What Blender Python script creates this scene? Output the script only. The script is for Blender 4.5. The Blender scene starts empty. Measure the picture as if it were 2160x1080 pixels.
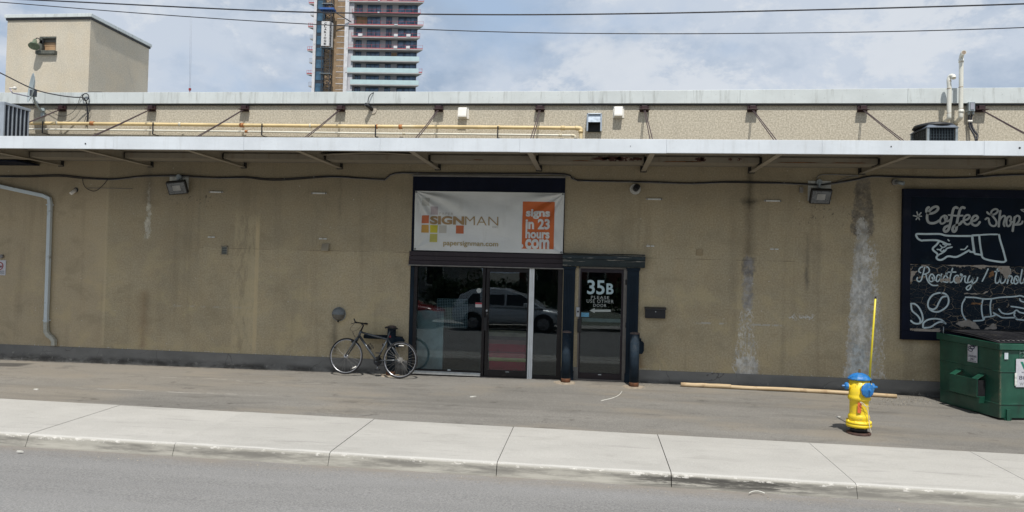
import bpy, bmesh, math, random
from mathutils import Vector, Matrix
random.seed(7)
SC = bpy.context.scene
COL = SC.collection
PI = math.pi

# ---------------------------------------------------------------- camera
FPX, YAW, PIT, ROL = 1527.6, .111408, .0196048, .0254542      # fitted to the photograph's wall lines
CAM = Vector((0, -14.0, 2.12))
_fw = Vector((-math.sin(YAW)*math.cos(PIT), math.cos(YAW)*math.cos(PIT), math.sin(PIT)))
_rt = Vector((math.cos(YAW), math.sin(YAW), 0))
_up = _rt.cross(_fw)
_r2 = math.cos(ROL)*_rt + math.sin(ROL)*_up
_u2 = -math.sin(ROL)*_rt + math.cos(ROL)*_up
cd = bpy.data.cameras.new('camera'); cam = bpy.data.objects.new('camera', cd); COL.objects.link(cam)
cd.sensor_fit = 'HORIZONTAL'; cd.sensor_width = 36; cd.lens = FPX/2160*36
cd.clip_start = .05; cd.clip_end = 3000
m = Matrix.Identity(4)
for i in range(3):
    m[i][0] = _r2[i]; m[i][1] = _u2[i]; m[i][2] = -_fw[i]; m[i][3] = CAM[i]
cam.matrix_world = m
SC.camera = cam

# ---------------------------------------------------------------- exposure, sun, sky
SC.view_settings.view_transform = 'Standard'
SC.view_settings.look = 'None'
SC.view_settings.exposure = 0.22
SC.view_settings.gamma = 1
SC.view_settings.use_curve_mapping = False
SC.cycles.use_denoising = True
SC.cycles.max_bounces = 8; SC.cycles.transparent_max_bounces = 12
SUN = Vector((-.095, .52, -1.0)).normalized()                    # direction the light travels
sd = bpy.data.lights.new('sun', 'SUN'); sd.energy = 3.9; sd.angle = math.radians(.7); sd.color = (1, .96, .89)
so = bpy.data.objects.new('sun', sd); COL.objects.link(so)
so.rotation_euler = SUN.to_track_quat('-Z', 'Y').to_euler()
so.location = (4, -20, 30)
to_sun = -SUN
ELEV = math.asin(to_sun.z); AZ = math.atan2(to_sun.x, to_sun.y)   # from +y, clockwise

class G:
    """small helper round a node tree"""
    def __init__(s, nt): s.t = nt
    def n(s, ty, **kw):
        nd = s.t.nodes.new(ty)
        for k, v in kw.items(): setattr(nd, k, v)
        return nd
    def put(s, sock, v):
        if hasattr(v, 'is_output'): s.t.links.new(v, sock)
        elif isinstance(v, (tuple, list, Vector)):
            v = tuple(v)
            if len(sock.default_value) == 4 and len(v) == 3: v = v+(1,)
            sock.default_value = v
        else: sock.default_value = v
    def m(s, op, a, b=0.0, c=None, clamp=False):
        nd = s.n('ShaderNodeMath', operation=op); nd.use_clamp = clamp
        s.put(nd.inputs[0], a); s.put(nd.inputs[1], b)
        if c is not None: s.put(nd.inputs[2], c)
        return nd.outputs[0]
    def mul(s, *a):
        r = a[0]
        for x in a[1:]: r = s.m('MULTIPLY', r, x)
        return r
    def add(s, a, b): return s.m('ADD', a, b)
    def sub(s, a, b): return s.m('SUBTRACT', a, b)
    def mx(s, a, b): return s.m('MAXIMUM', a, b)
    def mr(s, v, a, b, c=0.0, d=1.0, smooth=True):
        nd = s.n('ShaderNodeMapRange', interpolation_type='SMOOTHSTEP' if smooth else 'LINEAR')
        nd.clamp = True
        if smooth and a > b: a, b, c, d = b, a, d, c
        for i, x in enumerate((v, a, b, c, d)): s.put(nd.inputs[i], x)
        return nd.outputs[0]
    def mix(s, f, a, b, mode='MIX'):
        nd = s.n('ShaderNodeMix', data_type='RGBA', blend_type=mode)
        s.put(nd.inputs[0], f); s.put(nd.inputs[6], a); s.put(nd.inputs[7], b)
        return nd.outputs[2]
    def noise(s, vec, scale, detail=4, rough=.55, dist=0, out=0):
        nd = s.n('ShaderNodeTexNoise')
        s.put(nd.inputs['Vector'], vec); nd.inputs['Scale'].default_value = scale
        nd.inputs['Detail'].default_value = detail; nd.inputs['Roughness'].default_value = rough
        nd.inputs['Distortion'].default_value = dist
        return nd.outputs[out]
    def voro(s, vec, scale, feature='F1', out='Distance', rand=1):
        nd = s.n('ShaderNodeTexVoronoi', feature=feature)
        s.put(nd.inputs['Vector'], vec); nd.inputs['Scale'].default_value = scale
        nd.inputs['Randomness'].default_value = rand
        return nd.outputs[out]
    def scale(s, vec, sc):
        nd = s.n('ShaderNodeMapping'); s.put(nd.inputs[0], vec); nd.inputs['Scale'].default_value = sc
        return nd.outputs[0]
    def xyz(s, vec):
        nd = s.n('ShaderNodeSeparateXYZ'); s.put(nd.inputs[0], vec); return nd.outputs
    def obj(s): return s.n('ShaderNodeTexCoord').outputs['Object']
    def bump(s, h, dist, strength=1.0, normal=None):
        nd = s.n('ShaderNodeBump'); s.put(nd.inputs['Height'], h)
        nd.inputs['Distance'].default_value = dist; nd.inputs['Strength'].default_value = strength
        if normal is not None: s.put(nd.inputs['Normal'], normal)
        return nd.outputs[0]
    def add_v(s, a, b, k):
        nd = s.n('ShaderNodeVectorMath', operation='MULTIPLY_ADD')
        s.put(nd.inputs[0], b); nd.inputs[1].default_value = (k, k, k); s.put(nd.inputs[2], a)
        return nd.outputs[0]
    def band(s, v, a, b, e):
        return s.mul(s.mr(v, a-e, a+e), s.mr(v, b-e, b+e, 1, 0))

W = bpy.data.worlds.new('World'); SC.world = W; W.use_nodes = True
wn = W.node_tree; wn.nodes.clear(); g = G(wn)
sky = g.n('ShaderNodeTexSky', sky_type='NISHITA'); sky.sun_disc = False
sky.sun_elevation = ELEV; sky.sun_rotation = AZ; sky.air_density = 1.0; sky.dust_density = 1.6; sky.ozone_density = 1.2
gen = g.n('ShaderNodeTexCoord').outputs['Generated']
d = g.xyz(gen)
cv = g.n('ShaderNodeMapping'); g.put(cv.inputs[0], gen); cv.inputs['Scale'].default_value = (1, 1, 1.7); cv.inputs['Location'].default_value = (1.35, .4, .23)
cvo = cv.outputs[0]
cl1 = g.noise(cvo, 2.1, 8, .5, .15)
cl2 = g.noise(cvo, 5.5, 8, .56, .2)
body = g.add(g.mul(cl1, .6), g.mul(cl2, .4))
cov = g.mr(body, .36, .5)
lum = g.mr(g.add(g.mul(g.noise(cvo, 4.2, 9, .58, .12), .72), g.mul(g.noise(cvo, 12, 8, .62, .1), .28)), .42, .56, smooth=False)
ccol = g.mix(lum, (3.7, 4.6, 5.9, 1), (6.1, 6.7, 7.6, 1))
bright = g.mr(g.noise(cvo, 5.5, 9, .68, .15), .5, .6)
ccol = g.mix(g.mul(bright, g.mr(body, .42, .52), .85), ccol, (7.5, 7.8, 8.2, 1))
skyc = g.mix(.72, sky.outputs[0], (4.9, 6.3, 8.3, 1))
fin = g.mix(g.mul(cov, .88), skyc, ccol)
bg = g.n('ShaderNodeBackground'); g.put(bg.inputs[0], fin); bg.inputs[1].default_value = .085
wo = g.n('ShaderNodeOutputWorld'); wn.links.new(bg.outputs[0], wo.inputs[0])

# ---------------------------------------------------------------- measuring helpers
def ray(px, py): return _r2*((px-1080)/FPX) + _u2*((540-py)/FPX) + _fw
def at(px, py, Y=0.0):
    r = ray(px, py); return CAM + r*((Y-CAM.y)/r.y)
def atz(px, py, Z=0.0):
    r = ray(px, py); return CAM + r*((Z-CAM.z)/r.z)
WB = [(-40, -.03), (-12, -.03), (-9, -.02), (-5, 0.0), (-2, .025), (-.5, .045), (1, .05), (4, .06), (5.5, .03), (6.5, 0.0), (40, 0)]
def wallbase(x):
    for (a, u), (b, v) in zip(WB, WB[1:]):
        if x <= b: return u+(v-u)*max(0, x-a)/(b-a)
    return 0
def yback(x): return -3.74-.022*(x+1)
def yfront(x): return -5.56-.018*(x+1)
ZB, ZF, ZR = -.095, -.135, -.285
def gz(x, y):
    yb = yback(x)
    if y > yb:
        t = max(0.0, min(1.0, y/yb)); return wallbase(x)*(1-t)+ZB*t
    if y > yfront(x): return ZB+(ZF-ZB)*(yb-y)/(yb-yfront(x))
    return ZR
def ong(px, py):
    z = 0.0
    for _ in range(12):
        P = atz(px, py, z); z = gz(P.x, min(P.y, 0))
    return atz(px, py, z)

# ---------------------------------------------------------------- materials
MATS = {}
def newmat(name):
    mt = bpy.data.materials.new(name); mt.use_nodes = True
    nt = mt.node_tree; nt.nodes.clear(); g = G(nt)
    p = g.n('ShaderNodeBsdfPrincipled'); o = g.n('ShaderNodeOutputMaterial')
    nt.links.new(p.outputs[0], o.inputs[0])
    return mt, g, p, o
def M(name, col=None, rough=.7, metal=0.0, var=.16, sc=6, fine=0.0, fsc=60, bump=0.0, bsc=80, spec=.5, dirt=None, dsc=3, dth=(.55, .75), coat=0):
    if name in MATS: return MATS[name]
    mt, g, p, o = newmat(name)
    co = g.obj()
    c = g.mix(g.mr(g.noise(co, sc, 5, .6), .3, .7), tuple(x*(1-var) for x in col), tuple(min(1, x*(1+var)) for x in col))
    if fine:
        c = g.mix(g.mr(g.noise(co, fsc, 3, .6), .3, .7), g.mix(fine, c, (0, 0, 0, 1)), g.mix(fine*.6, c, (1, 1, 1, 1)))
    if dirt:
        c = g.mix(g.mr(g.noise(co, dsc, 7, .65), *dth), c, dirt)
    g.put(p.inputs['Base Color'], c)
    g.put(p.inputs['Roughness'], g.mr(g.noise(co, sc*2, 3), .3, .7, max(.03, rough-.08), min(1, rough+.08)))
    p.inputs['Metallic'].default_value = metal
    p.inputs['Specular IOR Level'].default_value = spec
    p.inputs['Coat Weight'].default_value = coat
    if bump: g.put(p.inputs['Normal'], g.bump(g.noise(co, bsc, 5, .6), bump))
    MATS[name] = mt
    return mt

def stucco(name, base, detailed):
    mt, g, p, o = newmat(name); co = g.obj(); x, y, z = g.xyz(co)[:3]
    big = g.noise(co, .55, 5, .6); mid = g.noise(co, 2.6, 6, .62); fine = g.noise(co, 34, 3, .65)
    c = g.mix(g.mr(big, .32, .68), tuple(v*.9 for v in base), tuple(v*1.1 for v in base))
    c = g.mix(g.mul(g.mr(mid, .35, .7), .35), c, (base[0]*1.12, base[1]*1.02, base[2]*.88, 1))
    c = g.mix(g.mr(fine, .34, .68), g.mix(.17 if detailed else .16, c, (.02, .018, .012, 1)), g.mix(.1 if detailed else .1, c, (.8, .76, .66, 1)))
    spk = g.voro(co, 42, 'F1')
    c = g.mix(g.mul(g.mr(spk, .1, .22, 1, 0), g.mr(g.noise(co, 9, 2), .5, .62), .2), c, (.12, .1, .07, 1))
    h = g.add(g.noise(co, 70, 4, .7), g.mul(g.noise(co, 22, 3), .6))
    if detailed:
        wx = g.add(x, g.mul(g.sub(g.noise(co, 5, 5, .6), .5), .16))
        wz = g.add(z, g.mul(g.sub(g.noise(co, 4, 4, .6), .5), .14))
        n6 = g.noise(co, 17, 5, .75); n3 = g.noise(co, 5.5, 5, .7)
        spec = g.noise(g.scale(co, (1, 1, .55)), 26, 4, .8)
        # weathered repaint boundaries
        c = g.mix(g.mul(g.mr(x, -10.08, -10.06, 1, 0), .35), c, (base[0]*1.15, base[1]*1.1, base[2]*1.15, 1))
        c = g.mix(g.mul(g.band(x, -10.07, -10.02, .008), .3), c, (base[0]*1.5, base[1]*1.5, base[2]*1.5, 1))
        c = g.mix(g.mul(g.band(x, -10.05, -8.0, .03), g.mr(z, 1.5, 2.6), .16), c, (.1, .09, .08, 1))
        c = g.mix(g.mul(g.mr(z, 2.42, 2.44), g.band(x, -8.05, -3.6, .02), .15), c, (.12, .11, .085, 1))
        # soft vertical runs
        runs = g.noise(g.scale(co, (1, 1, .07)), 3.2, 5, .6)
        mot = g.noise(g.scale(co, (1, 1, 1.3)), 1.25, 7, .68, .4)
        c = g.mix(g.mul(g.mr(mot, .5, .64), g.mr(z, 3.6, 1.2), .38), c, (base[0]*1.3, base[1]*1.28, base[2]*1.12, 1))
        c = g.mix(g.mul(g.mr(mot, .48, .34), .35), c, (base[0]*.62, base[1]*.63, base[2]*.62, 1))
        c = g.mix(g.mul(g.mr(runs, .5, .74), .24), c, (.12, .1, .075, 1))
        c = g.mix(g.mul(g.mr(z, 2.9, 4.0), .42), c, (.15, .125, .09, 1))  # shade under the canopy painted in: wall colour darkens towards its top
        def streak(c, xc, zt, zb, wt, wb, col, thr, k=.5, e=.05, noise=None, soft=False):
            hw = g.mr(z, zb, zt, wb/2, wt/2, smooth=False)
            dd = g.sub(g.m('ABSOLUTE', g.sub(wx, xc)), hw)
            mm = g.mul(g.mr(dd, -e*3.2, e*1.6, 1, 0), g.band(wz, zb, zt, .2 if (zt-zb) > .7 and not soft else .06))
            nn = noise if noise is not None else g.add(g.mul(n6, .45), g.mul(spec, .55))
            mk = g.mul(mm, k) if soft else g.mul(g.mr(g.add(g.mul(mm, .62), nn), thr, thr+.14), g.mr(mm, 0, .08), g.mr(g.noise(co, 9, 6, .75), .36, .58, k*.35, k))
            if col[0] > .2: col = tuple(v*1.3 for v in col[:3])+(1,)
            cvar = g.mix(g.mr(g.noise(g.scale(co, (1, 1, .6)), 7, 6, .7), .36, .62), tuple(v*.62 for v in col[:3])+(1,), tuple(min(1, v*1.18) for v in col[:3])+(1,))
            return g.mix(mk, c, cvar)
        grey = (.44, .42, .38, 1); pale = (.5, .48, .42, 1)
        c = streak(c, -9.14, 3.86, 2.62, .1, .26, (.46, .44, .37, 1), .8, .8)
        c = streak(c, -9.14, 4.1, 3.3, .2, .24, (.1, .09, .08, 1), .9, .35, soft=True)
        c = streak(c, -9.16, 3.1, 2.55, .2, .34, (.5, .48, .4, 1), 1.02, .8, noise=spec)
        # 2.93: dark run, grey bare cement, speckled peel
        c = streak(c, 2.9, 4.1, 3.4, .1, .16, (.03, .027, .023, 1), .8, .85, soft=True)
        c = streak(c, 2.9, 3.57, 3.49, .34, .34, (.02, .02, .02, 1), .8, .75, soft=True)
        c = streak(c, 2.9, 3.45, 2.5, .16, .22, (.12, .095, .065, 1), .8, .6, soft=True)
        c = streak(c, 2.9, 2.52, 1.45, .26, .3, (.27, .26, .25, 1), .78, .9)
        c = streak(c, 2.9, 2.5, 2.1, .34, .34, (.16, .15, .15, 1), .78, .55)
        c = streak(c, 2.88, 1.62, .2, .4, .78, (.52, .51, .47, 1), 1.06, .85, noise=spec)
        c = streak(c, 2.9, .62, .14, .45, .62, (.48, .47, .44, 1), .86, .85)
        # 4.9: broad grey-white wash
        c = streak(c, 4.93, 4.05, 2.9, .3, .5, (.13, .12, .11, 1), .72, .8)
        c = streak(c, 4.93, 3.3, 1.6, .32, .6, (.4, .39, .36, 1), .8, .92, .08)
        c = streak(c, 4.92, 2.3, .1, .42, .72, (.47, .46, .43, 1), .78, .95, .08)
        c = streak(c, 5.05, 2.9, .1, .7, 1.1, (.5, .49, .46, 1), 1.03, .8, .1, noise=spec)
        c = streak(c, 4.9, 1.0, .2, .35, .5, (.38, .43, .45, 1), .86, .6)
        # rust, drip below round lamp, dark runs
        c = streak(c, -9.16, 1.5, .3, .08, .12, (.19, .085, .025, 1), .9, .75, .1, soft=True)
        c = streak(c, -5.09, 1.12, .35, .07, .16, (.035, .032, .03, 1), .9, .75, soft=True)
        c = streak(c, 3.96, 2.95, 2.0, .02, .06, (.08, .07, .06, 1), .9, .7, .03, soft=True)
        c = streak(c, 3.96, 2.3, 1.9, .06, .06, (.09, .085, .08, 1), .9, .6, .03, soft=True)
        c = streak(c, .86, 4.0, 2.5, .04, .03, (.1, .085, .055, 1), .9, .4, .03, soft=True)
        c = streak(c, -5.05, 4.0, 3.1, .03, .03, (.09, .08, .065, 1), .9, .5, .03, soft=True)
        c = streak(c, .94, .62, .3, .05, .16, (.17, .075, .02, 1), .9, .8, .05, soft=True)
        # trowelled patch left of the bicycle
        pt = g.mul(g.band(x, -7.25, -6.72, .04), g.band(z, .3, 3.1, .3))
        c = g.mix(g.mul(pt, g.mr(g.noise(g.scale(co, (1, 1, .3)), 7, 6, .7, 1.2), .42, .56), .38), c, (base[0]*1.35, base[1]*1.35, base[2]*1.3, 1))
        c = g.mix(g.mul(g.band(x, -6.80, -6.72, .015), g.band(z, .3, 3.0, .2), .6), c, (base[0]*1.35, base[1]*1.3, base[2]*1.2, 1))
        # horizontal knocks and scattered chips
        line = g.mul(g.band(g.add(z, g.mul(g.sub(n3, .5), .02)), 1.2, 1.235, .008), g.mr(n3, .48, .56))
        c = g.mix(g.mul(line, g.mx(g.band(x, 1.8, 3.5, .1), g.mul(g.band(x, -8.6, -6.9, .1), .4)), .8), c, pale)
        l2 = g.mul(g.band(x, 3.65, 4.1, .04), g.band(z, 1.33, 1.44, .02), g.mr(n6, .52, .56))
        c = g.mix(l2, c, (.6, .59, .55, 1))
        jn = g.mul(g.band(z, 2.412, 2.424, .004), g.mx(g.band(x, .9, 4.2, .02), g.band(x, -8.0, -3.6, .02)), g.mr(mid, .4, .55))
        c = g.mix(g.mul(jn, .5), c, (.08, .07, .05, 1))
        chips = g.mul(g.mr(g.voro(g.scale(co, (1, 1, 1.6)), 4.5), .045, .06, 1, 0), g.mr(g.noise(co, 1.4, 2), .46, .56))
        c = g.mix(g.mul(chips, .8), c, (.62, .6, .52, 1))
        edge = g.mul(g.band(z, .27, .315, .01), g.mr(n6, .56, .6))
        c = g.mix(edge, c, (.58, .56, .5, 1))
        df = g.mul(g.band(x, -8.7, -7.6, .3), g.band(z, 3.25, 3.62, .06), g.mr(g.noise(co, 14, 5, .8), .57, .62))
        df2 = g.mul(g.band(x, 3.7, 5.0, .3), g.band(z, 3.1, 3.5, .06), g.mr(g.noise(co, 14, 5, .8), .57, .62))
        c = g.mix(g.mul(g.mx(df, df2), .7), c, (.06, .05, .045, 1))
        # stucco above the canopy line: bleached, plus its sunlit brightness put into the colour
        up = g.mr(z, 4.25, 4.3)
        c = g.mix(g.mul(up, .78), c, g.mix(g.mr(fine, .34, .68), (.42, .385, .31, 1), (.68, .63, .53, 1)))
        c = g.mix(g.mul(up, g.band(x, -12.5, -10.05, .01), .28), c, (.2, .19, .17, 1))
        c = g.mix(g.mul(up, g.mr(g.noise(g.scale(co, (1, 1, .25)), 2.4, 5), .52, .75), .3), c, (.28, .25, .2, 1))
        h = g.add(h, g.mul(g.sub(1.0, jn), .5))
    g.put(p.inputs['Base Color'], c); p.inputs['Roughness'].default_value = .92
    p.inputs['Specular IOR Level'].default_value = .2
    g.put(p.inputs['Normal'], g.bump(h, .005 if detailed else .008, .6))
    MATS[name] = mt; return mt
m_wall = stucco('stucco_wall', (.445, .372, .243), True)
m_pent = stucco('stucco_penthouse', (.57, .515, .42), False)

def groundmat(name, base, kind):
    mt, g, p, o = newmat(name); co = g.obj(); x, y, z = g.xyz(co)[:3]
    long = g.scale(co, (.22, 1, 1))
    c = g.mix(g.mr(g.noise(long, 1.1, 6, .62), .3, .7), tuple(v*.87 for v in base), tuple(v*1.13 for v in base))
    c = g.mix(g.mr(g.noise(co, 55, 4, .8), .32, .68), g.mix(.2 if kind == 'lot' else .22, c, (0, 0, 0, 1)), g.mix(.07 if kind == 'lot' else .1, c, (1, .97, .9, 1)))
    st = g.voro(co, 90, 'F1', 'Color')
    c = g.mix(g.mul(g.mr(g.xyz(st)[0], .88, .92), .2), c, (.4, .38, .34, 1))
    h = g.noise(co, 160, 4, .7)
    if kind == 'lot':
        c = g.mix(g.mul(g.mr(g.noise(g.scale(co, (.4, 1, 1)), .8, 6, .65), .46, .64), .5), c, (base[0]*1.42, base[1]*1.3, base[2]*1.12, 1))
        c = g.mix(g.mul(g.mr(x, -3, -9), g.mr(y, -3.2, -1.5), .35), c, (base[0]*1.55, base[1]*1.45, base[2]*1.3, 1))
        c = g.mix(g.mul(g.mr(x, 2, 6), .25), c, tuple(v*.76 for v in base)+(1,))
        band_ = g.noise(g.scale(co, (.12, 1.6, 1)), 1.6, 6, .66)
        c = g.mix(g.mul(g.mr(band_, .5, .66), .4), c, tuple(v*.66 for v in base)+(1,))
        c = g.mix(g.mul(g.mr(g.noise(g.scale(co, (.5, 1.3, 1)), 1.7, 6, .7, .4), .54, .7), .5), c, tuple(v*.55 for v in base)+(1,))
        ck = g.voro(g.add_v(co, g.noise(co, 2.2, 4, out=1), .5), .55, 'DISTANCE_TO_EDGE')
        c = g.mix(g.mul(g.mr(ck, .003, .012, 1, 0), g.mr(g.noise(co, .7, 3), .5, .6), .16), c, (.045, .04, .036, 1))
        oil = g.mul(g.mr(g.noise(g.scale(co, (.8, 1, 1)), 2.6, 6, .72, .3), .6, .7), .5)
        c = g.mix(oil, c, (.06, .053, .047, 1))
        fl_ = g.mul(g.band(g.add(g.add(y, g.mul(g.noise(g.scale(co, (.5, .5, 1)), .9, 4), .5)), g.mul(x, .012)), -2.32, -2.295, .008), g.band(x, -8.6, -5.4, .3), g.mr(g.noise(co, 4, 3), .4, .55))
        c = g.mix(g.mul(fl_, .7), c, (.45, .43, .39, 1))
        fl2 = g.mul(g.band(g.add(g.add(y, g.mul(g.noise(g.scale(co, (.5, .5, 1)), 1.1, 4), .8)), g.mul(x, .03)), -1.05, -1.02, .01), g.band(x, -8, -4.4, .3), g.mr(g.noise(co, 5, 3), .42, .55))
        c = g.mix(g.mul(fl2, .6), c, (.4, .38, .34, 1))
        # scuffs and chalk-like scrapes
        sc = g.mul(g.mr(g.voro(g.scale(co, (.35, 2.6, 1)), 2.3), .03, .05, 1, 0), g.mr(g.noise(co, 1.2, 2), .45, .6))
        c = g.mix(g.mul(sc, .5), c, (.5, .48, .44, 1))
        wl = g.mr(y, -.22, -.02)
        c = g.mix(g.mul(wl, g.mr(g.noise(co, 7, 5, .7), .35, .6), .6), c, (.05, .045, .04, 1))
        c = g.mix(g.mul(g.band(x, -14, -11.3, .1), g.band(g.add(y, g.mul(x, -.12)), .6, 1.05, .03), .7), c, (.035, .034, .034, 1))  # far-left cast shadow painted on the asphalt as a dark slanting band
    if kind == 'road':
        tr = g.noise(g.scale(co, (.06, 1, 1)), 2.2, 6, .6)
        c = g.mix(g.mul(g.mr(tr, .5, .7), .3), c, tuple(v*1.3 for v in base)+(1,))
        sp = g.noise(g.scale(co, (.3, 1, 1)), 5, 4, .7)
        gut = g.mr(g.add(y, g.mul(x, .018)), -6.05, -5.62)
        c = g.mix(g.mul(gut, g.mr(sp, .3, .7, .2, .75)), c, (.23, .2, .165, 1))
        c = g.mix(g.mul(g.band(x, -13, -7.0, .6), g.mr(g.add(y, g.mul(x, .1)), -7.4, -8.2), .4), c, (.3, .3, .29, 1))
    g.put(p.inputs['Base Color'], c); p.inputs['Roughness'].default_value = .9
    p.inputs['Specular IOR Level'].default_value = .25
    g.put(p.inputs['Normal'], g.bump(h, .006, .8))
    MATS[name] = mt; return mt
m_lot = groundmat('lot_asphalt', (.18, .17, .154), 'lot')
m_road = groundmat('road_asphalt', (.19, .187, .185), 'road')

def concrete(name, base, kerb):
    mt, g, p, o = newmat(name); co = g.obj(); x, y, z = g.xyz(co)[:3]
    nrm = g.xyz(g.n('ShaderNodeNewGeometry').outputs['Normal'])
    c = g.mix(g.mr(g.noise(g.scale(co, (.6, 1, 1)), 1.6, 6, .62), .3, .7), tuple(v*.93 for v in base), tuple(v*1.06 for v in base))
    oi = g.n('ShaderNodeObjectInfo').outputs['Random']
    c = g.mix(g.mr(oi, 0, 1, 0, .22, smooth=False), c, (.27, .262, .24, 1))
    c = g.mix(g.mr(g.noise(co, 75, 4, .7), .3, .7), g.mix(.09, c, (0, 0, 0, 1)), g.mix(.07, c, (1, 1, 1, 1)))
    c = g.mix(g.mul(g.mr(g.noise(g.scale(co, (.5, 1.4, 1)), 2.7, 6, .7, .5), .52, .7), .3), c, (.27, .26, .235, 1))
    c = g.mix(g.mul(g.mr(g.noise(g.scale(co, (.3, 3, 1)), 3.1, 6, .72, .3), .56, .68), .3), c, (.2, .19, .18, 1))
    c = g.mix(g.mul(g.mr(g.voro(co, 3.3), .012, .02, 1, 0), g.mr(g.noise(co, 2.1, 2), .5, .55), .8), c, (.07, .065, .06, 1))
    if kerb:
        c = g.mix(g.mul(g.mr(nrm[2], .8, .45), .85), c, (.38, .365, .32, 1))
        nose = g.mul(g.mr(nrm[2], .995, .97), g.mr(nrm[2], .8, .9))
        c = g.mix(g.mul(nose, .6), c, (.5, .49, .46, 1))
        face = g.mul(g.mr(z, -.28, -.25, .5, 1), g.mr(z, -.19, -.155, 1, 0))
        st = g.noise(g.scale(co, (.35, 1, 3)), 3.4, 7, .7)
        c = g.mix(g.mul(face, g.mr(st, .36, .62, .15, 1), .8), c, (.12, .115, .105, 1))
        rub = g.mul(face, g.band(x, .5, 2.6, .4), g.mr(g.noise(g.scale(co, (.3, 1, 4)), 4, 6, .75), .4, .52))
        c = g.mix(g.mul(rub, .85), c, (.045, .043, .04, 1))
        chip = g.mul(g.band(z, -.185, -.15, .006), g.mr(g.noise(g.scale(co, (.8, 1, 2)), 10, 5, .75), .56, .6))
        c = g.mix(g.mul(chip, .8), c, (.62, .6, .56, 1))
    g.put(p.inputs['Base Color'], c); p.inputs['Roughness'].default_value = .9
    p.inputs['Specular IOR Level'].default_value = .25
    g.put(p.inputs['Normal'], g.bump(g.add(g.noise(co, 90, 4, .7), g.mul(g.noise(co, 9, 4), .6)), .004, .7))
    MATS[name] = mt; return mt
m_slab = concrete('sidewalk_concrete', (.4, .385, .355), True)
mt, g, p, o = newmat('plinth_cement'); co = g.obj(); zz_ = g.xyz(co)[2]
c = g.mix(g.mr(g.noise(g.scale(co, (.5, 1, 1)), 1.3, 6, .65), .3, .7), (.15, .148, .14, 1), (.225, .222, .21, 1))
c = g.mix(g.mul(g.mr(zz_, .16, .04), g.mr(g.noise(g.scale(co, (.5, 1, 1)), 4, 6, .7), .35, .6), .85), c, (.04, .037, .033, 1))
c = g.mix(g.mul(g.mr(g.noise(co, 9, 5, .75), .6, .66), g.mr(zz_, .2, .1), .6), c, (.36, .35, .32, 1))
c = g.mix(g.mul(g.m('LESS_THAN', g.voro(g.add_v(co, g.noise(co, 3, 4, out=1), .2), 1.1, 'DISTANCE_TO_EDGE'), .004), g.mr(g.noise(co, 1.3, 2), .48, .55), .55), c, (.05, .047, .043, 1))
g.put(p.inputs['Base Color'], c); p.inputs['Roughness'].default_value = .88
g.put(p.inputs['Normal'], g.bump(g.noise(co, 30, 5, .65), .004, .7))
m_plinth = mt

def coated(name, base, streakcol, k=.5, rough=.45, spec=.5):
    """painted sheet metal with vertical dirt runs"""
    mt, g, p, o = newmat(name); co = g.obj()
    c = g.mix(g.mr(g.noise(co, 1.3, 5, .6), .3, .7), tuple(v*.93 for v in base), tuple(min(1, v*1.05) for v in base))
    r = g.noise(g.scale(co, (1, 1, .12)), 9, 6, .7)
    c = g.mix(g.mul(g.mr(r, .5, .74), k), c, streakcol)
    c = g.mix(g.mul(g.mr(g.noise(co, 16, 4, .8), .62, .68), k*.9), c, streakcol)
    g.put(p.inputs['Base Color'], c); p.inputs['Roughness'].default_value = rough
    p.inputs['Specular IOR Level'].default_value = spec
    g.put(p.inputs['Normal'], g.bump(g.noise(g.scale(co, (.5, 1, 1)), 2.2, 3), .01, .5))
    MATS[name] = mt; return mt
m_fascia = coated('fascia_white_metal', (.66, .7, .74), (.42, .43, .42, 1), .25)
m_coping = coated('coping_pale_metal', (.6, .64, .64), (.25, .26, .24, 1), .55)
m_deck = coated('canopy_deck_paint', (.24, .212, .165), (.16, .09, .05, 1), .4, .7, .2)
m_rib = coated('canopy_steel_paint', (.32, .28, .215), (.17, .075, .035, 1), .35, .6, .3)
m_rod = M('oxide_red_rod', (.05, .028, .03), .6, var=.3, sc=20)
m_bracket = M('oxide_red_bracket', (.032, .011, .013), .55, var=.3, sc=20)
m_navy = M('navy_paint', (.008, .017, .028), .65, spec=.2, var=.2, sc=3, dirt=(.014, .028, .042, 1), dsc=3)
m_navydk = M('navy_dark_paint', (.006, .009, .021), .65, spec=.15, var=.2, sc=4, dirt=(.02, .022, .03, 1), dsc=2)
m_brown = coated('brown_board_paint', (.035, .027, .032), (.075, .06, .06, 1), .3, .6, .3)
m_frame = M('bronze_frame', (.016, .014, .015), .38, .3, var=.2, sc=8, dirt=(.05, .04, .035, 1), dsc=4, dth=(.6, .8))
m_alu = M('pale_aluminium', (.42, .44, .46), .4, .6, var=.08, sc=8)
m_doorfr = M('taupe_door_frame', (.17, .155, .14), .5, .2, var=.15, sc=8)
m_white = M('white_plastic', (.72, .7, .65), .5, var=.05, sc=6, dirt=(.5, .46, .38, 1), dsc=6)
m_black = M('black_plastic', (.012, .012, .014), .5, var=.2, sc=20)
m_cable = M('cable_black', (.012, .013, .02), .55, var=.2, sc=8)
m_wire = M('conduit_grey', (.2, .19, .175), .6, var=.2, sc=8)
m_galv = M('galvanised_grey', (.32, .36, .38), .45, .5, var=.15, sc=10)
m_concbase = M('pale_footing', (.3, .25, .19), .9, var=.2, sc=12, bump=.004, bsc=40)
m_rust = M('rust', (.11, .045, .02), .85, var=.4, sc=14, bump=.003, bsc=60)
m_sign = M('sign_lettering_white', (.62, .68, .68), .6, var=.05, sc=5)
m_dark = M('interior_dark', (.02, .022, .024), .85)
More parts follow.
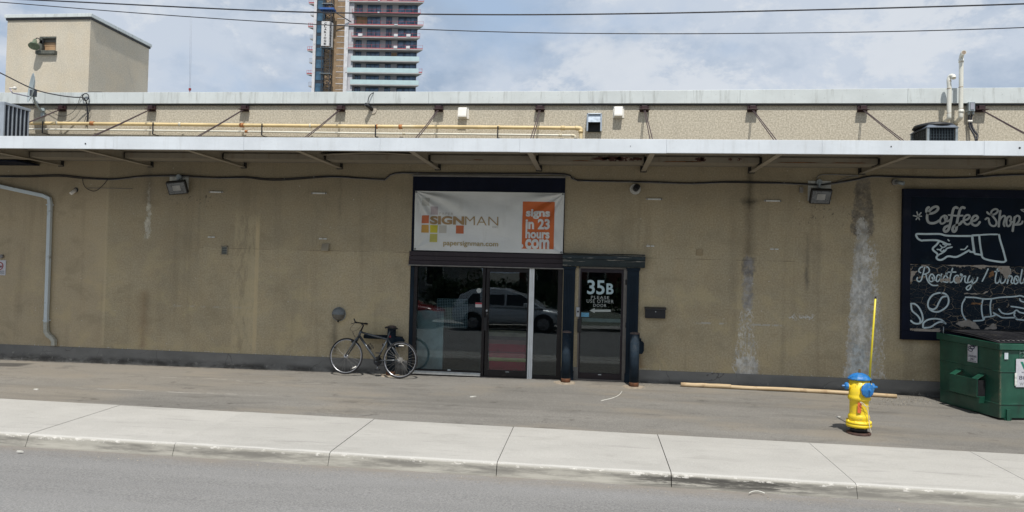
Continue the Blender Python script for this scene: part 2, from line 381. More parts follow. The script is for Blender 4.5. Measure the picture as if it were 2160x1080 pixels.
def glass(name, tint, gl=.09, rough=0.0):
    mt = bpy.data.materials.new(name); mt.use_nodes = True; nt = mt.node_tree; nt.nodes.clear(); g = G(nt)
    tr = g.n('ShaderNodeBsdfTransparent'); tr.inputs[0].default_value = tint+(1,)
    gs = g.n('ShaderNodeBsdfGlossy'); gs.inputs['Roughness'].default_value = rough; gs.inputs[0].default_value = (1, 1, 1, 1)
    lw = g.n('ShaderNodeFresnel'); lw.inputs['IOR'].default_value = 1.5
    co = g.obj(); g.put(gs.inputs['Normal'], g.bump(g.noise(co, 1.1, 2), .002, .5))
    f = g.add(g.mul(lw.outputs[0], 1.0), gl)
    mxs = g.n('ShaderNodeMixShader'); g.put(mxs.inputs[0], f)
    nt.links.new(tr.outputs[0], mxs.inputs[1]); nt.links.new(gs.outputs[0], mxs.inputs[2])
    o = g.n('ShaderNodeOutputMaterial'); nt.links.new(mxs.outputs[0], o.inputs[0])
    MATS[name] = mt; return mt
m_glass = glass('storefront_glass', (.78, .88, .92), .004)

# ---------------------------------------------------------------- mesh helpers
ORG = {}
class MB:
    def __init__(s): s.v = []; s.f = []; s.sm = []
    def _a(s, vs, fs, smooth=False):
        b = len(s.v); s.v += [Vector(v) for v in vs]
        for f in fs: s.f.append(tuple(i+b for i in f)); s.sm.append(smooth)
        return s
    def box(s, x0, x1, y0, y1, z0, z1):
        x0, x1 = min(x0, x1), max(x0, x1); y0, y1 = min(y0, y1), max(y0, y1); z0, z1 = min(z0, z1), max(z0, z1)
        return s.hexa([(x0, y0, z0), (x1, y0, z0), (x1, y1, z0), (x0, y1, z0), (x0, y0, z1), (x1, y0, z1), (x1, y1, z1), (x0, y1, z1)])
    def hexa(s, c):
        return s._a(c, [(0, 3, 2, 1), (4, 5, 6, 7), (0, 1, 5, 4), (1, 2, 6, 5), (2, 3, 7, 6), (3, 0, 4, 7)])
    def quadbox(s, A, B, C2, D2, y0, y1):
        """A,B,C,D = front outline in x,z (bottom-left, bottom-right, top-right, top-left)"""
        P = [A, B, C2, D2]
        return s._a([(p[0], y0, p[1]) for p in P]+[(p[0], y1, p[1]) for p in P],
                    [(0, 1, 2, 3), (7, 6, 5, 4), (0, 4, 5, 1), (1, 5, 6, 2), (2, 6, 7, 3), (3, 7, 4, 0)])
    def tube(s, pts, r, seg=8, cap=True, smooth=True):
        pts = [Vector(p) for p in pts]; n = len(pts)
        rs = r if isinstance(r, (list, tuple)) else [r]*n
        t0 = (pts[1]-pts[0]).normalized()
        up = Vector((0, 0, 1)) if abs(t0.z) < .9 else Vector((1, 0, 0))
        nrm = (up-t0*up.dot(t0)).normalized()
        vs = []
        for i in range(n):
            if i == 0: t = t0
            elif i == n-1: t = (pts[-1]-pts[-2]).normalized()
            else:
                t = (pts[i+1]-pts[i]).normalized()+(pts[i]-pts[i-1]).normalized()
                t = t.normalized() if t.length > 1e-6 else t0
            nrm = nrm-t*nrm.dot(t)
            nrm = nrm.normalized() if nrm.length > 1e-6 else t.orthogonal().normalized()
            bi = t.cross(nrm)
            for k in range(seg):
                a = 2*PI*k/seg; vs.append(pts[i]+(nrm*math.cos(a)+bi*math.sin(a))*rs[i])
        fs = []
        for i in range(n-1):
            for k in range(seg):
                k2 = (k+1) % seg
                fs.append((i*seg+k, i*seg+k2, (i+1)*seg+k2, (i+1)*seg+k))
        s._a(vs, fs, smooth)
        if cap:
            b = len(s.v)-n*seg
            s.f.append(tuple(b+k for k in reversed(range(seg)))); s.sm.append(False)
            s.f.append(tuple(b+(n-1)*seg+k for k in range(seg))); s.sm.append(False)
        return s
    def cyl(s, a, b, r, r2=None, seg=16): return s.tube([a, b], [r, r if r2 is None else r2], seg)
    def lathe(s, prof, o, axis='z', seg=24, smooth=True, squash=1):
        """prof: list of (radius, height) bottom to top"""
        vs = []; o = Vector(o)
        for (r, h) in prof:
            for k in range(seg):
                a = 2*PI*k/seg; c, q = r*math.cos(a), r*math.sin(a)
                if axis == 'z': vs.append(o+Vector((c, q, h)))
                elif axis == 'y': vs.append(o+Vector((c, h, -q)))
                else: vs.append(o+Vector((h, c, q)))
        fs = []
        for i in range(len(prof)-1):
            for k in range(seg):
                k2 = (k+1) % seg; fs.append((i*seg+k, i*seg+k2, (i+1)*seg+k2, (i+1)*seg+k))
        s._a(vs, fs, smooth)
        b = len(s.v)-len(prof)*seg; n = len(prof)
        if prof[0][0] > 1e-4: s.f.append(tuple(b+k for k in reversed(range(seg)))); s.sm.append(False)
        if prof[-1][0] > 1e-4: s.f.append(tuple(b+(n-1)*seg+k for k in range(seg))); s.sm.append(False)
        return s
    def prism(s, poly, y0, y1, plane='xz'):
        n = len(poly)
        def P(a, b, c):
            return {'xz': (a, c, b), 'xy': (a, b, c), 'yz': (c, a, b)}[plane]
        vs = [P(a, b, y0) for a, b in poly]+[P(a, b, y1) for a, b in poly]
        fs = [tuple(range(n)), tuple(reversed(range(n, 2*n)))]+[(i, i+n, (i+1) % n+n, (i+1) % n) for i in range(n)]
        return s._a(vs, fs)
    def sheet(s, nu, nv, fn, smooth=True):
        vs = [fn(i/nu, j/nv) for j in range(nv+1) for i in range(nu+1)]
        fs = [(j*(nu+1)+i, j*(nu+1)+i+1, (j+1)*(nu+1)+i+1, (j+1)*(nu+1)+i) for j in range(nv) for i in range(nu)]
        return s._a(vs, fs, smooth)
    def torus(s, o, R, r, axis='y', seg=40, rs=8):
        o = Vector(o); vs = []; fs = []
        for i in range(seg):
            a = 2*PI*i/seg
            for k in range(rs):
                b = 2*PI*k/rs; q = R+r*math.cos(b); h = r*math.sin(b)
                if axis == 'y': vs.append(o+Vector((q*math.cos(a), h, q*math.sin(a))))
                elif axis == 'z': vs.append(o+Vector((q*math.cos(a), q*math.sin(a), h)))
                else: vs.append(o+Vector((h, q*math.cos(a), q*math.sin(a))))
        for i in range(seg):
            for k in range(rs):
                fs.append((i*rs+k, ((i+1) % seg)*rs+k, ((i+1) % seg)*rs+(k+1) % rs, i*rs+(k+1) % rs))
        return s._a(vs, fs, True)
    def xf(s, mat4):
        s.v = [mat4 @ v for v in s.v]; return s
    def build(s, name, mat, parent=None, bevel=0, local=False, recalc=True, kind=None, label=None):
        me = bpy.data.meshes.new(name)
        off = Vector((0, 0, 0))
        if parent is not None and not local: off = ORG.get(parent.name, off)
        me.from_pydata([tuple(v-off) for v in s.v], [], s.f)
        if recalc:
            b = bmesh.new(); b.from_mesh(me); bmesh.ops.recalc_face_normals(b, faces=b.faces); b.to_mesh(me); b.free()
        for p_, q in zip(me.polygons, s.sm): p_.use_smooth = q
        me.materials.append(mat); me.update()
        o = bpy.data.objects.new(name, me); COL.objects.link(o)
        ORG[o.name] = off.copy()
        if parent is not None: o.parent = parent
        if bevel:
            bm_ = o.modifiers.new('bevel', 'BEVEL'); bm_.width = bevel; bm_.segments = 2; bm_.limit_method = 'ANGLE'; bm_.angle_limit = .7
        if kind: o['kind'] = kind
        if label: o['label'] = label
        return o
def B(*a): return MB().box(*a)
def thing(name, label, cat, loc=(0, 0, 0), rz=0, group=None, kind=None):
    o = bpy.data.objects.new(name, None); COL.objects.link(o)
    o.location = loc; o.rotation_euler = (0, 0, rz); o.empty_display_size = .2
    if label: o['label'] = label
    if cat: o['category'] = cat
    if group: o['group'] = group
    if kind: o['kind'] = kind
    ORG[o.name] = Vector(loc) if rz == 0 else Vector(loc)
    return o
def tag(o, label, cat, group=None):
    o['label'] = label; o['category'] = cat
    if group: o['group'] = group
    return o
def recentre(o, loc):
    loc = Vector(loc); o.data.transform(Matrix.Translation(-loc)); o.location = loc; return o
def copytree(o, parent=None):
    c = o.copy(); COL.objects.link(c)
    if parent is not None: c.parent = parent
    for ch in [q for q in bpy.data.objects if q.parent == o]: copytree(ch, c)
    return c
def smoothpath(P, n=6):
    P = [Vector(p) for p in P]
    if len(P) < 3: return P
    out = []
    Q = [P[0]*2-P[1]]+P+[P[-1]*2-P[-2]]
    for i in range(1, len(Q)-2):
        a, b, c, d_ = Q[i-1:i+3]
        for k in range(n):
            t = k/n
            out.append(.5*((2*b)+(c-a)*t+(2*a-5*b+4*c-d_)*t*t+(3*b-a-3*c+d_)*t**3))
    out.append(P[-1]); return out
def text_mb(s, x0, x1, z0, z1, y, thick=.002, bold=0, shear=0, disp=None, body=None, spacing=1.0):
    cu = bpy.data.curves.new('t', 'FONT'); cu.body = s; cu.offset = bold; cu.space_character = spacing
    cu.shear = shear; cu.resolution_u = 4; cu.extrude = 0
    to = bpy.data.objects.new('t', cu); COL.objects.link(to)
    dg = bpy.context.evaluated_depsgraph_get(); me = bpy.data.meshes.new_from_object(to.evaluated_get(dg))
    bpy.data.objects.remove(to)
    xs = [v.co.x for v in me.vertices]; ys = [v.co.y for v in me.vertices]
    ax, bx, ay, by = min(xs), max(xs), min(ys), max(ys)
    b = bmesh.new(); b.from_mesh(me)
    for v in b.verts:
        v.co = Vector((x0+(v.co.x-ax)/(bx-ax)*(x1-x0), 0, z0+(v.co.y-ay)/(by-ay)*(z1-z0)))
    if disp:
        st = .02; k = x0+st
        while k < x1:
            bmesh.ops.bisect_plane(b, geom=b.verts[:]+b.edges[:]+b.faces[:], plane_co=(k, 0, 0), plane_no=(1, 0, 0)); k += st
        k = z0+st
        while k < z1:
            bmesh.ops.bisect_plane(b, geom=b.verts[:]+b.edges[:]+b.faces[:], plane_co=(0, 0, k), plane_no=(0, 0, 1)); k += st
    b.verts.ensure_lookup_table()
    mb = MB()
    b.verts.index_update()
    vs = [Vector((v.co.x, y+(disp(v.co.x, v.co.z) if disp else 0), v.co.z)) for v in b.verts]
    mb._a(vs, [tuple(v.index for v in f.verts) for f in b.faces])
    b.free(); bpy.data.meshes.remove(me); bpy.data.curves.remove(cu)
    return mb
def text(s, x0, x1, z0, z1, y, mat, parent, name='lettering', **kw):
    o = text_mb(s, x0, x1, z0, z1, y, **kw).build(name, mat, parent, recalc=False)
    # make normals face the street (-y)
    me = o.data
    if me.polygons and me.polygons[0].normal.y > 0: me.flip_normals()
    return o
def stroke(mb, pts, w, y, n=5, t=.0025):
    """a brushed line of width w on a vertical plane, slightly raised"""
    P = smoothpath([(p.x, 0, p.z) for p in pts], n)
    L = []
    for i, p in enumerate(P):
        a = P[max(0, i-1)]; b = P[min(len(P)-1, i+1)]; d_ = (b-a)
        if d_.length < 1e-7: d_ = Vector((1, 0, 0))
        d_.normalize(); nn = Vector((-d_.z, 0, d_.x))
        L.append((p+nn*w/2, p-nn*w/2))
    vs = []; fs = []
    for a, b in L: vs += [(a.x, y-t, a.z), (b.x, y-t, b.z)]
    for i in range(len(L)-1): fs.append((2*i, 2*i+1, 2*i+3, 2*i+2))
    mb._a(vs, fs)
    for e in (P[0], P[-1]):
        k = 8; mb._a([(e.x+math.cos(2*PI*j/k)*w/2, y-t-.0006, e.z+math.sin(2*PI*j/k)*w/2) for j in range(k)], [tuple(range(k))])
    return mb
# ================================================================ GROUND
def struct(mb, name, mat, label=None):
    o = mb.build(name, mat); o['kind'] = 'structure'
    if label: o['label'] = label
    return o
mbg = MB().box(-700, 700, -700, 900, -1.4, -.9)
struct(mbg, 'ground', M('far_ground', (.12, .12, .1), .95, sc=.05))
# asphalt strip between wall and sidewalk, one sheet that follows the uneven ground
XS = [-60, -30, -20]+[-16+.5*i for i in range(57)]+[14, 20, 30, 60]
mb = MB(); ny = 8
vs = []; fs = []
for j in range(ny+1):
    for x in XS:
        y0 = yback(x)-.012 if abs(x) < 40 else yback(x); t = j/ny
        y = y0*t; vs.append((x, y, gz(x, y)+(0.003*math.sin(x*1.7+y*2.3) if 0 < j < ny else 0)))
nx = len(XS)
for j in range(ny):
    for i in range(nx-1): fs.append((j*nx+i, (j+1)*nx+i, (j+1)*nx+i+1, j*nx+i+1))
mb._a(vs, fs, True)
struct(mb, 'parking_strip', m_lot)
# road with a slight crown, far kerb behind the camera
mb = MB(); prof = [(-5.40, -.292), (-5.75, -.286), (-7.5, -.235), (-9.6, -.20), (-12, -.235), (-15.9, -.30)]
vs = []; fs = []; RX = [-120, -60, -30, -15, -8, -4, 0, 4, 8, 15, 30, 60, 120]
for (y, z) in prof:
    for x in RX: vs.append((x, y-.018*(x+1)*(1 if y > -8 else .5), z))
n = len(RX)
for j in range(len(prof)-1):
    for i in range(n-1): fs.append((j*n+i, (j+1)*n+i, (j+1)*n+i+1, j*n+i+1))
mb._a(vs, fs, True); struct(mb, 'road', m_road)

sw = thing('sidewalk', None, None); sw['kind'] = 'structure'
J = [-60.0]+[-9.13-2.03*k for k in range(8, 0, -1)]+[-9.13, -7.13, -5.12, -3.11, -1.065, .94, 2.94, 4.95]+[4.95+2.01*k for k in range(1, 9)]+[60.0]
rng = random.Random(3)
for i in range(len(J)-1):
    a, b = J[i], J[i+1]; wide = (b-a) > 5
    ga = .002+rng.random()*.002; gb = .002+rng.random()*.002
    if abs(a+1.065) < .01: ga = .007
    if abs(a-.94) < .01: ga = .006
    dz = (rng.random()-.5)*.006
    mb = MB(); prof = []
    # cross section from back to road: top, rounded nose, battered kerb face, skirt
    def sec(x):
        yb = yback(x); yf = yfront(x)
        pts = [(yb, ZB-.25), (yb, ZB+dz-.002), (yb-.008, ZB+dz)]
        for k in range(1, 5): pts.append((yb+(yf+.09-yb)*k/4.0, ZB+(ZF-.0-ZB)*k/4+dz))
        for k in range(1, 6):
            a_ = k/5*PI/2*.86; pts.append((yf+.09-.062*math.sin(a_), ZF+dz-.038*(1-math.cos(a_))))
        pts.append((yf+.01, ZF-.09)); pts.append((yf-.012, ZR+.012)); pts.append((yf-.022, ZR-.03)); pts.append((yf-.022, ZR-.2))
        return pts
    xs = [a+ga, b-gb]
    nseg = 1 if wide else 10
    cols = []
    rows = [xs[0]+(xs[1]-xs[0])*t/nseg for t in range(nseg+1)]
    vs = []; fs = []; np_ = len(sec(0))
    r2 = random.Random(i*7+1)
    for x in rows:
        for q, (y, z) in enumerate(sec(x)):
            jx = (r2.random()-.5)*.005 if 7 <= q <= 13 and not wide else 0
            vs.append((x, y+jx, z+jx*.6))
    for t in range(nseg):
        for q in range(np_-1): fs.append((t*np_+q, t*np_+q+1, (t+1)*np_+q+1, (t+1)*np_+q))
    fs.append(tuple(range(np_))); fs.append(tuple(reversed(range(nseg*np_, (nseg+1)*np_))))
    mb._a(vs, fs, False)
    o = mb.build('slab', m_slab, sw)
mb = MB()
for x in J[1:-1]: mb._a([(x-.03, yback(x)-.01, ZB-.022), (x+.03, yback(x)-.01, ZB-.022), (x+.03, yfront(x)+.03, ZF-.03), (x-.03, yfront(x)+.03, ZF-.03)], [(0, 3, 2, 1)])
mb.build('joint_filler', M('joint_dirt', (.1, .08, .065), .9), sw)
# opposite kerb, verge and lawn (seen only in the window reflections)
struct(MB().box(-120, 120, -17.6, -15.8, -.6, -.16), 'far_sidewalk', m_slab)
struct(MB()._a([(-120, -17.6, -.17), (120, -17.6, -.17), (120, -19, .25), (-120, -19, .25), (120, -60, .5), (-120, -60, .5)], [(0, 3, 2, 1), (3, 5, 4, 2)]), 'lawn', M('lawn_grass', (.05, .075, .025), .95, var=.4, sc=3, fine=.4, fsc=30))

# ================================================================ MAIN BUILDING
bld = thing('stucco_building', 'long low building with beige pebbled stucco wall and pale metal roof edge', 'building')
XL, XR = -45.0, 40.0; ZT = 5.36; ZP = .29
SX0, SX1, SZ = -3.575, -.565, 3.955          # shopfront opening
DX0, DX1, DZ = -.235, .665, 2.225            # side door opening
TH = .3
mb = MB()
mb.box(XL, SX0, 0, TH, ZP, ZT).box(SX0, SX1, 0, TH, SZ, ZT).box(SX1, DX0, 0, TH, ZP, ZT)
mb.box(DX0, DX1, 0, TH, DZ, ZT).box(DX1, XR, 0, TH, ZP, ZT)
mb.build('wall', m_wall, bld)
mb = MB(); pe = .018
mb.box(XL, SX0-.02, -pe, TH, -.5, ZP).box(SX1+.0, DX0-.0, -pe, TH, -.5, ZP).box(DX1, XR, -pe, TH, -.5, ZP)
mb.box(SX0-.02, SX1, .01, TH, -.5, .02).box(DX0, DX1, .01, TH, -.5, .055)
mb.build('plinth', m_plinth, bld, bevel=.004)
MB().box(XL, XR, 9.7, 10, -.5, ZT).box(XL, XL+.3, .3, 9.7, -.5, ZT).box(XR-.3, XR, .3, 9.7, -.5, ZT).build('rear_wall', m_pent, bld)
MB().box(XL+.3, XR-.3, .3, 9.7, ZT-.45, ZT-.25).build('roof', M('roof_gravel', (.3, .3, .28), .9, fine=.3, fsc=20), bld)
# coping in sheets whose joints show
cj = [XL-.1]+[at(p, 205, -.06).x for p in (-900, -500, -200, 95, 303, 597, 788, 904, 1223, 1561, 1915)]+[8.9, 12.4, 16, 20, 28, XR+.1]
ctop = lambda x: 5.60 if x < -1 else 5.60+.006*(x+1)
for i, (a, b) in enumerate(zip(cj, cj[1:])):
    mb = MB(); a2, b2 = a+.0015, b-.0015; pr = -.06-(.002 if i % 2 else 0)
    mb.hexa([(a2, pr, 5.365), (b2, pr, 5.365), (b2, .42, 5.365), (a2, .42, 5.365), (a2, pr, ctop(a)), (b2, pr, ctop(b)), (b2, .42, ctop(b)), (a2, .42, ctop(a))])
    mb.build('coping_sheet', m_coping, bld, bevel=.004)
MB().box(XL, XR, -.045, -.0, 5.335, 5.364).build('coping_drip', M('dark_trim', (.03, .03, .03), .7), bld)

# interior of the shop, dark, with the few things that show through the glass
room = thing('shop_interior', 'dim shop room behind the dark storefront glass', 'room', (-1.5, 2, 0))
md = m_dark
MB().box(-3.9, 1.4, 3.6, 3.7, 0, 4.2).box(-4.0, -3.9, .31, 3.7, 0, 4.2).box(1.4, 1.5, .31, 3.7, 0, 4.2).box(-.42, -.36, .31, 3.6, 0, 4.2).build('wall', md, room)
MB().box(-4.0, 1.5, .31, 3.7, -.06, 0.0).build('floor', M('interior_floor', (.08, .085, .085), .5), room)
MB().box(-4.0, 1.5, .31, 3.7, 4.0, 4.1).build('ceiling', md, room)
MB().box(-3.56, -3.0, .55, .62, 0.0, 1.25).build('partition', M('interior_partition', (.6, .6, .53), .7), room)
# perforated film hanging behind the left pane
mb = MB(); a = at(923, 630, .12); b = at(985, 692, .12)
nxp, nzp = 18, 18
for i in range(nxp+1):
    x = a.x+(b.x-a.x)*i/nxp; mb.box(x-.004, x+.004, .118, .122, b.z, a.z)
for i in range(nzp+1):
    z = b.z+(a.z-b.z)*i/nzp; mb.box(a.x, b.x, .1225, .1245, z-.004, z+.004)
scr = mb.build('mesh_panel', M('mesh_grey', (.25, .27, .26), .6)); recentre(scr, (a.x, .12, b.z))
tag(scr, 'square mesh grid panel behind the large left pane', 'mesh panel')
cur = thing('striped_cloth', 'red cloth with gold stripe hanging behind the glass door', 'cloth', (at(1070, 782, .13).x, .13, at(1070, 782, .13).z))
bands = [(697, 710, (.25, .17, .1)), (710, 717, (.09, .03, .03)), (717, 726, (.3, .1, .08)), (726, 742, (.55, .015, .04)), (742, 744.5, (.4, .06, .08)), (744.5, 755, (.55, .015, .04)), (755, 762.5, (.5, .36, .1)), (762.5, 784, (.55, .015, .04))]
for i, (u, v, col) in enumerate(bands):
    p0 = at(1031, v, .06); p1 = at(1110 if v < 760 else 1114, u, .06); p0.z = at(1070, v, .06).z; p1.z = at(1070, u, .06).z
    mb = MB().sheet(14, 3, lambda s, t, p0=p0, p1=p1: (p0.x+(p1.x-p0.x)*s, .06+.003*math.sin(s*22), p0.z+(p1.z-p0.z)*t))
    mb.build('stripe', M('cloth_%d' % i, col, .8, var=.12, sc=6, dirt=tuple(c*.5 for c in col)+(1,), dsc=8), cur)

# ================================================================ PENTHOUSE on the roof
PY = 1.6
pA = at(18, 50, PY); pB = at(191, 45, PY); px0, px1 = at(12, 150, PY).x, at(188.5, 120, PY).x
pzt = at(191, 41, PY).z
# depth: receding right side ends at picture x 315
lo = PY
while at(314, 110, lo).x > px1 and lo < 9: lo += .02
PD = lo
ph = thing('rooftop_penthouse', 'beige stucco box room rising above the roof at far left', 'penthouse', (px0, PY, 5.0))
wz0, wz1 = at(110, 108, PY).z, at(110, 79, PY).z; wx0, wx1 = at(86.5, 95, PY).x, at(118.5, 95, PY).x
mb = MB()
mb.box(px0, wx0, PY, PY+.2, 5.0, pzt).box(wx1, px1, PY, PY+.2, 5.0, pzt).box(wx0, wx1, PY, PY+.2, 5.0, wz0).box(wx0, wx1, PY, PY+.2, wz1, pzt)
mb.box(px1-.2, px1, PY+.2, PD, 5.0, pzt).box(px0, px0+.2, PY+.2, PD, 5.0, pzt).box(px0+.2, px1-.2, PD-.2, PD, 5.0, pzt).box(px0+.2, px1-.2, PY+.2, PD-.2, pzt-.2, pzt)
mb.build('wall', m_pent, ph)
e = .05
mb = MB().box(px0-e*.5, px1+e*.5, PY-e*.5, PD+e*.5, pzt, pzt+.05); mb.build('roof_trim', M('dark_trim_b', (.035, .037, .04), .7, var=.4, sc=10), ph)
mb = MB().box(px0-e, px1+e, PY-e, PD+e, pzt+.05, pzt+.13); mb.build('coping', m_coping, ph, bevel=.006)
# little boarded window
wn_ = thing
wf = M('weathered_grey_wood', (.1, .105, .09), .85, var=.3, sc=14, bump=.002, bsc=80)
fr = MB().box(wx0-.03, wx0+.04, PY-.02, PY+.16, wz0, wz1).box(wx0-.03, wx1, PY-.01, PY+.16, wz1-.02, wz1+.02).box(wx1-.015, wx1, PY+.002, PY+.16, wz0, wz1-.02).build('window', wf, ph)
MB().box(wx0-.07, wx1+.035, PY-.09, PY+.1, wz0-.085, wz0).build('sill', wf, fr, bevel=.008)
zm = wz0+(wz1-wz0)*.42
MB().box(wx0+.04, wx1-.015, PY+.06, PY+.08, wz0, zm-.004).build('board', M('plywood_warm', (.42, .27, .15), .8, var=.15, sc=9), fr)
MB().box(wx0+.04, wx1-.015, PY+.06, PY+.08, zm+.004, wz1-.1).build('board', M('plywood_tan', (.34, .22, .125), .8, var=.15, sc=9), fr)
MB().box(wx0+.04, wx1-.015, PY+.055, PY+.08, wz1-.092, wz1-.02).build('board', M('grey_board', (.15, .14, .12), .8), fr)
# barn lamp
lp = at(73, 90, PY-.14)
bl = thing('barn_lamp', 'green enamel barn light with flared shade beside the boarded window', 'lamp', (lp.x, PY, lp.z))
mgreen = M('green_enamel', (.085, .12, .075), .45, var=.25, sc=20, dirt=(.3, .3, .26, 1), dsc=20)
ax = Vector((.25, -.45, -.86)).normalized()
q = ax.to_track_quat('-Z', 'Y').to_matrix().to_4x4()
mb = MB().lathe([(.115, -.12), (.117, -.115), (.1, -.075), (.075, -.035), (.045, .01), (.04, .06), (.028, .1)], (0, 0, 0), seg=24)
mb.lathe([(.107, -.117), (.09, -.075), (.06, -.03), (.01, -.01)], (0, 0, 0), seg=24)
mb.xf(Matrix.Translation(lp) @ q).build('shade', mgreen, bl, recalc=False)
MB().lathe([(0, -.09), (.03, -.08), (.036, -.05), (.025, 0)], (0, 0, 0), seg=12).xf(Matrix.Translation(lp) @ q).build('bulb', m_white, bl)
topp = lp-ax*.1
MB().tube([topp, topp+Vector((.02, .03, .05)), topp+Vector((.06, .08, .03)), (topp.x+.1, PY, topp.z-.03)], .012, 8).cyl((topp.x+.1, PY, topp.z-.03), (topp.x+.1, PY-.02, topp.z-.03), .045).build('arm', m_black, bl)

# ================================================================ CANOPY
CD = 2.12; RIBX = [-15.15, -13.13, -11.12, -9.12, -7.1, -5.08, -3.08, -1.08, .92, 2.92, 4.9, 6.95, 8.95, 10.95, 12.95]
can = thing('loading_canopy', 'long flat metal canopy with white fascia hung from red rods along the wall', 'canopy', (0, 0, 4.1))
CX0, CX1 = -24.0, 22.0
fj = [CX0]+[at(p, 300, -CD).x for p in (-420, -130, 242, 516, 803, 1097, 1406, 1733, 2074)]+[8.6, 11.5, 15, 18.5, CX1]
fz0 = lambda x: 4.075
fz1 = lambda x: 4.295
for i, (a, b) in enumerate(zip(fj, fj[1:])):
    pr = -CD-.03-(.0025 if i % 2 else 0); dz = .004 if i % 3 == 0 else 0
    o = MB().box(a+.001, b-.001, pr, -CD+.02, fz0(a)-dz, 4.295+dz*.5).build('fascia_panel', m_fascia, can, bevel=.003)
for px, py, r_ in ((180, 303, .014), (1880, 309, .01), (2151, 312, .016), (1330, 308, .006)):
    q = at(px, py, -CD-.035); MB().cyl((q.x, -CD-.031, q.z), (q.x, -CD-.036, q.z), r_, seg=8).build('screw_hole', m_black, can)
# corrugated deck strips: underside ribs running along the building
mb = MB(); y = -CD+.02; k = 0
pts = []
while y < -.02:
    pts += [(y, 4.25), (y+.05, 4.25), (y+.062, 4.232), (y+.118, 4.232), (y+.13, 4.25)]
    y += .15
pts = [p for p in pts if p[0] < -.01]
vs = [(x, p[0], p[1]) for x in (CX0, CX1) for p in pts]; n = len(pts)
mb._a(vs, [(i, i+1, n+i+1, n+i) for i in range(n-1)])
vs = [(x, p[0], p[1]+.03) for x in (CX0, CX1) for p in pts]
mb._a(vs, [(i, n+i, n+i+1, i+1) for i in range(n-1)])
dk = mb.build('deck', m_deck, can, recalc=False)
# bent, sagging sheet in the bay left of the banner
for (xa, xb) in ((-5.05, -3.1),):
    for (y0, y1, s) in ((-1.9, -1.35, .06), (-1.1, -.6, .05), (-.5, -.04, .1)):
        mb = MB().sheet(16, 4, lambda u, v: (xa+(xb-xa)*u, y0+(y1-y0)*v, 4.222-s*(4*u*(1-u))**.8*(1-.5*v)*.0-.02*(1-4*u*(1-u))+.0-.05*abs(u-.5)))
        mb.build('bent_sheet', m_deck, can)
# longitudinal purlins (deep channels) seen from below
for (y0, y1, zb) in ((-.93, -.9, 4.115),):
    for a, b in zip(RIBX, RIBX[1:]):
        MB().box(a+.06, b-.06, y0, y1, zb, 4.205).box(a+.06, b-.06, y0+.01, y1+.34, zb-.008, zb-.0005).box(a+.06, b-.06, y0+.02, y1, 4.2055, 4.229).build('purlin', m_deck, can)
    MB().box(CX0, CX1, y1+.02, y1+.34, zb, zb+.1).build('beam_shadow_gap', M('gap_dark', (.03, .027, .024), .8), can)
MB().box(CX0, CX1, -.05, -.001, 4.17, 4.229).build('ledger', m_deck, can)
mrust_patch = M('flaked_rust_paint', (.07, .025, .018), .8, var=.4, sc=8, dirt=(.3, .26, .21, 1), dsc=9, dth=(.56, .6))
rr = random.Random(11)
def flake(cx, cz, w, h, y, mat):
    mb = MB(); n = 30; P = []
    for i in range(n):
        a = 2*PI*i/n; k = .6+.6*rr.random()
        P.append((cx+math.cos(a)*w/2*k, max(4.117, min(4.203, cz+math.sin(a)*h/2*k))))
    mb._a([(x, y-.003, z) for x, z in P]+[(x, y, z) for x, z in P], [tuple(range(n)), tuple(reversed(range(n, 2*n)))]+[(i, i+n, (i+1) % n+n, (i+1) % n) for i in range(n)])
    return mb.build('rust_patch', mat, can)
m_rp = M('flaked_rust_paint', (.05, .016, .014), .85, var=.35, sc=9)
m_rp2 = M('rust_orange_bleed', (.16, .07, .03), .85, var=.35, sc=9)
for (px, w, h) in ((1268, .34, .07), (1290, .4, .1), (1318, .42, .09), (1345, .2, .06), (1475, .16, .09), (1483, .1, .08), (1540, .08, .05), (1560, .08, .05)):
    q = at(px, 341, -.93); flake(q.x, 4.168, w, h, -.93, m_rp)
for (px, w) in ((1225, .4), (1435, .6), (1460, .3), (1690, .7), (1790, .6), (1010, .2)):
    q = at(px, 346, -.93); flake(q.x, 4.122, w, .02, -.933, m_rp2)
for k in range(26):
    q = at(rr.uniform(1250, 1530), 330, -1.3); MB().box(q.x-rr.uniform(.02, .09), q.x+rr.uniform(.02, .09), -1.3-rr.uniform(0, .5), -1.25, 4.2295, 4.2315).build('rust_patch', m_rp, can)
# ribs (I-beams) and their wall plates
for x in RIBX:
    mb = MB().box(x-.045, x+.045, -CD, -.02, 4.07, 4.08).box(x-.006, x+.006, -CD, -.02, 4.08, 4.222).box(x-.045, x+.045, -CD, -.02, 4.222, 4.2295)
    mb.build('rib', m_rib, can)
    MB().box(x-.06, x+.06, -.019, 0.002, 4.05, 4.21).build('wall_plate', M('dark_steel', (.03, .028, .026), .6), can)
# rods with their red wall brackets
for i, x in enumerate(RIBX):
    bx = x-.01
    r3 = random.Random(i)
    MB().box(bx-.085, bx+.085, -.035, 0.0, 5.21, 5.335).box(bx-.1, bx+.1, -.12, -.02, 5.238, 5.25).box(bx-.05, bx+.05, -.09, -.035, 5.25, 5.32).build('bracket', m_bracket, can, bevel=.003)
    for s in (-.011, .011):
        sag = .004+.01*r3.random()
        MB().tube([(bx+s, -.07, 5.24), (x+s*1.5, (-.07-CD+.12)/2, 4.745-sag), (x+s*2, -CD+.12, 4.25)], .0085, 6).build('rod', m_rod, can)
# navy awning end under the canopy, far left
o = MB().box(-14.6, at(62, 330, -.3).x, -.62, -.02, at(10, 342, -.3).z-.0, 4.06).build('navy_box', m_navydk); recentre(o, (-12.5, -.02, 3.9))
tag(o, 'navy sign box tucked under the canopy at the far left', 'sign box')
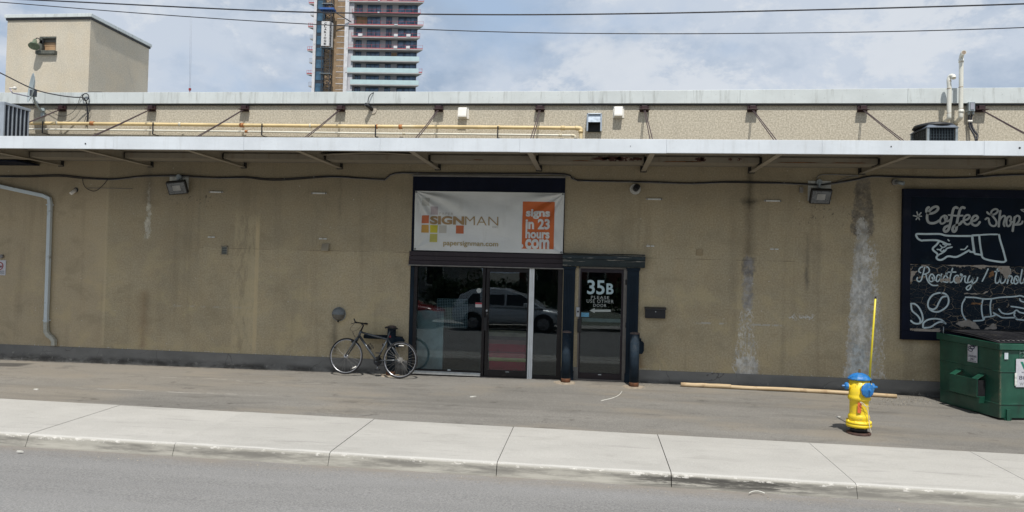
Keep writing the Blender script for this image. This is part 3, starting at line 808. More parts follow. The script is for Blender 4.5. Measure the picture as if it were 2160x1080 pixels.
# ================================================================ SHOPFRONT
def X(px, py=600, Y=0): return at(px, py, Y).x
def Z(px, py, Y=0): return at(px, py, Y).z
sf = thing('shopfront', 'dark framed glass shopfront below the white banner', 'shopfront', (-2.07, 0, 0))
YF = .03
zt = Z(1020, 562, YF); zb = .085
# navy panel above the banner and dark lintel boards below it
MB().box(SX0+.002, SX1-.002, -.012, .12, Z(1030, 404, -.01)-.25, SZ-.002).box(SX0+.004, SX0+.05, -.02, .1, 2.45, SZ-.004).box(SX1-.05, SX1-.004, -.02, .1, 2.45, SZ-.004).build('header_panel', m_navydk, sf)
MB().box(SX0-.012, SX1+.012, -.05, -.013, SZ-.03, SZ).build('header_flashing', m_wire, sf)
zl0 = Z(1030, 562, -.05); zl1 = Z(1030, 533, -.05); nb = 3
for i in range(nb):
    a = zl0+(zl1-zl0)*i/nb; b = zl0+(zl1-zl0)*(i+1)/nb
    MB().box(SX0-.03+.004*i, SX1+.005, -.055+.004*i, .1, a+.003, b-.003).build('lintel_board', m_brown, sf, bevel=.004)
MB().box(SX0-.04, SX1+.01, -.075, -.03, zl0-.02, zl0).build('drip_edge', m_wire, sf)
# frame members
xj = [SX0, X(880), X(1018), X(1033), X(1113), X(1116.5), X(1127), X(1130), X(1177), SX1]
fr = MB()
fr.box(SX0, xj[1], 0.0, .13, .03, zl0).box(xj[8], SX1, 0.0, .13, .03, zl0)
fr.box(xj[1], xj[8], .0, .12, zt-.03, zl0-.021)
fr.box(xj[2], xj[2]+.055, .005, .12, .03, zt-.03)
fr.box(xj[1], xj[2], .01, .12, .05, .13).box(xj[6], xj[8], .01, .12, .03, .105)
fr.build('frame', m_frame, sf, bevel=.003)
MB().box(SX0+.002, SX0+.075, -.012, 0.0, .03, zl0-.02).build('side_jamb', m_navy, sf)
MB().box(X(870), xj[2]+.0, -.045, .01, .045, .085).box(X(870), xj[2], -.012, .01, .085, .1).build('sill', M('sill_white', (.55, .55, .52), .6, var=.15, sc=12), sf)
MB().box(SX0, SX1, -.01, .12, -.02, .044).build('threshold', M('threshold_dirty', (.06, .05, .045), .8), sf)
MB().box(xj[1]+.001, xj[2]-.001, YF+.015, YF+.021, .13, zt-.03).build('pane', m_glass, sf)
MB().box(xj[6]+.001, xj[8]-.001, YF+.015, YF+.021, .105, zt-.03).build('pane', m_glass, sf)
mb = MB()
x0, x1 = xj[5], xj[6]
for k in range(3):
    a = x0+(x1-x0)*k/3; b = x0+(x1-x0)*(k+1)/3; mb.box(a+.002, b-.002, -.035+.008*(k == 1), .05, .01, zt)
mb.build('white_mullion', M('mullion_white', (.78, .8, .8), .45, var=.06), sf)
dl = MB().box(xj[3]-.065, xj[3], -.012, .04, .055, zt-.03).box(xj[4], xj[5]-.002, -.01, .04, .055, zt-.03).box(xj[3], xj[4], -.01, .04, .055, Z(1070, 781.5, YF)).box(xj[3], xj[4], -.01, .04, Z(1070, 574, YF), zt-.032)
door = dl.build('door', m_frame, sf, bevel=.002)
MB().box(xj[3]+.001, xj[4]-.001, .012, .018, Z(1070, 781.5, YF), Z(1070, 574, YF)).build('glass', m_glass, door)
MB().box(X(1024.5), X(1030), -.075, -.055, Z(1027, 697), Z(1027, 669)).box(X(1025), X(1029), -.055, -.012, Z(1027, 695), Z(1027, 691)).box(X(1025), X(1029), -.055, -.012, Z(1027, 674), Z(1027, 670)).build('pull_handle', m_black, door, bevel=.004)
a = at(1027, 655); MB().cyl((a.x, -.012, a.z), (a.x, -.028, a.z), .02, seg=14).build('lock_cylinder', m_alu, door)
a = at(1027.5, 662); MB().cyl((a.x, -.012, a.z), (a.x, -.018, a.z), .008, seg=10).build('lock_cylinder', m_alu, door)
a = at(947, 780.5, 0); MB().box(a.x-.03, a.x+.03, .005, .01, a.z-.01, a.z+.01).build('label', m_sign, sf)
a = at(1070, 784.5, -.01); MB().box(a.x-.035, a.x+.035, -.014, -.01, a.z-.004, a.z+.004).build('label', m_sign, sf)
# stickers on the left pane
a = at(1010, 613, YF); MB().cyl((a.x, YF+.014, a.z), (a.x, YF+.012, a.z), .048, seg=20).build('sticker', M('sticker_pale', (.4, .43, .42), .6, var=.2, sc=20), sf, label='round white sticker')
p0, p1 = at(1002.5, 648, YF), at(1016.5, 638.5, YF); zm = p1.z-(p1.z-p0.z)*.35
s_ = MB().box(p0.x, p1.x, YF+.010, YF+.014, p0.z, p1.z).build('sticker', M('sticker_white', (.6, .58, .58), .6), sf, label='small red and white sticker')
MB().box(p0.x+.001, p1.x-.001, YF+.008, YF+.0099, zm, p1.z-.001).build('sticker_band', M('sticker_red', (.45, .04, .06), .6), s_)
# weather strip slat inside, low white box, seen through the glass
a = at(1127, 567)
# ---------------------------------------------------------------- vinyl banner
YBN = -.06
c3 = lambda cx, cy: at(870+cx/6.545, 390+cy/6.545, YBN)
TL, TR, BR, BL = c3(40, 82), c3(2098, 112), c3(2072, 952), c3(20, 900)
def bn_uv(x, z):
    v = (z-BL.z)/(TL.z-BL.z); u = (x-(BL.x*(1-v)+TL.x*v))/((BR.x*(1-v)+TR.x*v)-(BL.x*(1-v)+TL.x*v))
    v = (z-(BL.z*(1-u)+BR.z*u))/((TL.z*(1-u)+TR.z*u)-(BL.z*(1-u)+BR.z*u)); return u, v
def disp(x, z):
    u, v = bn_uv(x, z); u = min(1, max(0, u)); v = min(1, max(0, v))
    w = 3.0; h = 1.2; d_ = 0
    for (cu, cv_, sg, k, am) in ((0, 1, 1, 15, 1.0), (1, 1, -1, 13, .75), (0, 0, 1, 9, .35), (1, 0, -1, 9, .4)):
        dx = (u-cu)*w*sg; dz = (cv_-v)*h*(1 if cv_ else -1)
        r = math.hypot(dx, dz)+1e-4; th = math.atan2(abs(dz), max(dx, 1e-4))
        d_ += am*.058*math.sin(th*k+.8*math.sin(3*r)+cu)*min(r*2.5, 1)*math.exp(-r*1.55)
    s = (1-v)/(4*u*(1-u)*.9+.14)
    d_ += .014*math.sin(s*10+1.2*math.sin(u*5))*math.exp(-abs(s-.75)*1.0)*4*u*(1-u)
    d_ += .004*math.sin(u*31+v*7)*math.sin(v*17-u*5)
    d_ += -.02*math.sin(PI*u)*math.sin(PI*v)
    return d_
bn = thing('banner', 'large wrinkled white vinyl banner with sign maker logo above the glass shopfront', 'banner', ((BL.x+BR.x)/2, YBN, (BL.z+TL.z)/2))
mt, g, p, o_ = newmat('banner_vinyl'); co = g.obj()
c = g.mix(g.mr(g.noise(co, 1.4, 5), .3, .7), (.62, .63, .6, 1), (.7, .71, .69, 1))
c = g.mix(g.mul(g.mr(g.noise(g.scale(co, (1, 1, .4)), 5, 6, .7), .55, .75), .25), c, (.4, .385, .33, 1))
g.put(p.inputs['Base Color'], c); p.inputs['Roughness'].default_value = .55
g.put(p.inputs['Normal'], g.bump(g.noise(g.scale(co, (1, 1, 2)), 9, 5, .65), .008, .6))
def bpt(u, v, off=0):
    x = (BL.x*(1-v)+TL.x*v)*(1-u)+(BR.x*(1-v)+TR.x*v)*u; z = (BL.z*(1-u)+BR.z*u)*(1-v)+(TL.z*(1-u)+TR.z*u)*v
    return x, z
mb = MB().sheet(220, 90, lambda u, v: (bpt(u, v)[0], YBN+disp(*bpt(u, v)), bpt(u, v)[1]))
o = mb.build('cloth', mt, bn, recalc=False)
for q in (TL, TR, BL, BR):
    s1 = 1 if q.x < -2 else -1; s2 = -1 if q.z > 3 else 1
    MB().torus((q.x+.025*s1, YBN-.012, q.z+.025*s2), .014, .005, seg=12, rs=5).build('grommet', m_black, bn)
def print_(name, x0, x1, z0, z1, col, rough=.55):
    mt = M('print_'+name, col, rough, var=.07, sc=4)
    mb = MB(); n = max(2, int((x1-x0)/.018)); m_ = max(2, int((z1-z0)/.018))
    mb.sheet(n, m_, lambda u, v: (x0+(x1-x0)*u, YBN-.003+disp(x0+(x1-x0)*u, z0+(z1-z0)*v), z0+(z1-z0)*v))
    return mb.build('print_square', mt, bn, recalc=False)
def sq(name, cx0, cy0, cx1, cy1, col):
    a, b = c3(cx0, cy1), c3(cx1, cy0); return print_(name, a.x, b.x, a.z, b.z, col)
sq('orange_red', 124, 422, 234, 530, (.5, .13, .045)); sq('orange_red', 602, 562, 710, 672, (.5, .13, .045))
sq('amber', 122, 552, 228, 658, (.5, .28, .055)); sq('yellow', 244, 556, 350, 660, (.52, .46, .03))
sq('yellow_green', 238, 678, 347, 790, (.48, .44, .1)); sq('mauve', 250, 302, 358, 410, (.43, .37, .38))
sq('cream', 366, 560, 474, 664, (.5, .475, .41)); sq('faint', 130, 180, 240, 285, (.5, .5, .46))
a, b = c3(1508, 880), c3(1965, 236); ob = print_('orange_block', a.x, b.x, a.z, b.z, (.56, .125, .025))
def btxt(s, cx0, cx1, cyt, cyb, col, nm, off=-.009, **kw):
    a, b = c3(cx0, cyb), c3(cx1, cyt)
    return text(s, a.x, b.x, a.z, b.z, YBN+off, M(nm, col, .55, var=.05), bn, disp=disp, **kw)
btxt('PAPER', 376, 564, 384, 414, (.36, .33, .28), 'print_grey', off=-.004, bold=-.01, spacing=1.3)
btxt('SIGN', 246, 720, 436, 545, (.34, .22, .1), 'print_bronze', bold=.045)
btxt('MAN', 728, 1190, 443, 555, (.34, .24, .11), 'print_bronze2', bold=-.012)
btxt('INC', 1105, 1190, 570, 596, (.36, .33, .28), 'print_grey', off=-.004, spacing=1.3)
btxt('papersignman.com', 425, 1184, 785, 855, (.37, .28, .12), 'print_gold', bold=.012)
for s, x0, x1, yt, yb in (('signs', 1566, 1902, 338, 470), ('in 23', 1562, 1900, 472, 612), ('hours', 1560, 1896, 618, 738), ('com', 1556, 1892, 752, 884)):
    btxt(s, x0, x1, yt, yb, (.64, .65, .63), 'print_white', off=-.012, bold=.04)
btxt('.', 1500, 1532, 818, 868, (.64, .65, .63), 'print_white', off=-.008)

# ================================================================ SIDE DOOR 35B
sdr = thing('side_door', 'dark framed glass door lettered 35B with arrow to the other door', 'door', (.2, 0, 0))
zd0, zd1 = .075, Z(1268, 567)
xf0, xf1 = X(1215), X(1321)
MB().box(DX0, xf0+.05, -.01, .14, .03, DZ).box(xf1-.05, DX1, -.01, .14, .03, DZ).box(xf0+.05, xf1-.05, -.01, .14, zd1, DZ).box(xf0, xf1, -.03, .14, .02, .075).build('frame', m_doorfr, sdr, bevel=.003)
a0, a1 = X(1226.5), X(1311); g0, g1 = Z(1268, 787.5), Z(1268, 575)
lf = MB().box(xf0+.052, a0, -.005, .045, zd0, zd1-.002).box(a1, xf1-.052, -.005, .045, zd0, zd1-.002).box(a0, a1, -.005, .045, zd0, g0).box(a0, a1, -.005, .045, g1, zd1-.002).build('leaf', M('door_brown_black', (.018, .013, .018), .4, .2, var=.2), sdr, bevel=.003)
MB().box(a0+.001, a1-.001, .015, .021, g0, g1).build('glass', m_glass, lf)
c4 = lambda cx, cy, Y=.01: at(1180+cx/3.6, 530+cy/3.6, Y)
def dtxt(s, x0, x1, yt, yb, mat, **kw):
    a, b = c4(x0, yb), c4(x1, yt); return text(s, a.x, b.x, a.z, b.z, .0135, mat, lf, **kw)
mL = M('vinyl_pale_blue', (.42, .55, .58), .5, var=.05); mL2 = M('vinyl_pale_grey', (.4, .44, .42), .5, var=.05)
dtxt('35', 210, 345, 220, 326, mL, bold=.02); dtxt('B', 356, 412, 245, 326, mL, bold=.03)
dtxt('PLEASE', 240, 378, 342, 360, mL2, spacing=1.2); dtxt('USE OTHER', 207, 412, 370, 390, mL2, spacing=1.2); dtxt('DOOR', 257, 357, 402, 421, mL2, spacing=1.2)
P = [c4(*q) for q in ((229, 450), (268, 432), (268, 443), (390, 443), (390, 460), (268, 460), (268, 469))]
MB()._a([(q.x, .0125, q.z) for q in P]+[(q.x, .0145, q.z) for q in P], [tuple(range(7)), tuple(range(13, 6, -1))]).build('arrow', mL2, lf)
a, b = c4(165, 497), c4(225, 467); MB().box(a.x, b.x, .009, .0145, a.z, b.z).build('sticker', M('sticker_blue', (.1, .3, .45), .5, var=.25, sc=40), lf)
a, b = c4(127, 495), c4(154, 425); pl = MB().box(a.x, b.x, -.03, -.006, a.z, b.z).build('lock_plate', m_alu, lf, bevel=.004)
a_ = c4(141, 458, -.03); MB().cyl((a_.x, -.03, a_.z), (a_.x, -.045, a_.z), .018, seg=14).build('lock_cylinder', m_black, pl)
a, b = c4(135, 615), c4(167, 512); MB().box(a.x, b.x, -.06, -.02, a.z, b.z).box(a.x+.02, b.x-.02, -.02, -.004, a.z+.03, a.z+.06).box(a.x+.02, b.x-.02, -.02, -.004, b.z-.06, b.z-.03).build('pull_handle', m_black, lf, bevel=.006)
a, b = c4(172, 533), c4(465, 517); MB().box(a.x, b.x, .035, .05, a.z, b.z).build('push_bar', M('bar_grey', (.2, .21, .19), .5), lf)
for cy in (235, 560, 905):
    a = c4(505, cy, -.005); MB().cyl((a.x, -.02, a.z-.05), (a.x, -.02, a.z+.05), .011, seg=10).build('hinge', m_black, sdr)
a = c4(305, 937, 0); MB().box(a.x-.03, a.x+.03, -.009, -.0055, a.z-.006, a.z+.006).build('label', m_sign, lf)
# door surround
sur = thing('door_surround', 'navy wooden pilasters and flaking cornice around the narrow 35B door', 'door surround', (.2, 0, 0))
for (u0, u1) in ((X(1188.5), X(1213)), (X(1322.5), X(1347.5))):
    zc = Z(1268, 570)
    p_ = MB().box(u0, u1, -.05, -.001, .05, zc).build('pilaster', m_navy, sur, bevel=.004)
    nfl = 5
    for k in range(nfl):
        xa = u0+.035+(u1-u0-.07)*k/nfl; MB().box(xa, xa+(u1-u0-.07)/nfl-.012, -.057, -.05, .35, zc-.1).build('flute', m_navy, p_, bevel=.003)
    MB().box(u0-.012, u1+.012, -.068, -.001, .05, .22).build('plinth_block', m_navy, p_, bevel=.004)
    MB().box(u0-.01, u1+.01, -.07, -.001, zc, zc+.03).box(u0-.02, u1+.02, -.082, -.001, zc+.03, Z(1268, 564)).build('capital', m_navy, p_, bevel=.003)
mt, g, p, o_ = newmat('flaking_navy'); co = g.obj()
c = g.mix(g.mr(g.noise(co, 5, 5), .3, .7), (.007, .018, .024, 1), (.016, .03, .036, 1))
fl = g.noise(g.scale(co, (.14, 1, 1.7)), 12, 5, .66, .6)
zc = g.xyz(co)[2]
c = g.mix(g.mul(g.mr(fl, .57, .59), .9), c, (.42, .41, .37, 1))
c = g.mix(g.mul(g.mr(fl, .54, .57), g.mr(fl, .57, .59, 1, 0), .8), c, (.004, .006, .008, 1))
g.put(p.inputs['Base Color'], c); p.inputs['Roughness'].default_value = .6
g.put(p.inputs['Normal'], g.bump(g.mr(fl, .58, .62), .004, .8))
k0, k1 = X(1187, 550, -.13), X(1361, 550, -.13); kz0, kz1 = Z(1268, 563, -.13), Z(1268, 540, -.13)
cr = MB().prism([(-.001, kz0), (-.085, kz0), (-.1, kz0+.02), (-.16, kz1-.07), (-.19, kz1-.06), (-.19, kz1), (-.001, kz1+.05)], k0, k1, plane='yz')
oc = cr.build('cornice', mt, sur, bevel=.003)

# ================================================================ bollards
def bollard(px, pyb, pyt, r, lab, third=False):
    P = ong(px, pyb); P.y = min(P.y, -.3) if not third else -.16; P.x = at(px, pyb, P.y).x
    P.z = gz(P.x, P.y)
    t = thing('bollard', lab, 'bollard', P, group='navy steel bollards along the wall')
    top = at(px, pyt, P.y).z
    mt = M('bollard_paint', (.014, .023, .034), .7, var=.3, sc=8, dirt=(.045, .055, .065, 1), dsc=7, dth=(.5, .8), spec=.12)
    MB().lathe([(r, -.02), (r, top-P.z-.02)], P, seg=28).build('pipe', mt, t)
    MB().lathe([(r+.002, 0), (r+.004, .02), (r*.6, .034), (0, .04)], (P.x, P.y, top-.04), seg=28).build('cap', M('bollard_cap_rusty', (.1, .075, .068), .7, var=.3, sc=15, dirt=(.08, .03, .02, 1), dsc=12), t)
    MB().lathe([(r+.003, -.02), (r+.004, .05+.02), (r+.001, .085)], P, seg=28).build('rust_collar', m_rust, t)
    mb = MB(); n = 18; rr_ = random.Random(int(px))
    pts = [(P.x+math.cos(2*PI*k/n)*(r+.07+.07*rr_.random()), P.y+math.sin(2*PI*k/n)*(r+.05+.06*rr_.random())) for k in range(n)]
    mb._a([(x, y, P.z+.012) for x, y in pts]+[(x*1.0+(x-P.x)*.1, y+(y-P.y)*.1, P.z-.02) for x, y in pts], [tuple(range(n))]+[(i, i+n, (i+1) % n+n, (i+1) % n) for i in range(n)])
    mb.build('footing', m_concbase, t)
    return t, P, top
b1, P1, _ = bollard(1193, 807, 697, .085, 'navy steel bollard between the shopfront and the 35B door')
b2, P2, _ = bollard(1337, 816, 700, .085, 'navy steel bollard right of the 35B door with rusty cap and stained foot')
b3, P3, T3 = bollard(823.5, 797, 686, .083, 'navy steel bollard behind the bicycle saddle', True)
# wall boxes and rail fittings behind the bollards
a, b = at(1341, 745, -.05), at(1358, 716, -.05)
o = MB().box(a.x, b.x-.03, -.16, -.001, a.z, b.z-.03).prism([(b.x-.03, a.z), (b.x+.0, a.z+.06), (b.x+.0, b.z-.06), (b.x-.03, b.z-.03)], -.15, -.001).box(a.x, b.x-.05, -.1, -.001, b.z-.03, b.z+.02).build('hose_box', m_navy, bevel=.006)
recentre(o, (a.x, -.05, a.z)); tag(o, 'small navy box on the wall behind the bollard right of the 35B door', 'wall box')
rt = thing('pipe_rail', 'short horizontal navy pipe rail fixed to the bollard behind the bicycle', 'rail', (P3.x, P3.y, .6))
ra, rb = at(768, 709.5, -.12), at(815, 710, -.12)
MB().tube([(ra.x, -.12, ra.z), (rb.x+.08, -.12, ra.z-.0)], .042, 14).build('pipe', m_navy, rt)
MB().tube([(ra.x+.02, -.12, ra.z), (ra.x+.02, 0, ra.z)], .03, 10).build('stub', m_navy, rt)
MB().box(rb.x+.08, P3.x+.2, -.2, -.06, ra.z-.18, ra.z+.02).prism([(P3.x+.2, ra.z-.16), (P3.x+.24, ra.z-.12), (P3.x+.24, ra.z-.04), (P3.x+.2, ra.z)], -.19, -.07).build('bracket_box', m_navy, rt, bevel=.006)

# ================================================================ WALL FIXTURES
# mailbox
a, b = at(1361, 671, -.1), at(1404, 650, -.1)
mbx = thing('mailbox', 'black horizontal mailbox on the stucco right of the 35B door', 'mailbox', ((a.x+b.x)/2, 0, a.z))
MB().box(a.x, b.x, -.1, -.001, a.z, b.z-.03).build('body', m_black, mbx, bevel=.008)
MB().prism([(-.001, b.z-.03), (-.125, b.z-.035), (-.125, b.z-.02), (-.06, b.z+.005), (-.001, b.z+.012)], a.x-.012, b.x+.012, plane='yz').build('lid', M('mailbox_lid', (.03, .03, .035), .4), mbx)
q = at(1383, 657.5, -.1); MB().cyl((q.x, -.1, q.z), (q.x, -.106, q.z), .011, seg=12).build('lock', m_alu, mbx)
# round half lamp by the bicycle
q = at(713, 663, -.06); R_ = .138
lm = thing('bulkhead_lamp', 'grey round bulkhead lamp on the wall above the bicycle front wheel', 'lamp', (q.x, 0, q.z))
def dome(sc, zlo, zhi, r, dep, nm, mat):
    mb = MB(); n = 24; k = 12; vs = []; fs = []
    for j in range(k+1):
        for i in range(n+1):
            el = zlo+(zhi-zlo)*i/n; az = PI*j/k
            vs.append((q.x+r*math.cos(el)*math.cos(az), -.02-dep*math.cos(el)*math.sin(az), q.z+r*math.sin(el)))
    for j in range(k):
        for i in range(n): fs.append((j*(n+1)+i, j*(n+1)+i+1, (j+1)*(n+1)+i+1, (j+1)*(n+1)+i))
    mb._a(vs, fs, True); return mb.build(nm, mat, lm)
MB().lathe([(R_+.004, 0), (R_+.004, .02)], (q.x, -.02, q.z), axis='y', seg=28).build('back_plate', m_galv, lm)
dome(1, 0, PI/2, R_, .11, 'hood', M('lamp_hood_grey', (.16, .175, .18), .5, var=.1, dirt=(.1, .08, .06, 1), dsc=10))
dome(1, -PI/2, -.02, R_*.96, .1, 'diffuser', M('lamp_glass_grey', (.13, .12, .1), .25, var=.15, dirt=(.05, .045, .035, 1), dsc=14))
MB().cyl((q.x, -.05, q.z-R_*.93), (q.x, -.05, q.z-R_-.02), .018, seg=10).build('nipple', m_black, lm)
# floodlights
def flood(px0, py0, px1, py1, plate, lab, skew):
    Y = -.12
    a, b = at(px0, py1, Y), at(px1, py0, Y)
    t = thing('floodlight', lab, 'floodlight', ((a.x+b.x)/2, 0, (a.z+b.z)/2), group='floodlights under the canopy')
    pa, pb = at(plate[0], plate[3], -.01), at(plate[2], plate[1], -.01)
    MB().box(pa.x, pb.x, -.012, -.001, pa.z, pb.z).build('mounting_plate', M('plate_pale', (.55, .56, .53), .7, var=.2, sc=8), t)
    w = b.x-a.x; h = b.z-a.z
    mat = Matrix.Translation(((a.x+b.x)/2, -.13, (a.z+b.z)/2)) @ Matrix.Rotation(.55, 4, 'X') @ Matrix.Rotation(skew, 4, 'Z')
    bd = MB().box(-w/2, w/2, -.04, .05, -h*.6, h*.6)
    for k in range(7): bd.box(-w/2+.02+(w-.04)*k/6-.004, -w/2+.02+(w-.04)*k/6+.004, .05, .075, -h*.5, h*.5)
    bd.xf(mat).build('housing', m_black, t, bevel=.004)
    MB().box(-w/2+.02, w/2-.02, -.046, -.041, -h*.6+.02, h*.6-.02).xf(mat).build('reflector', M('flood_reflector', (.14, .15, .16), .3, .4), t)
    MB().box(-w*.2, w*.2, -.052, -.0465, -h*.22, h*.28).xf(mat).build('lamp_chip', M('flood_chip', (.34, .34, .33), .4), t)
    cx_ = (a.x+b.x)/2-.01
    MB().cyl((cx_, -.09, pb.z-.03), (cx_, -.001, pb.z-.03), .05, seg=16).box(cx_-.015, cx_+.015, -.1, -.05, (a.z+b.z)/2, pb.z-.03).build('junction_box', m_galv, t)
    return t
flood(356, 384, 393, 407, (357, 371, 398, 405), 'black floodlight on pale plate near the left end of the wall', .25)
flood(1709, 401, 1752, 427, (1704, 382, 1753, 424), 'black floodlight on pale plate between the two pale wall stains', -.05)
# camera / horn at right, round vent, small spot at left
q = at(1340, 399, -.02)
vt = thing('round_vent', 'round grey dryer vent with dark mouth high on the wall right of the banner', 'vent', (q.x, 0, q.z))
MB().lathe([(.1, 0), (.105, .012), (.07, .03)], (q.x, -.03, q.z), axis='y', seg=20).build('flange', M('vent_putty', (.5, .49, .45), .8, var=.3, sc=20), vt)
MB().tube([(q.x+.01, -.02, q.z+.01), (q.x+.02, -.1, q.z+.02), (q.x+.03, -.15, q.z+.04)], [.06, .058, .055], 16).build('pipe', m_black, vt)
q = at(1890, 384, -.05)
sl = thing('spot_lamp', 'small grey spot lamp on the wall left of the coffee board', 'lamp', (q.x, 0, q.z))
MB().cyl((q.x-.01, 0, q.z), (q.x-.01, -.05, q.z), .055, seg=14).build('base', m_wire, sl)
MB().tube([(q.x, -.05, q.z), (q.x+.04, -.12, q.z-.02), (q.x+.09, -.17, q.z-.04)], [.03, .035, .038], 12).build('lamp_head', m_galv, sl)
q = at(154, 405, -.05)
pl = thing('pipe_stub', 'short pale pipe stub on the wall right of the downspout', 'pipe', (q.x, 0, q.z))
MB().tube([(q.x+.03, 0, q.z+.05), (q.x-.01, -.1, q.z-.04)], .035, 12).build('stub', m_white, pl)
MB().cyl((q.x+.032, -.0, q.z+.05), (q.x+.03, -.014, q.z+.05), .05, seg=14).build('collar', m_black, pl)
q = at(3, 541, -.03); o = MB().cyl((q.x, -.001, q.z), (q.x, -.06, q.z), .04, seg=14).build('pipe_stub', m_wire); recentre(o, (q.x, 0, q.z)); tag(o, 'small grey pipe end above the no smoking notice', 'pipe')
# louvre, hood and blank
a, b = at(466.5, 537, -.01), at(480.5, 519, -.01)
lv = thing('wall_louvre', 'small square slatted vent on the wall below the left light strip', 'vent', (a.x, 0, a.z))
MB().box(a.x, a.x+.015, -.02, -.001, a.z, b.z).box(b.x-.015, b.x, -.02, -.001, a.z, b.z).box(a.x, b.x, -.02, -.001, b.z-.015, b.z).box(a.x, b.x, -.02, -.001, a.z, a.z+.015).build('frame', M('vent_beige', (.3, .27, .2), .7), lv)
MB().box(a.x+.015, b.x-.015, -.004, -.001, a.z+.015, b.z-.015).build('recess', m_dark, lv)
for k in range(4):
    zz_ = a.z+.025+(b.z-a.z-.04)*k/4; MB().hexa([(a.x+.016, -.016, zz_), (b.x-.016, -.016, zz_), (b.x-.016, -.013, zz_), (a.x+.016, -.013, zz_), (a.x+.016, -.006, zz_+.022), (b.x-.016, -.006, zz_+.022), (b.x-.016, -.003, zz_+.022), (a.x+.016, -.003, zz_+.022)]).build('slat', M('vent_slat', (.22, .23, .2), .6), lv)
a, b = at(678.5, 529, -.05), at(693.5, 514, -.05)
o = MB().prism([(-.001, a.z), (-.09, a.z), (-.09, a.z+.02), (-.03, b.z), (-.001, b.z)], a.x, b.x, plane='yz').build('vent_hood', M('vent_beige2', (.3, .26, .19), .75)); recentre(o, (a.x, 0, a.z)); tag(o, 'small beige square vent hood left of the banner', 'vent')
a, b = at(1468, 539, -.0), at(1482.5, 525, -.0)
o = MB().box(a.x, b.x, -.012, -.001, a.z, b.z).box(a.x+.015, b.x-.015, -.018, -.012, a.z+.015, b.z-.015).build('cover_plate', M('plate_stucco', (.34, .27, .165), .9), bevel=.004); recentre(o, (a.x, 0, a.z)); tag(o, 'painted over square cover plate on the wall right of the banner', 'cover plate')
# thin white strips, long above and short pairs below
strip_at = [((441, 405), 29, 'leftmost of the four long white strips, below the left floodlight'), ((657, 407.5), 32, 'long white strip halfway between the left floodlight and the banner'),
            ((1363, 420), 34, 'long white strip just right of the round vent'), ((1612, 423.5), 36, 'long white strip right of the dark drip stain')]
for (px, py), w, lab in strip_at:
    a, b = at(px, py, -.02), at(px+w, py, -.02)
    t = thing('light_strip', lab, 'light strip', (a.x, 0, a.z), group='white strips on the upper wall')
    MB().box(a.x, b.x, -.03, -.001, a.z-.014, a.z+.014).build('channel', M('strip_white', (.62, .62, .58), .5, var=.1, sc=20), t, bevel=.003)
    for xx in (a.x+.015, b.x-.015): MB().box(xx-.012, xx+.012, -.036, -.03, a.z-.017, a.z+.017).build('end_cap', m_wire, t)
for (px, py), w, lab in [((438.5, 500), 14, 'pair of short white clips under the leftmost long strip'), ((673, 517-14+0.5), 16, 'pair of short white clips above the beige vent hood'),
                         ((1364, 519), 16, 'pair of short white clips above the mailbox'), ((1625, 525.5), 17, 'pair of short white clips beside the grey cement stain')]:
    a, b = at(px, py, -.02), at(px+w, py, -.02); w2 = (b.x-a.x)
    t = thing('clip_pair', lab, 'bracket', (a.x, 0, a.z), group='short white clips on the wall seam')
    MB().box(a.x, a.x+w2*.42, -.025, -.001, a.z-.012, a.z+.012).build('clip', MATS['strip_white'], t)
    MB().box(a.x+w2*.56, b.x, -.025, -.001, a.z-.012, a.z+.012).build('clip', MATS['strip_white'], t)
# downspout
D_ = [(-190, 346), (-70, 374), (0, 393), (60, 406), (92, 413), (104, 418.5), (105.5, 428), (103.5, 500), (101, 580), (97.5, 680), (98, 700), (103, 708), (109, 712), (114, 719), (113.5, 729)]
t = thing('downspout', 'pale grey rain downspout bending down the wall at the far left', 'downspout', (at(100, 600).x, 0, 0))
P = [Vector((at(x, y, -.06).x, -.06, at(x, y, -.06).z)) for x, y in D_]
def recttube(P, w, dp):
    mb = MB(); vs = []; fs = []
    for i, p_ in enumerate(P):
        d_ = (P[min(i+1, len(P)-1)]-P[max(0, i-1)]).normalized(); nn = Vector((-d_.z, 0, d_.x))
        vs += [p_+nn*w/2+Vector((0, -dp/2, 0)), p_-nn*w/2+Vector((0, -dp/2, 0)), p_-nn*w/2+Vector((0, dp/2, 0)), p_+nn*w/2+Vector((0, dp/2, 0))]
    for i in range(len(P)-1):
        for k in range(4): fs.append((i*4+k, i*4+(k+1) % 4, (i+1)*4+(k+1) % 4, (i+1)*4+k))
    fs += [(0, 1, 2, 3), (len(P)*4-1, len(P)*4-2, len(P)*4-3, len(P)*4-4)]
    return mb._a(vs, fs)
m_spout = M('spout_pale_blue', (.56, .62, .64), .45, .1, var=.06, sc=4, dirt=(.25, .25, .22, 1), dsc=4)
recttube(P[:10], .078, .07).build('pipe', m_spout, t, bevel=.008)
recttube(P[9:], .086, .078).build('shoe', M('spout_shoe', (.42, .42, .36), .5, var=.15, sc=10), t, bevel=.008)
for (x, y) in ((104.5, 432), (98, 676)):
    q = at(x, y, -.06); MB().box(q.x-.048, q.x+.048, -.105, -.001, q.z-.014, q.z+.014).build('strap', m_spout, t)
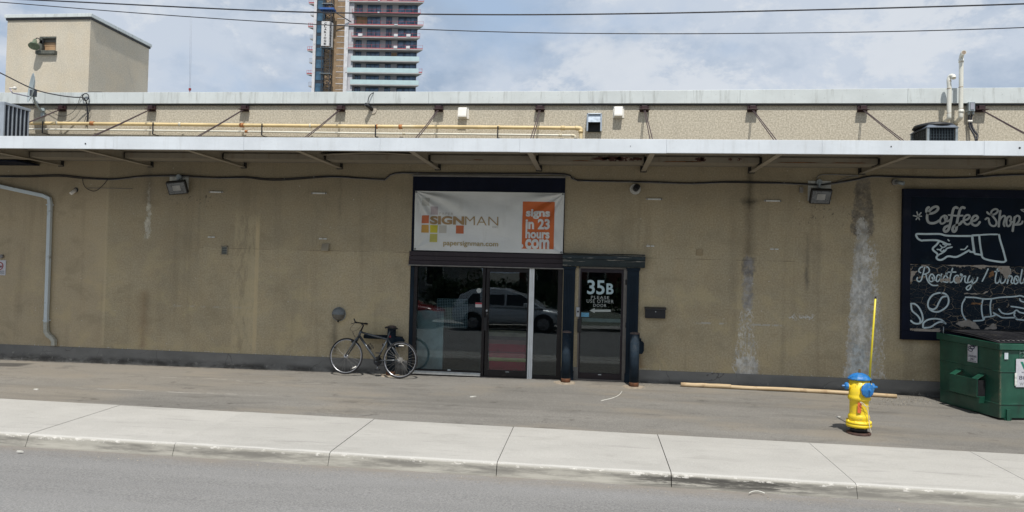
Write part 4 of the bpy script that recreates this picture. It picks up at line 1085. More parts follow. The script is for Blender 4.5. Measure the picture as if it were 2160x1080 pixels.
# no-smoking notice at the left edge
a, b = at(-14, 580, -.01), at(12.5, 549, -.01)
ns = thing('notice_sign', 'white no smoking notice with red ring at the left edge', 'sign', ((a.x+b.x)/2, 0, (a.z+b.z)/2))
MB().box(a.x, b.x, -.012, -.001, a.z, b.z).build('plate', M('sign_plate_white', (.55, .55, .58), .5, var=.06), ns)
q = at(-.5, 561, -.013)
MB().torus((q.x, -.014, q.z), .075, .009, seg=28, rs=6).box(q.x-.07, q.x+.07, -.016, -.013, q.z-.007, q.z+.007).build('red_ring', M('sign_red', (.35, .03, .03), .5), ns)
MB().box(q.x-.05, q.x+.05, -.0145, -.0125, q.z-.03, q.z-.012).build('cigarette', m_black, ns)
a2, b2 = at(-12, 577, -.01), at(9.5, 571, -.01)
text('NO SMOKING', a2.x, b2.x, (a2.z+b2.z)/2+.004, b2.z, -.0135, m_black, ns); text('WITHIN 9 METRES', a2.x, b2.x, a2.z, (a2.z+b2.z)/2-.006, -.0135, m_black, ns)
# cable bundle along the wall
def wallcable(name, pts, r, mat, Y=-.025, n=5):
    P = [(at(x, y, Y).x, Y, at(x, y, Y).z) for x, y in pts]; return MB().tube(smoothpath(P, n), r, 6)
cb = thing('cable_run', 'black cable bundle and grey conduit running along the wall under the canopy', 'cable', (-3, 0, 4))
U = [(-500, 365), (-250, 372), (-60, 370), (0, 371), (60, 371), (125, 369), (175, 374), (230, 377), (262, 375), (300, 371), (370, 370), (430, 373), (470, 374), (520, 373), (560, 377), (600, 377), (680, 372), (718, 372), (760, 375), (812, 378)]
U2 = [(812, 378), (834, 364.5), (900, 364.5), (1060, 365.5), (1190, 366.5), (1217, 379), (1330, 382), (1390, 384), (1460, 386), (1530, 383), (1600, 384), (1640, 385), (1690, 387), (1730, 389), (1770, 384), (1810, 377), (1840, 371), (1900, 372), (1990, 374), (2060, 373), (2110, 369), (2200, 367), (2400, 372)]
wallcable('', U, .0105, m_cable).build('cable', m_cable, cb); wallcable('', U2, .0095, m_cable, n=3).build('cable', m_cable, cb)
wallcable('', [(x, y+2.6) for x, y in U], .008, m_wire, -.018).build('conduit', m_wire, cb)
wallcable('', [(x, y+2.3) for x, y in U2], .009, m_wire, -.018, n=3).build('conduit', m_wire, cb)
wallcable('', [(x, y+1.2+2*math.sin(x*.013)) for x, y in U], .007, m_cable, -.035).build('cable', m_cable, cb)
wallcable('', [(x, y+1.0+1.6*math.sin(x*.017)) for x, y in U2[5:]], .006, m_cable, -.033).build('cable', m_cable, cb)
wallcable('', [(174, 376), (176, 388), (182, 397), (195, 403), (205, 401), (217, 391), (227, 379)], .006, m_cable).build('cable', m_cable, cb)
wallcable('', [(184, 396.5), (279, 398)], .005, m_wire, n=1).build('cable', m_wire, cb)
wallcable('', [(1723, 386), (1724, 374), (1732, 369), (1750, 368), (1810, 370)], .01, m_wire).build('conduit', m_wire, cb)
wallcable('', [(1752, 388), (1770, 382), (1790, 374), (1812, 371)], .006, m_wire).build('cable', m_wire, cb)
for px, py in ((662, 373), (773, 377), (1210, 375), (1329, 383), (1392, 385), (1464, 387), (1654, 386), (880, 366), (600, 378)):
    q = at(px, py, -.03); MB().box(q.x-.008, q.x+.008, -.035, -.001, q.z-.022, q.z+.018).build('clip', m_wire, cb)
q = at(1690, 402, -.03); MB().box(q.x-.03, q.x+.03, -.06, -.001, q.z-.04, q.z+.06).build('box', m_wire, cb)

# ================================================================ UPPER WALL: pipes, vents, dish
YP = -.14
gp = thing('yellow_gas_pipe', 'thick pale yellow gas pipe with orange couplings along the upper wall', 'pipe', (-5, 0, 4.85))
zg = lambda x, py0=262.5, py1=271: None
def pp(x, y): q = at(x, y, YP); return Vector((q.x, YP, q.z))
m_yel = M('gas_pipe_yellow', (.62, .48, .25), .5, var=.12, sc=3, dirt=(.62, .55, .38, 1), dsc=1.2)
m_yel2 = M('gas_pipe_cream', (.6, .55, .42), .5, var=.1, sc=3)
m_oran = M('coupling_orange', (.4, .16, .05), .65, var=.3, sc=20)
Yp = [pp(x, y) for x, y in ((-60, 257.5), (68, 260), (300, 262), (560, 264.7), (800, 267), (1000, 268.2), (1216, 270.3), (1222, 271.5), (1225, 275.5), (1225, 292), (1225, 303))]
MB().tube(Yp, .036, 12).build('pipe', m_yel, gp)
for (x, y, w, mt_) in ((195, 260.5, 8, m_oran), (511, 264, 8, m_oran), (845, 267.5, 7, m_oran), (380, 262.5, 5, m_yel2), (1187, 270, 8, m_yel), (655, 265.5, 4, m_yel2), (122, 260, 3, m_yel2), (795, 267, 3, m_oran), (1053, 268.5, 3, m_yel)):
    a, b = pp(x-w/2, y), pp(x+w/2, y); MB().tube([a, b], .046, 12).build('coupling', mt_, gp)
a = pp(1225, 275); b = pp(1225, 280); MB().tube([a, b], .046, 12).build('coupling', m_yel, gp)
a = pp(1212, 270); MB().tube(smoothpath([pp(1213, 270.2), pp(1221, 270.8), pp(1225, 273), pp(1225, 279)], 4), .045, 12).build('elbow', m_yel, gp)
wp = thing('white_water_pipe', 'thin cream white pipe running just below the yellow gas pipe', 'pipe', (-5, 0, 4.7))
Wp = [pp(x, y) for x, y in ((-60, 270), (66, 272.5), (300, 275), (560, 278), (800, 281.5), (1000, 283.3), (1205, 285.5), (1212, 287.5), (1213, 291), (1213, 303))]
MB().tube(Wp, .019, 10).build('pipe', M('pipe_cream_white', (.68, .66, .57), .45, var=.08, sc=3), wp)
for (x, y, w, mt_) in ((204, 273.8, 6, m_yel2), (520, 277.3, 6, m_oran), (852, 282, 5, m_yel2), (1182, 285.2, 7, m_yel2)):
    MB().tube([pp(x-w/2, y), pp(x+w/2, y)], .027, 10).build('coupling', mt_, wp)
MB().tube(smoothpath([pp(1204, 285.4), pp(1210, 286), pp(1213, 288), pp(1213, 292)], 3), .027, 10).build('elbow', m_yel2, wp)
ps = thing('pipe_supports', 'small black angle hangers holding the yellow and white pipes to the wall', 'pipe hanger', (-5, 0, 4.8))
for px in (94, 326, 555, 794, 1051):
    u = pp(px, 256+px*.0105); l = pp(px, 280+px*.0105)
    MB().box(u.x-.012, u.x+.012, YP-.055, YP-.045, l.z, u.z).box(u.x-.012, u.x+.012, YP-.045, 0, l.z-.01, l.z+.002).build('hanger', m_black, ps)
def hood(px0, py0, px1, py1, dep, lab, nm='vent_hood'):
    a, b = at(px0, py1, -dep*.6), at(px1, py0, -dep*.6)
    t = thing(nm, lab, 'vent', ((a.x+b.x)/2, 0, a.z))
    MB().box(a.x-.01, b.x+.01, -.012, -.001, a.z-.01, b.z+.01).build('flange', m_white, t)
    MB().prism([(-.012, a.z+.01), (-dep, a.z), (-dep, a.z+.03), (-dep*.72, b.z-.03), (-dep*.5, b.z), (-.012, b.z)], a.x+.01, b.x-.02, plane='yz').build('hood', m_white, t, bevel=.01)
    return t
hood(965, 226, 987, 248, .13, 'white plastic vent hood on the upper wall, nearer the tower')
hood(1294, 224, 1316, 246, .13, 'white plastic vent hood right of the grey metal hood')
a, b = at(1237, 277, -.1), at(1270, 240, -.1)
t = thing('metal_vent_hood', 'grey metal box vent with open dark mouth on the upper wall', 'vent', ((a.x+b.x)/2, 0, a.z))
m_mt = M('hood_metal', (.42, .48, .55), .4, .4, var=.12, sc=8)
hd = MB().box(a.x, a.x+.03, -.15, -.001, a.z, b.z).box(b.x-.03, b.x, -.15, -.001, a.z, b.z).box(a.x, b.x, -.15, -.001, b.z-.02, b.z)
hd.build('casing', m_mt, t, bevel=.003)
zmid = a.z+(b.z-a.z)*.5
MB().hexa([(a.x+.03, -.15, zmid), (b.x-.03, -.15, zmid), (b.x-.03, -.14, zmid), (a.x+.03, -.14, zmid), (a.x+.03, -.12, b.z-.02), (b.x-.03, -.12, b.z-.02), (b.x-.03, -.11, b.z-.02), (a.x+.03, -.11, b.z-.02)]).build('flap', m_mt, t)
MB().box(a.x+.03, b.x-.03, -.03, -.001, a.z+.005, b.z-.02).build('duct_mouth', m_dark, t)
# small black pipe stub and its cable
q = at(775, 224, -.1)
t = thing('pipe_stub', 'black pipe stub poking from the upper wall with a loose cable', 'pipe', (q.x, 0, q.z))
MB().tube([(q.x+.07, 0, q.z-.05), (q.x-.02, -.16, q.z+.03)], .034, 12).build('stub', m_black, t)
MB().cyl((q.x+.08, -.014, q.z-.05), (q.x+.08, 0, q.z-.05), .085, seg=12).build('patch', M('putty', (.45, .4, .33), .9), t)
c_ = [(776, 222, -.12), (777, 208, -.12), (782, 199, -.1), (789, 195, -.03), (790, 193.5, .25)]
MB().tube(smoothpath([at(x, y, Y) for x, y, Y in c_], 4), .009, 6).build('cable', m_cable, t)
# electrical disconnect right of the vent pipes
a, b = at(2042, 235, -.1), at(2056, 215, -.1)
t = thing('switch_box', 'grey electrical box with two black conduits on the upper wall at right', 'electrical box', (a.x, 0, a.z))
MB().box(a.x, b.x, -.12, -.001, a.z, b.z).build('box', m_galv, t, bevel=.006)
MB().box(a.x+.03, b.x-.02, -.13, -.121, a.z+.03, b.z-.02).build('cover', M('cover_grey', (.3, .31, .36), .5), t)
for dx, pts in ((0, [(2044, 236, -.06), (2044, 254, -.06), (2046, 268, -.08), (2053, 281, -.15), (2057, 290, -.25), (2058, 296, -.3)]), (1, [(2052, 236, -.06), (2048.5, 254, -.06), (2051, 268, -.08), (2058, 280, -.15), (2062, 286, -.25), (2060, 296, -.3)])):
    MB().tube(smoothpath([at(x, y, Y) for x, y, Y in pts], 4), .017, 8).build('conduit', m_cable, t)
    q = at(pts[0][0], 238, -.06); MB().cyl((q.x, -.06, q.z-.04), (q.x, -.06, q.z+.04), .024, seg=10).build('fitting', m_galv, t)
    q = at(pts[1][0], 256, -.06); MB().cyl((q.x, -.06, q.z-.02), (q.x, -.06, q.z+.02), .023, seg=10).build('fitting', m_white, t)
# vent pipes (pvc)
m_pvc = M('pvc_white', (.7, .69, .62), .35, var=.05, sc=4, dirt=(.6, .55, .42, 1), dsc=3)
m_pvcj = M('pvc_joint', (.35, .27, .2), .6)
t = thing('vent_pipe', 'shorter white plastic vent pipe with a gooseneck top', 'pipe', (at(2002, 250, -.3).x, 0, 4.9))
V = [(1994, 256, -.0), (1998, 254, -.12), (2001, 250, -.2), (2002, 245, -.22), (2002, 215, -.22), (2002.5, 186, -.22), (2001.5, 171, -.22), (2003, 163, -.22), (2007, 160, -.25), (2011, 161, -.28), (2012, 165, -.3)]
MB().tube(smoothpath([at(*v) for v in V], 4), .037, 14).build('pipe', m_pvc, t)
for y in (239, 187, 171.5): q = at(2002, y, -.22); MB().cyl((q.x, q.y, q.z-.006), (q.x, q.y, q.z+.006), .0385, seg=14).build('joint', m_pvcj, t)
t = thing('vent_pipe', 'taller white plastic vent pipe with an open elbow top', 'pipe', (at(2027, 250, -.3).x, 0, 4.9))
V = [(2017, 258, -.0), (2021, 254, -.12), (2025.5, 249, -.2), (2026.5, 243, -.22), (2027, 215, -.22), (2027.5, 150, -.22), (2027.5, 126, -.22), (2028, 119, -.24), (2030.5, 113, -.3), (2032.5, 111, -.34)]
MB().tube(smoothpath([at(*v) for v in V], 4), .037, 14).build('pipe', m_pvc, t)
q1, q2 = at(2031.6, 111.8, -.32), at(2033.2, 110.6, -.355)
MB().tube([q1, q2], .043, 14).build('rim', m_pvc, t); dq = (q2-q1).normalized(); MB().cyl(q2+dq*.001, q2+dq*.002, .033, seg=14).build('mouth', m_pvcj, t)
for y in (238, 229, 184, 131): q = at(2027, y, -.22); MB().cyl((q.x, q.y, q.z-.006), (q.x, q.y, q.z+.006), .0385, seg=14).build('joint', m_pvcj, t)
for y in (235, 128): q = at(2027.3, y, -.22); MB().cyl((q.x, q.y, q.z-.03), (q.x, q.y, q.z+.03), .043, seg=14).build('coupling', m_pvc, t)
# condenser on the canopy, right
YC = -1.15
a, b = at(1957, 290, YC), at(2017, 290, YC); ztop = at(1985, 266, YC).z; zl_ = 4.27
t = thing('condenser', 'dark air conditioner condenser with grey lid on the canopy at right', 'air conditioner', ((a.x+b.x)/2, YC+.3, zl_))
DXc = b.x-a.x; dc = .62
MB().box(a.x+.02, b.x-.02, YC+.02, YC+dc-.02, zl_, ztop-.03).build('core', M('condenser_core', (.01, .014, .022), .6), t)
gm = M('condenser_grille', (.025, .04, .05), .5, .2)
mb = MB()
for k in range(11): x = a.x+DXc*k/10; mb.box(x-.006, x+.006, YC-.004, YC+.004, zl_, ztop-.03)
for k in range(9): z = zl_+(ztop-zl_-.03)*k/8; mb.box(a.x, b.x, YC+.005, YC+.011, z-.004, z+.004)
for k in range(9): y = YC+dc*k/8; mb.box(a.x-.004, a.x+.004, y-.006, y+.006, zl_, ztop-.03); mb.box(b.x-.004, b.x+.004, y-.006, y+.006, zl_, ztop-.03)
for k in range(9): z = zl_+(ztop-zl_-.03)*k/8; mb.box(a.x+.005, a.x+.011, YC, YC+dc, z-.004, z+.004)
mb.build('grille', gm, t)
mb = MB()
for (x, y) in ((a.x, YC), (b.x, YC), (a.x, YC+dc), (b.x, YC+dc)): mb.box(x-.02, x+.02, y-.02, y+.02, zl_, ztop-.02)
mb.build('corner_post', m_galv, t, bevel=.005)
MB().hexa([(a.x-.04, YC-.04, ztop-.03), (b.x+.04, YC-.04, ztop-.03), (b.x+.04, YC+dc+.04, ztop-.03), (a.x-.04, YC+dc+.04, ztop-.03), (a.x+.02, YC+.02, ztop+.03), (b.x-.02, YC+.02, ztop+.03), (b.x-.02, YC+dc-.02, ztop+.03), (a.x+.02, YC+dc-.02, ztop+.03)]).build('lid', M('lid_grey', (.1, .12, .15), .5, .2), t, bevel=.012)
MB().lathe([(.33, -.01), (.3, .04), (.12, .085), (0, .09)], ((a.x+b.x)/2, YC+dc/2, ztop+.03), seg=24).build('fan_guard', m_black, t)
# big rooftop unit at the left edge
t = thing('cooling_unit', 'tall grey cooling unit with dark coil slots at the left edge of the canopy', 'air conditioner', (-11, -1.2, 4.27))
Y0 = -1.75; Y1 = Y0
xr = at(8, 250, Y0).x
while at(64, 250, Y1).x > xr: Y1 += .01
Y1 = min(Y1, -.3); zt0 = at(8, 214, Y0).z
mg = M('unit_grey', (.34, .38, .43), .5, .1, var=.08)
MB().box(xr-1.3, xr-.03, Y0+.03, Y1-.03, 4.27, zt0-.03).build('coil', M('coil_dark', (.015, .02, .03), .6), t)
MB().box(xr-1.3, xr, Y0, Y1, zt0-.05, zt0).box(xr-1.3, xr, Y0, Y1, 4.262, 4.31).build('case', mg, t, bevel=.006)
MB().box(xr-1.3, xr, Y0, Y0+.03, 4.31, zt0-.05).build('front_panel', mg, t)
for k in range(7):
    y = Y0+.02+(Y1-Y0-.06)*k/6; MB().box(xr-.03, xr-.002, y-.009, y+.009, 4.31, zt0-.05).build('post', mg, t)
# satellite dish
YD = -.42
cD = at(65.5, 185, YD)
t = thing('satellite_dish', 'grey satellite dish seen edge-on on a bent mast at the roof edge', 'satellite dish', (at(90, 238, -.1).x, 0, 5.15))
m_dish = M('dish_grey', (.36, .42, .43), .45, var=.12, sc=5)
nrm = Vector((-.66, -.74, .1)).normalized(); q = nrm.to_track_quat('Z', 'Y').to_matrix().to_4x4()
prof = [(0.0, -.055), (.1, -.049), (.18, -.036), (.25, -.014), (.29, .004), (.293, .008), (.285, .006), (.24, -.008), (.17, -.03), (.09, -.043), (0, -.049)]
MB().lathe(prof, (0, 0, 0), seg=32).xf(Matrix.Translation(cD) @ q @ Matrix.Diagonal((1.04, 1.04, 1, 1))).build('reflector', m_dish, t)
back = cD-nrm*.05
m1 = at(70, 195, YD+.05); m2 = at(73, 212, YD+.1); m3 = at(88, 236, -.06)
MB().tube(smoothpath([back, m1, m2, at(79, 224, -.2), m3], 4), [.022]*17, 10).build('mast', m_dish, t)
MB().box(m3.x-.05, m3.x+.03, -.03, 0, m3.z-.09, m3.z+.09).box(m3.x-.01, m3.x+.06, -.06, -.03, m3.z+.02, m3.z+.05).build('foot_plate', m_dish, t)
MB().box(m1.x-.05, m1.x+.04, m1.y-.04, m1.y+.06, m1.z-.08, m1.z+.05).build('clamp', M('dark_clamp', (.06, .07, .08), .5), t, bevel=.006)
arm = [at(62, 204, YD), at(26, 196, YD-.25), at(20, 186, YD-.25)]
MB().tube(arm, .011, 8).build('feed_arm', M('feed_arm', (.3, .27, .35), .4, .4), t)
MB().tube([arm[-1], at(28, 186, YD-.22)], .014, 8).lathe([(0, -.035), (.028, -.025), (.035, 0), (.028, .025), (0, .035)], at(31.5, 186, YD-.22), seg=12).build('feed_horn', m_white, t)
# drop cable with coil
t = thing('service_cable', 'black service cable sagging in from the left to a coil on the roof edge', 'cable', (at(180, 205, -.12).x, -.1, 5.3))
V = [(-260, 40, -2.6), (-60, 128, -1.2), (0, 153.5, -.9), (54, 180.5, -.65), (87, 193, -.5), (125, 201, -.35), (157, 205, -.22), (174, 205.5, -.16), (180, 211, -.12), (183, 221, -.08), (185, 240, -.04), (183.5, 256, -.03), (182.5, 267, -.03)]
MB().tube(smoothpath([at(*v) for v in V], 4), .012, 7).build('cable', m_cable, t)
q = at(180.5, 204.5, -.1); MB().torus(q, .072, .011, seg=24, rs=6).build('coil', m_cable, t)
V = [(187, 212, -.08), (189.5, 222, -.05), (189, 235, -.05), (184, 243, -.04), (180, 250, -.04), (178, 262, -.04)]
MB().tube(smoothpath([at(*v) for v in V], 4), .006, 5).build('loose_cable', m_cable, t)
V = [(174, 198, -.1), (168, 208, -.09), (163, 222, -.07), (155, 235, -.06), (142, 243, -.06), (130, 245, -.06), (115, 240, -.05), (100, 231, -.05), (93, 228, -.06)]
MB().tube(smoothpath([at(*v) for v in V], 4), .005, 5).build('loose_cable', m_cable, t)
V = [(180, 195.5, -.02), (190, 194, .2), (215, 194, .6)]
MB().tube(smoothpath([at(*v) for v in V], 4), .006, 5).build('loose_cable', m_cable, t)
V = [(66, 206, -.35), (70, 217, -.1), (70, 225, -.04), (78, 227, -.04), (86, 224, -.06)]
MB().tube(smoothpath([at(*v) for v in V], 4), .004, 5).build('loose_cable', m_cable, t)
# ================================================================ COFFEE BOARD
YS = -.075
cs = thing('coffee_board', 'large navy hand painted coffee shop board with pointing hand, lower half cracked and peeling', 'sign board', (7.4, 0, 2.1))
xl = at(1903, 560, YS).x; xr_ = 9.0; zt_, zb_ = at(1905, 398, YS).z, at(1901, 716, YS).z
xi = at(1920, 560, YS).x; zi_t, zi_b = at(1920, 415, YS).z, at(1925, 698, YS).z; zmid = at(1925, 556.5, YS).z
for nm_, a_ in (('top', (xl, xr_, zi_t, zt_)), ('bot', (xl, xr_, zb_, zi_b)), ('l', (xl, xi, zi_b+.001, zi_t-.001)), ('r', (xr_-.15, xr_, zi_b+.001, zi_t-.001))):
    MB().box(a_[0], a_[1], YS-.015, -.002, a_[2], a_[3]).build('frame_board', m_navydk, cs, bevel=.006)
m_up = M('board_navy', (.004, .009, .018), .7, spec=.12, var=.25, sc=3, dirt=(.012, .025, .035, 1), dsc=2)
MB().box(xi, xr_-.15, YS, -.002, zmid, zi_t).build('upper_panel', m_up, cs)
mt, g, p, o_ = newmat('peeling_board'); co = g.obj()
wv = g.add_v(co, g.noise(co, 3.5, 3, out=1), .16)
e1 = g.voro(g.scale(wv, (1, 1, 1.9)), 4.6, 'DISTANCE_TO_EDGE'); e2 = g.voro(g.scale(wv, (1, 1, 1.4)), 10.5, 'DISTANCE_TO_EDGE')
cz = g.xyz(co)[2]
nn_ = g.noise(co, 2.2, 5, .6)
low = g.mr(cz, -.85, -1.15)
wid = g.mul(g.mr(nn_, .4, .72), g.add(.5, g.mul(low, 1.6)))
ck1 = g.m('LESS_THAN', e1, g.add(.006, g.mul(wid, .045)))
ck2 = g.mul(g.m('LESS_THAN', e2, g.add(.008, g.mul(wid, .02))), .3)
hol = g.mul(g.mr(g.noise(g.scale(co, (1, 1, 1.6)), 8, 6, .75), .62, .64), g.add(.15, low), 1.2)
basec = g.mix(g.noise(co, 6, 4), (.006, .012, .022, 1), (.012, .022, .032, 1))
wood = g.mix(g.mr(g.noise(g.scale(co, (.3, 1, 1)), 14, 5, .7), .35, .65), (.18, .135, .085, 1), (.34, .29, .23, 1))
c = g.mix(g.mx(ck1, g.mx(ck2, g.m('MINIMUM', hol, 1.0))), basec, wood)
g.put(p.inputs['Base Color'], c); p.inputs['Roughness'].default_value = .75; p.inputs['Specular IOR Level'].default_value = .15
g.put(p.inputs['Normal'], g.bump(g.sub(1, g.mx(ck1, ck2)), .006, .9))
m_peel = mt
MB().box(xi+.002, xr_-.152, YS-.006, -.002, zi_b, zmid-.006).build('lower_panel', m_peel, cs)
def S(ox, oy, sc, pts, Y): return [at(ox+a/sc, oy+b/sc, Y) for a, b in pts]
Yu = YS-.003
A = lambda *pts: S(1920, 425, 15.425, pts, Yu)
Bq = lambda *pts: S(2040, 425, 15.425, pts, Yu)
H = lambda *pts: S(1920, 485, 9, pts, Yu)
m_pa = M('sign_paint_grey', (.36, .38, .37), .6, var=.12, sc=8); m_pa2 = M('sign_paint_white', (.5, .6, .62), .6, var=.1, sc=8)
mb = MB()
for q in (((215, 340), (255, 465), (295, 590)), ((350, 365), (265, 470), (190, 590)), ((100, 460), (220, 482), (365, 480))): stroke(mb, A(*q), .022, Yu)
mb.build('asterisk', m_pa, cs, recalc=False)
mb = MB(); w = .045
stroke(mb, A((600, 190), (545, 230), (525, 300), (560, 370), (660, 392), (800, 350), (895, 260), (895, 190), (830, 165), (720, 210), (620, 310), (560, 420), (545, 520), (565, 630), (630, 698), (760, 705), (860, 670), (940, 620)), w, Yu)
stroke(mb, A((1190, 570), (1185, 490), (1110, 460), (1010, 520), (965, 620), (990, 710), (1050, 720), (1130, 670), (1140, 610), (1110, 520)), w*.75, Yu-.0005); stroke(mb, A((1140, 630), (1220, 640), (1300, 590)), w*.75, Yu)
stroke(mb, A((1535, 210), (1480, 190), (1415, 230), (1375, 350), (1335, 560), (1290, 760), (1240, 920), (1150, 985), (1095, 930), (1130, 840), (1230, 790)), w, Yu)
stroke(mb, A((1760, 210), (1690, 190), (1620, 260), (1580, 400), (1530, 620), (1510, 780), (1490, 920), (1420, 985), (1375, 930), (1400, 830), (1490, 770), (1600, 740), (1690, 650)), w, Yu-.0005)
stroke(mb, A((1250, 440), (1500, 465), (1700, 460)), w*.7, Yu-.001)
stroke(mb, A((1740, 605), (1851, 585), (1930, 510), (1910, 450), (1840, 445), (1765, 500), (1735, 610), (1780, 710), (1860, 750), (1940, 710), (1985, 650)), w*.8, Yu)
stroke(mb, Bq((140, 640), (260, 615), (345, 530), (300, 465), (210, 490), (140, 610), (160, 730), (260, 785), (350, 750), (410, 670)), w*.9, Yu-.0005)
mb.build('lettering', m_pa, cs, recalc=False)
mb = MB(); w = .034
stroke(mb, Bq((650, 350), (700, 400), (800, 430), (900, 410), (990, 330), (980, 265), (900, 250), (810, 300), (775, 390), (830, 480), (920, 590), (955, 690), (920, 780), (840, 800), (750, 750), (710, 650), (700, 565), (650, 540), (595, 580)), w, Yu)
stroke(mb, Bq((1078, 310), (1060, 450), (1040, 640), (1025, 810)), w*1.15, Yu); stroke(mb, Bq((1050, 620), (1110, 520), (1200, 465), (1240, 520), (1210, 620), (1185, 730), (1210, 800)), w, Yu-.0005)
stroke(mb, Bq((1430, 590), (1420, 510), (1370, 485), (1310, 530), (1275, 650), (1290, 770), (1340, 805), (1400, 760), (1425, 690), (1390, 615)), w, Yu); stroke(mb, Bq((1420, 670), (1520, 660)), w, Yu-.0005)
stroke(mb, Bq((1545, 510), (1530, 620), (1500, 800), (1480, 960)), w*1.15, Yu); stroke(mb, Bq((1525, 560), (1620, 465), (1700, 500), (1690, 620), (1620, 720), (1540, 760)), w, Yu-.0005); stroke(mb, Bq((1540, 755), (1680, 750), (1770, 715), (1800, 650)), w, Yu-.001)
stroke(mb, Bq((1980, 262), (1860, 260), (1745, 268), (1830, 320), (1920, 375)), .02, Yu, n=2)
mb.build('lettering', m_pa, cs, recalc=False)
mb = MB(); w = .034
stroke(mb, H((1145, 115), (900, 115), (720, 110), (640, 98), (550, 77), (300, 78), (125, 78), (118, 120), (150, 170), (215, 202), (260, 198), (480, 195), (600, 225), (700, 270), (755, 275)), w, Yu, 4)
stroke(mb, H((545, 220), (500, 280), (430, 345), (440, 390), (500, 440), (525, 480)), w, Yu-.0005, 4); stroke(mb, H((525, 480), (600, 440), (660, 400), (700, 350), (790, 325)), w*.8, Yu-.001, 4)
stroke(mb, H((525, 478), (497, 520), (520, 560), (580, 570), (640, 545), (720, 500), (860, 515), (950, 480), (1060, 420), (1115, 390), (1140, 415), (1200, 420)), w, Yu, 4)
stroke(mb, H((1175, 110), (1185, 220), (1215, 430)), w*1.2, Yu-.0005, 3); stroke(mb, H((1175, 105), (1310, 98)), w, Yu-.001, 2); stroke(mb, H((1308, 100), (1325, 280), (1360, 480)), w, Yu, 3); stroke(mb, H((1230, 455), (1340, 472)), w, Yu-.001, 2)
stroke(mb, H((1330, 95), (1500, 85), (1650, 85)), w*.8, Yu-.0015, 3)
stroke(mb, H((1685, 92), (1705, 190), (1765, 390), (1815, 580)), w, Yu, 3); stroke(mb, H((1815, 585), (1760, 610), (1600, 592), (1450, 562), (1380, 530), (1355, 480)), w, Yu-.0005, 4)
for q in (((960, 370), (1030, 368), (1085, 308)), ((565, 290), (600, 325), (640, 330), (690, 292)), ((510, 370), (570, 372), (605, 335)), ((560, 380), (600, 410), (640, 380)), ((620, 265), (660, 288)), ((715, 185), (735, 208))): stroke(mb, H(*q), .022, Yu-.002, 3)
mb.build('painted_hand', m_pa2, cs, recalc=False)
Yl = YS-.009
Dq = lambda *pts: S(1920, 555, 15.425, pts, Yl)
Eq = lambda *pts: S(2040, 555, 15.425, pts, Yl)
Fq = lambda *pts: S(1915, 610, 8.816, pts, Yl)
mb = MB(); w = .024
for q in (((340, 312), (285, 278), (283, 210), (340, 140), (400, 122)), ((490, 110), (580, 140), (622, 230), (590, 305), (500, 350), (420, 365)), ((465, 145), (440, 250), (400, 400), (360, 540), (300, 600), (235, 575), (215, 520), (235, 470)),
          ((510, 380), (550, 540), (610, 640), (700, 710), (800, 730), (890, 720)), ((775, 540), (785, 460), (740, 375), (690, 360), (630, 430), (610, 540), (660, 600), (720, 590), (775, 545)), ((710, 460), (740, 535), (820, 555)),
          ((985, 410), (910, 380), (850, 470), (860, 590), (910, 590), (970, 500), (1020, 355)), ((1005, 420), (990, 520), (1020, 615)), ((1030, 610), (1100, 450), (1200, 345), (1165, 335), (1180, 420), (1240, 520), (1210, 620), (1090, 605)),
          ((1375, 170), (1330, 330), (1290, 480), (1285, 600), (1330, 632), (1410, 575)), ((1230, 295), (1480, 290)), ((1430, 530), (1540, 470), (1565, 410), (1500, 400), (1430, 470), (1420, 560), (1480, 640), (1600, 620)),
          ((1640, 600), (1690, 470), (1690, 380), (1640, 355), (1640, 390), (1700, 440), (1800, 420), (1775, 520), (1790, 620), (1860, 640))): stroke(mb, Dq(*q), w, Yl, 4)
for q in (((80, 410), (30, 520), (20, 620), (90, 620), (165, 540), (215, 420)), ((215, 420), (180, 560), (140, 720), (80, 840), (10, 870), (-30, 810), (40, 740), (190, 665), (300, 580), (340, 470))): stroke(mb, Eq(*q), w, Yl-.0005, 4)
mb.build('lettering', m_pa2, cs, recalc=False)
mb = MB()
stroke(mb, Eq((680, 190), (600, 370), (490, 590)), w, Yl, 3); mb.build('lettering', m_pa2, cs, recalc=False)
mb = MB()
for q in (((985, 190), (950, 330), (915, 520), (930, 640), (1000, 640), (1060, 540), (1110, 360)), ((1110, 360), (1080, 560), (1110, 650), (1200, 620), (1250, 520)), ((900, 275), (1030, 255)), ((1400, 200), (1350, 470), (1300, 660)), ((1330, 530), (1410, 415), (1465, 470), (1430, 600), (1470, 660), (1530, 620)),
          ((1680, 500), (1640, 430), (1570, 440), (1520, 560), (1540, 660), (1600, 670), (1670, 590), (1680, 500)), ((1590, 500), (1620, 570), (1720, 590)), ((1790, 210), (1750, 420), (1720, 600), (1760, 660), (1840, 610), (1930, 520), (1900, 450), (1850, 520), (1860, 630), (1930, 660), (2020, 600)),
          ((2150, 430), (2080, 470), (2150, 560), (2120, 650), (2040, 620)), ((2330, 470), (2260, 440), (2200, 540), (2230, 650), (2310, 600), (2340, 470), (2340, 640)), ((2480, 210), (2430, 420), (2400, 620), (2450, 660)), ((2520, 600), (2620, 520), (2590, 450), (2530, 520), (2540, 640), (2640, 640))): stroke(mb, Eq(*q), w, Yl, 4)
mb.build('lettering', m_pa2, cs, recalc=False)
mb = MB(); w = .03
for q in (((620, 68), (700, 90), (755, 170), (745, 280), (680, 360), (560, 420), (440, 400), (375, 320), (385, 210), (460, 110), (560, 72), (620, 68)), ((740, 130), (640, 150), (580, 240), (530, 340), (470, 375), (410, 360))): stroke(mb, Fq(*q), w, Yl, 5)
mb.build('coffee_bean_drawing', m_pa2, cs, recalc=False)
mb = MB()
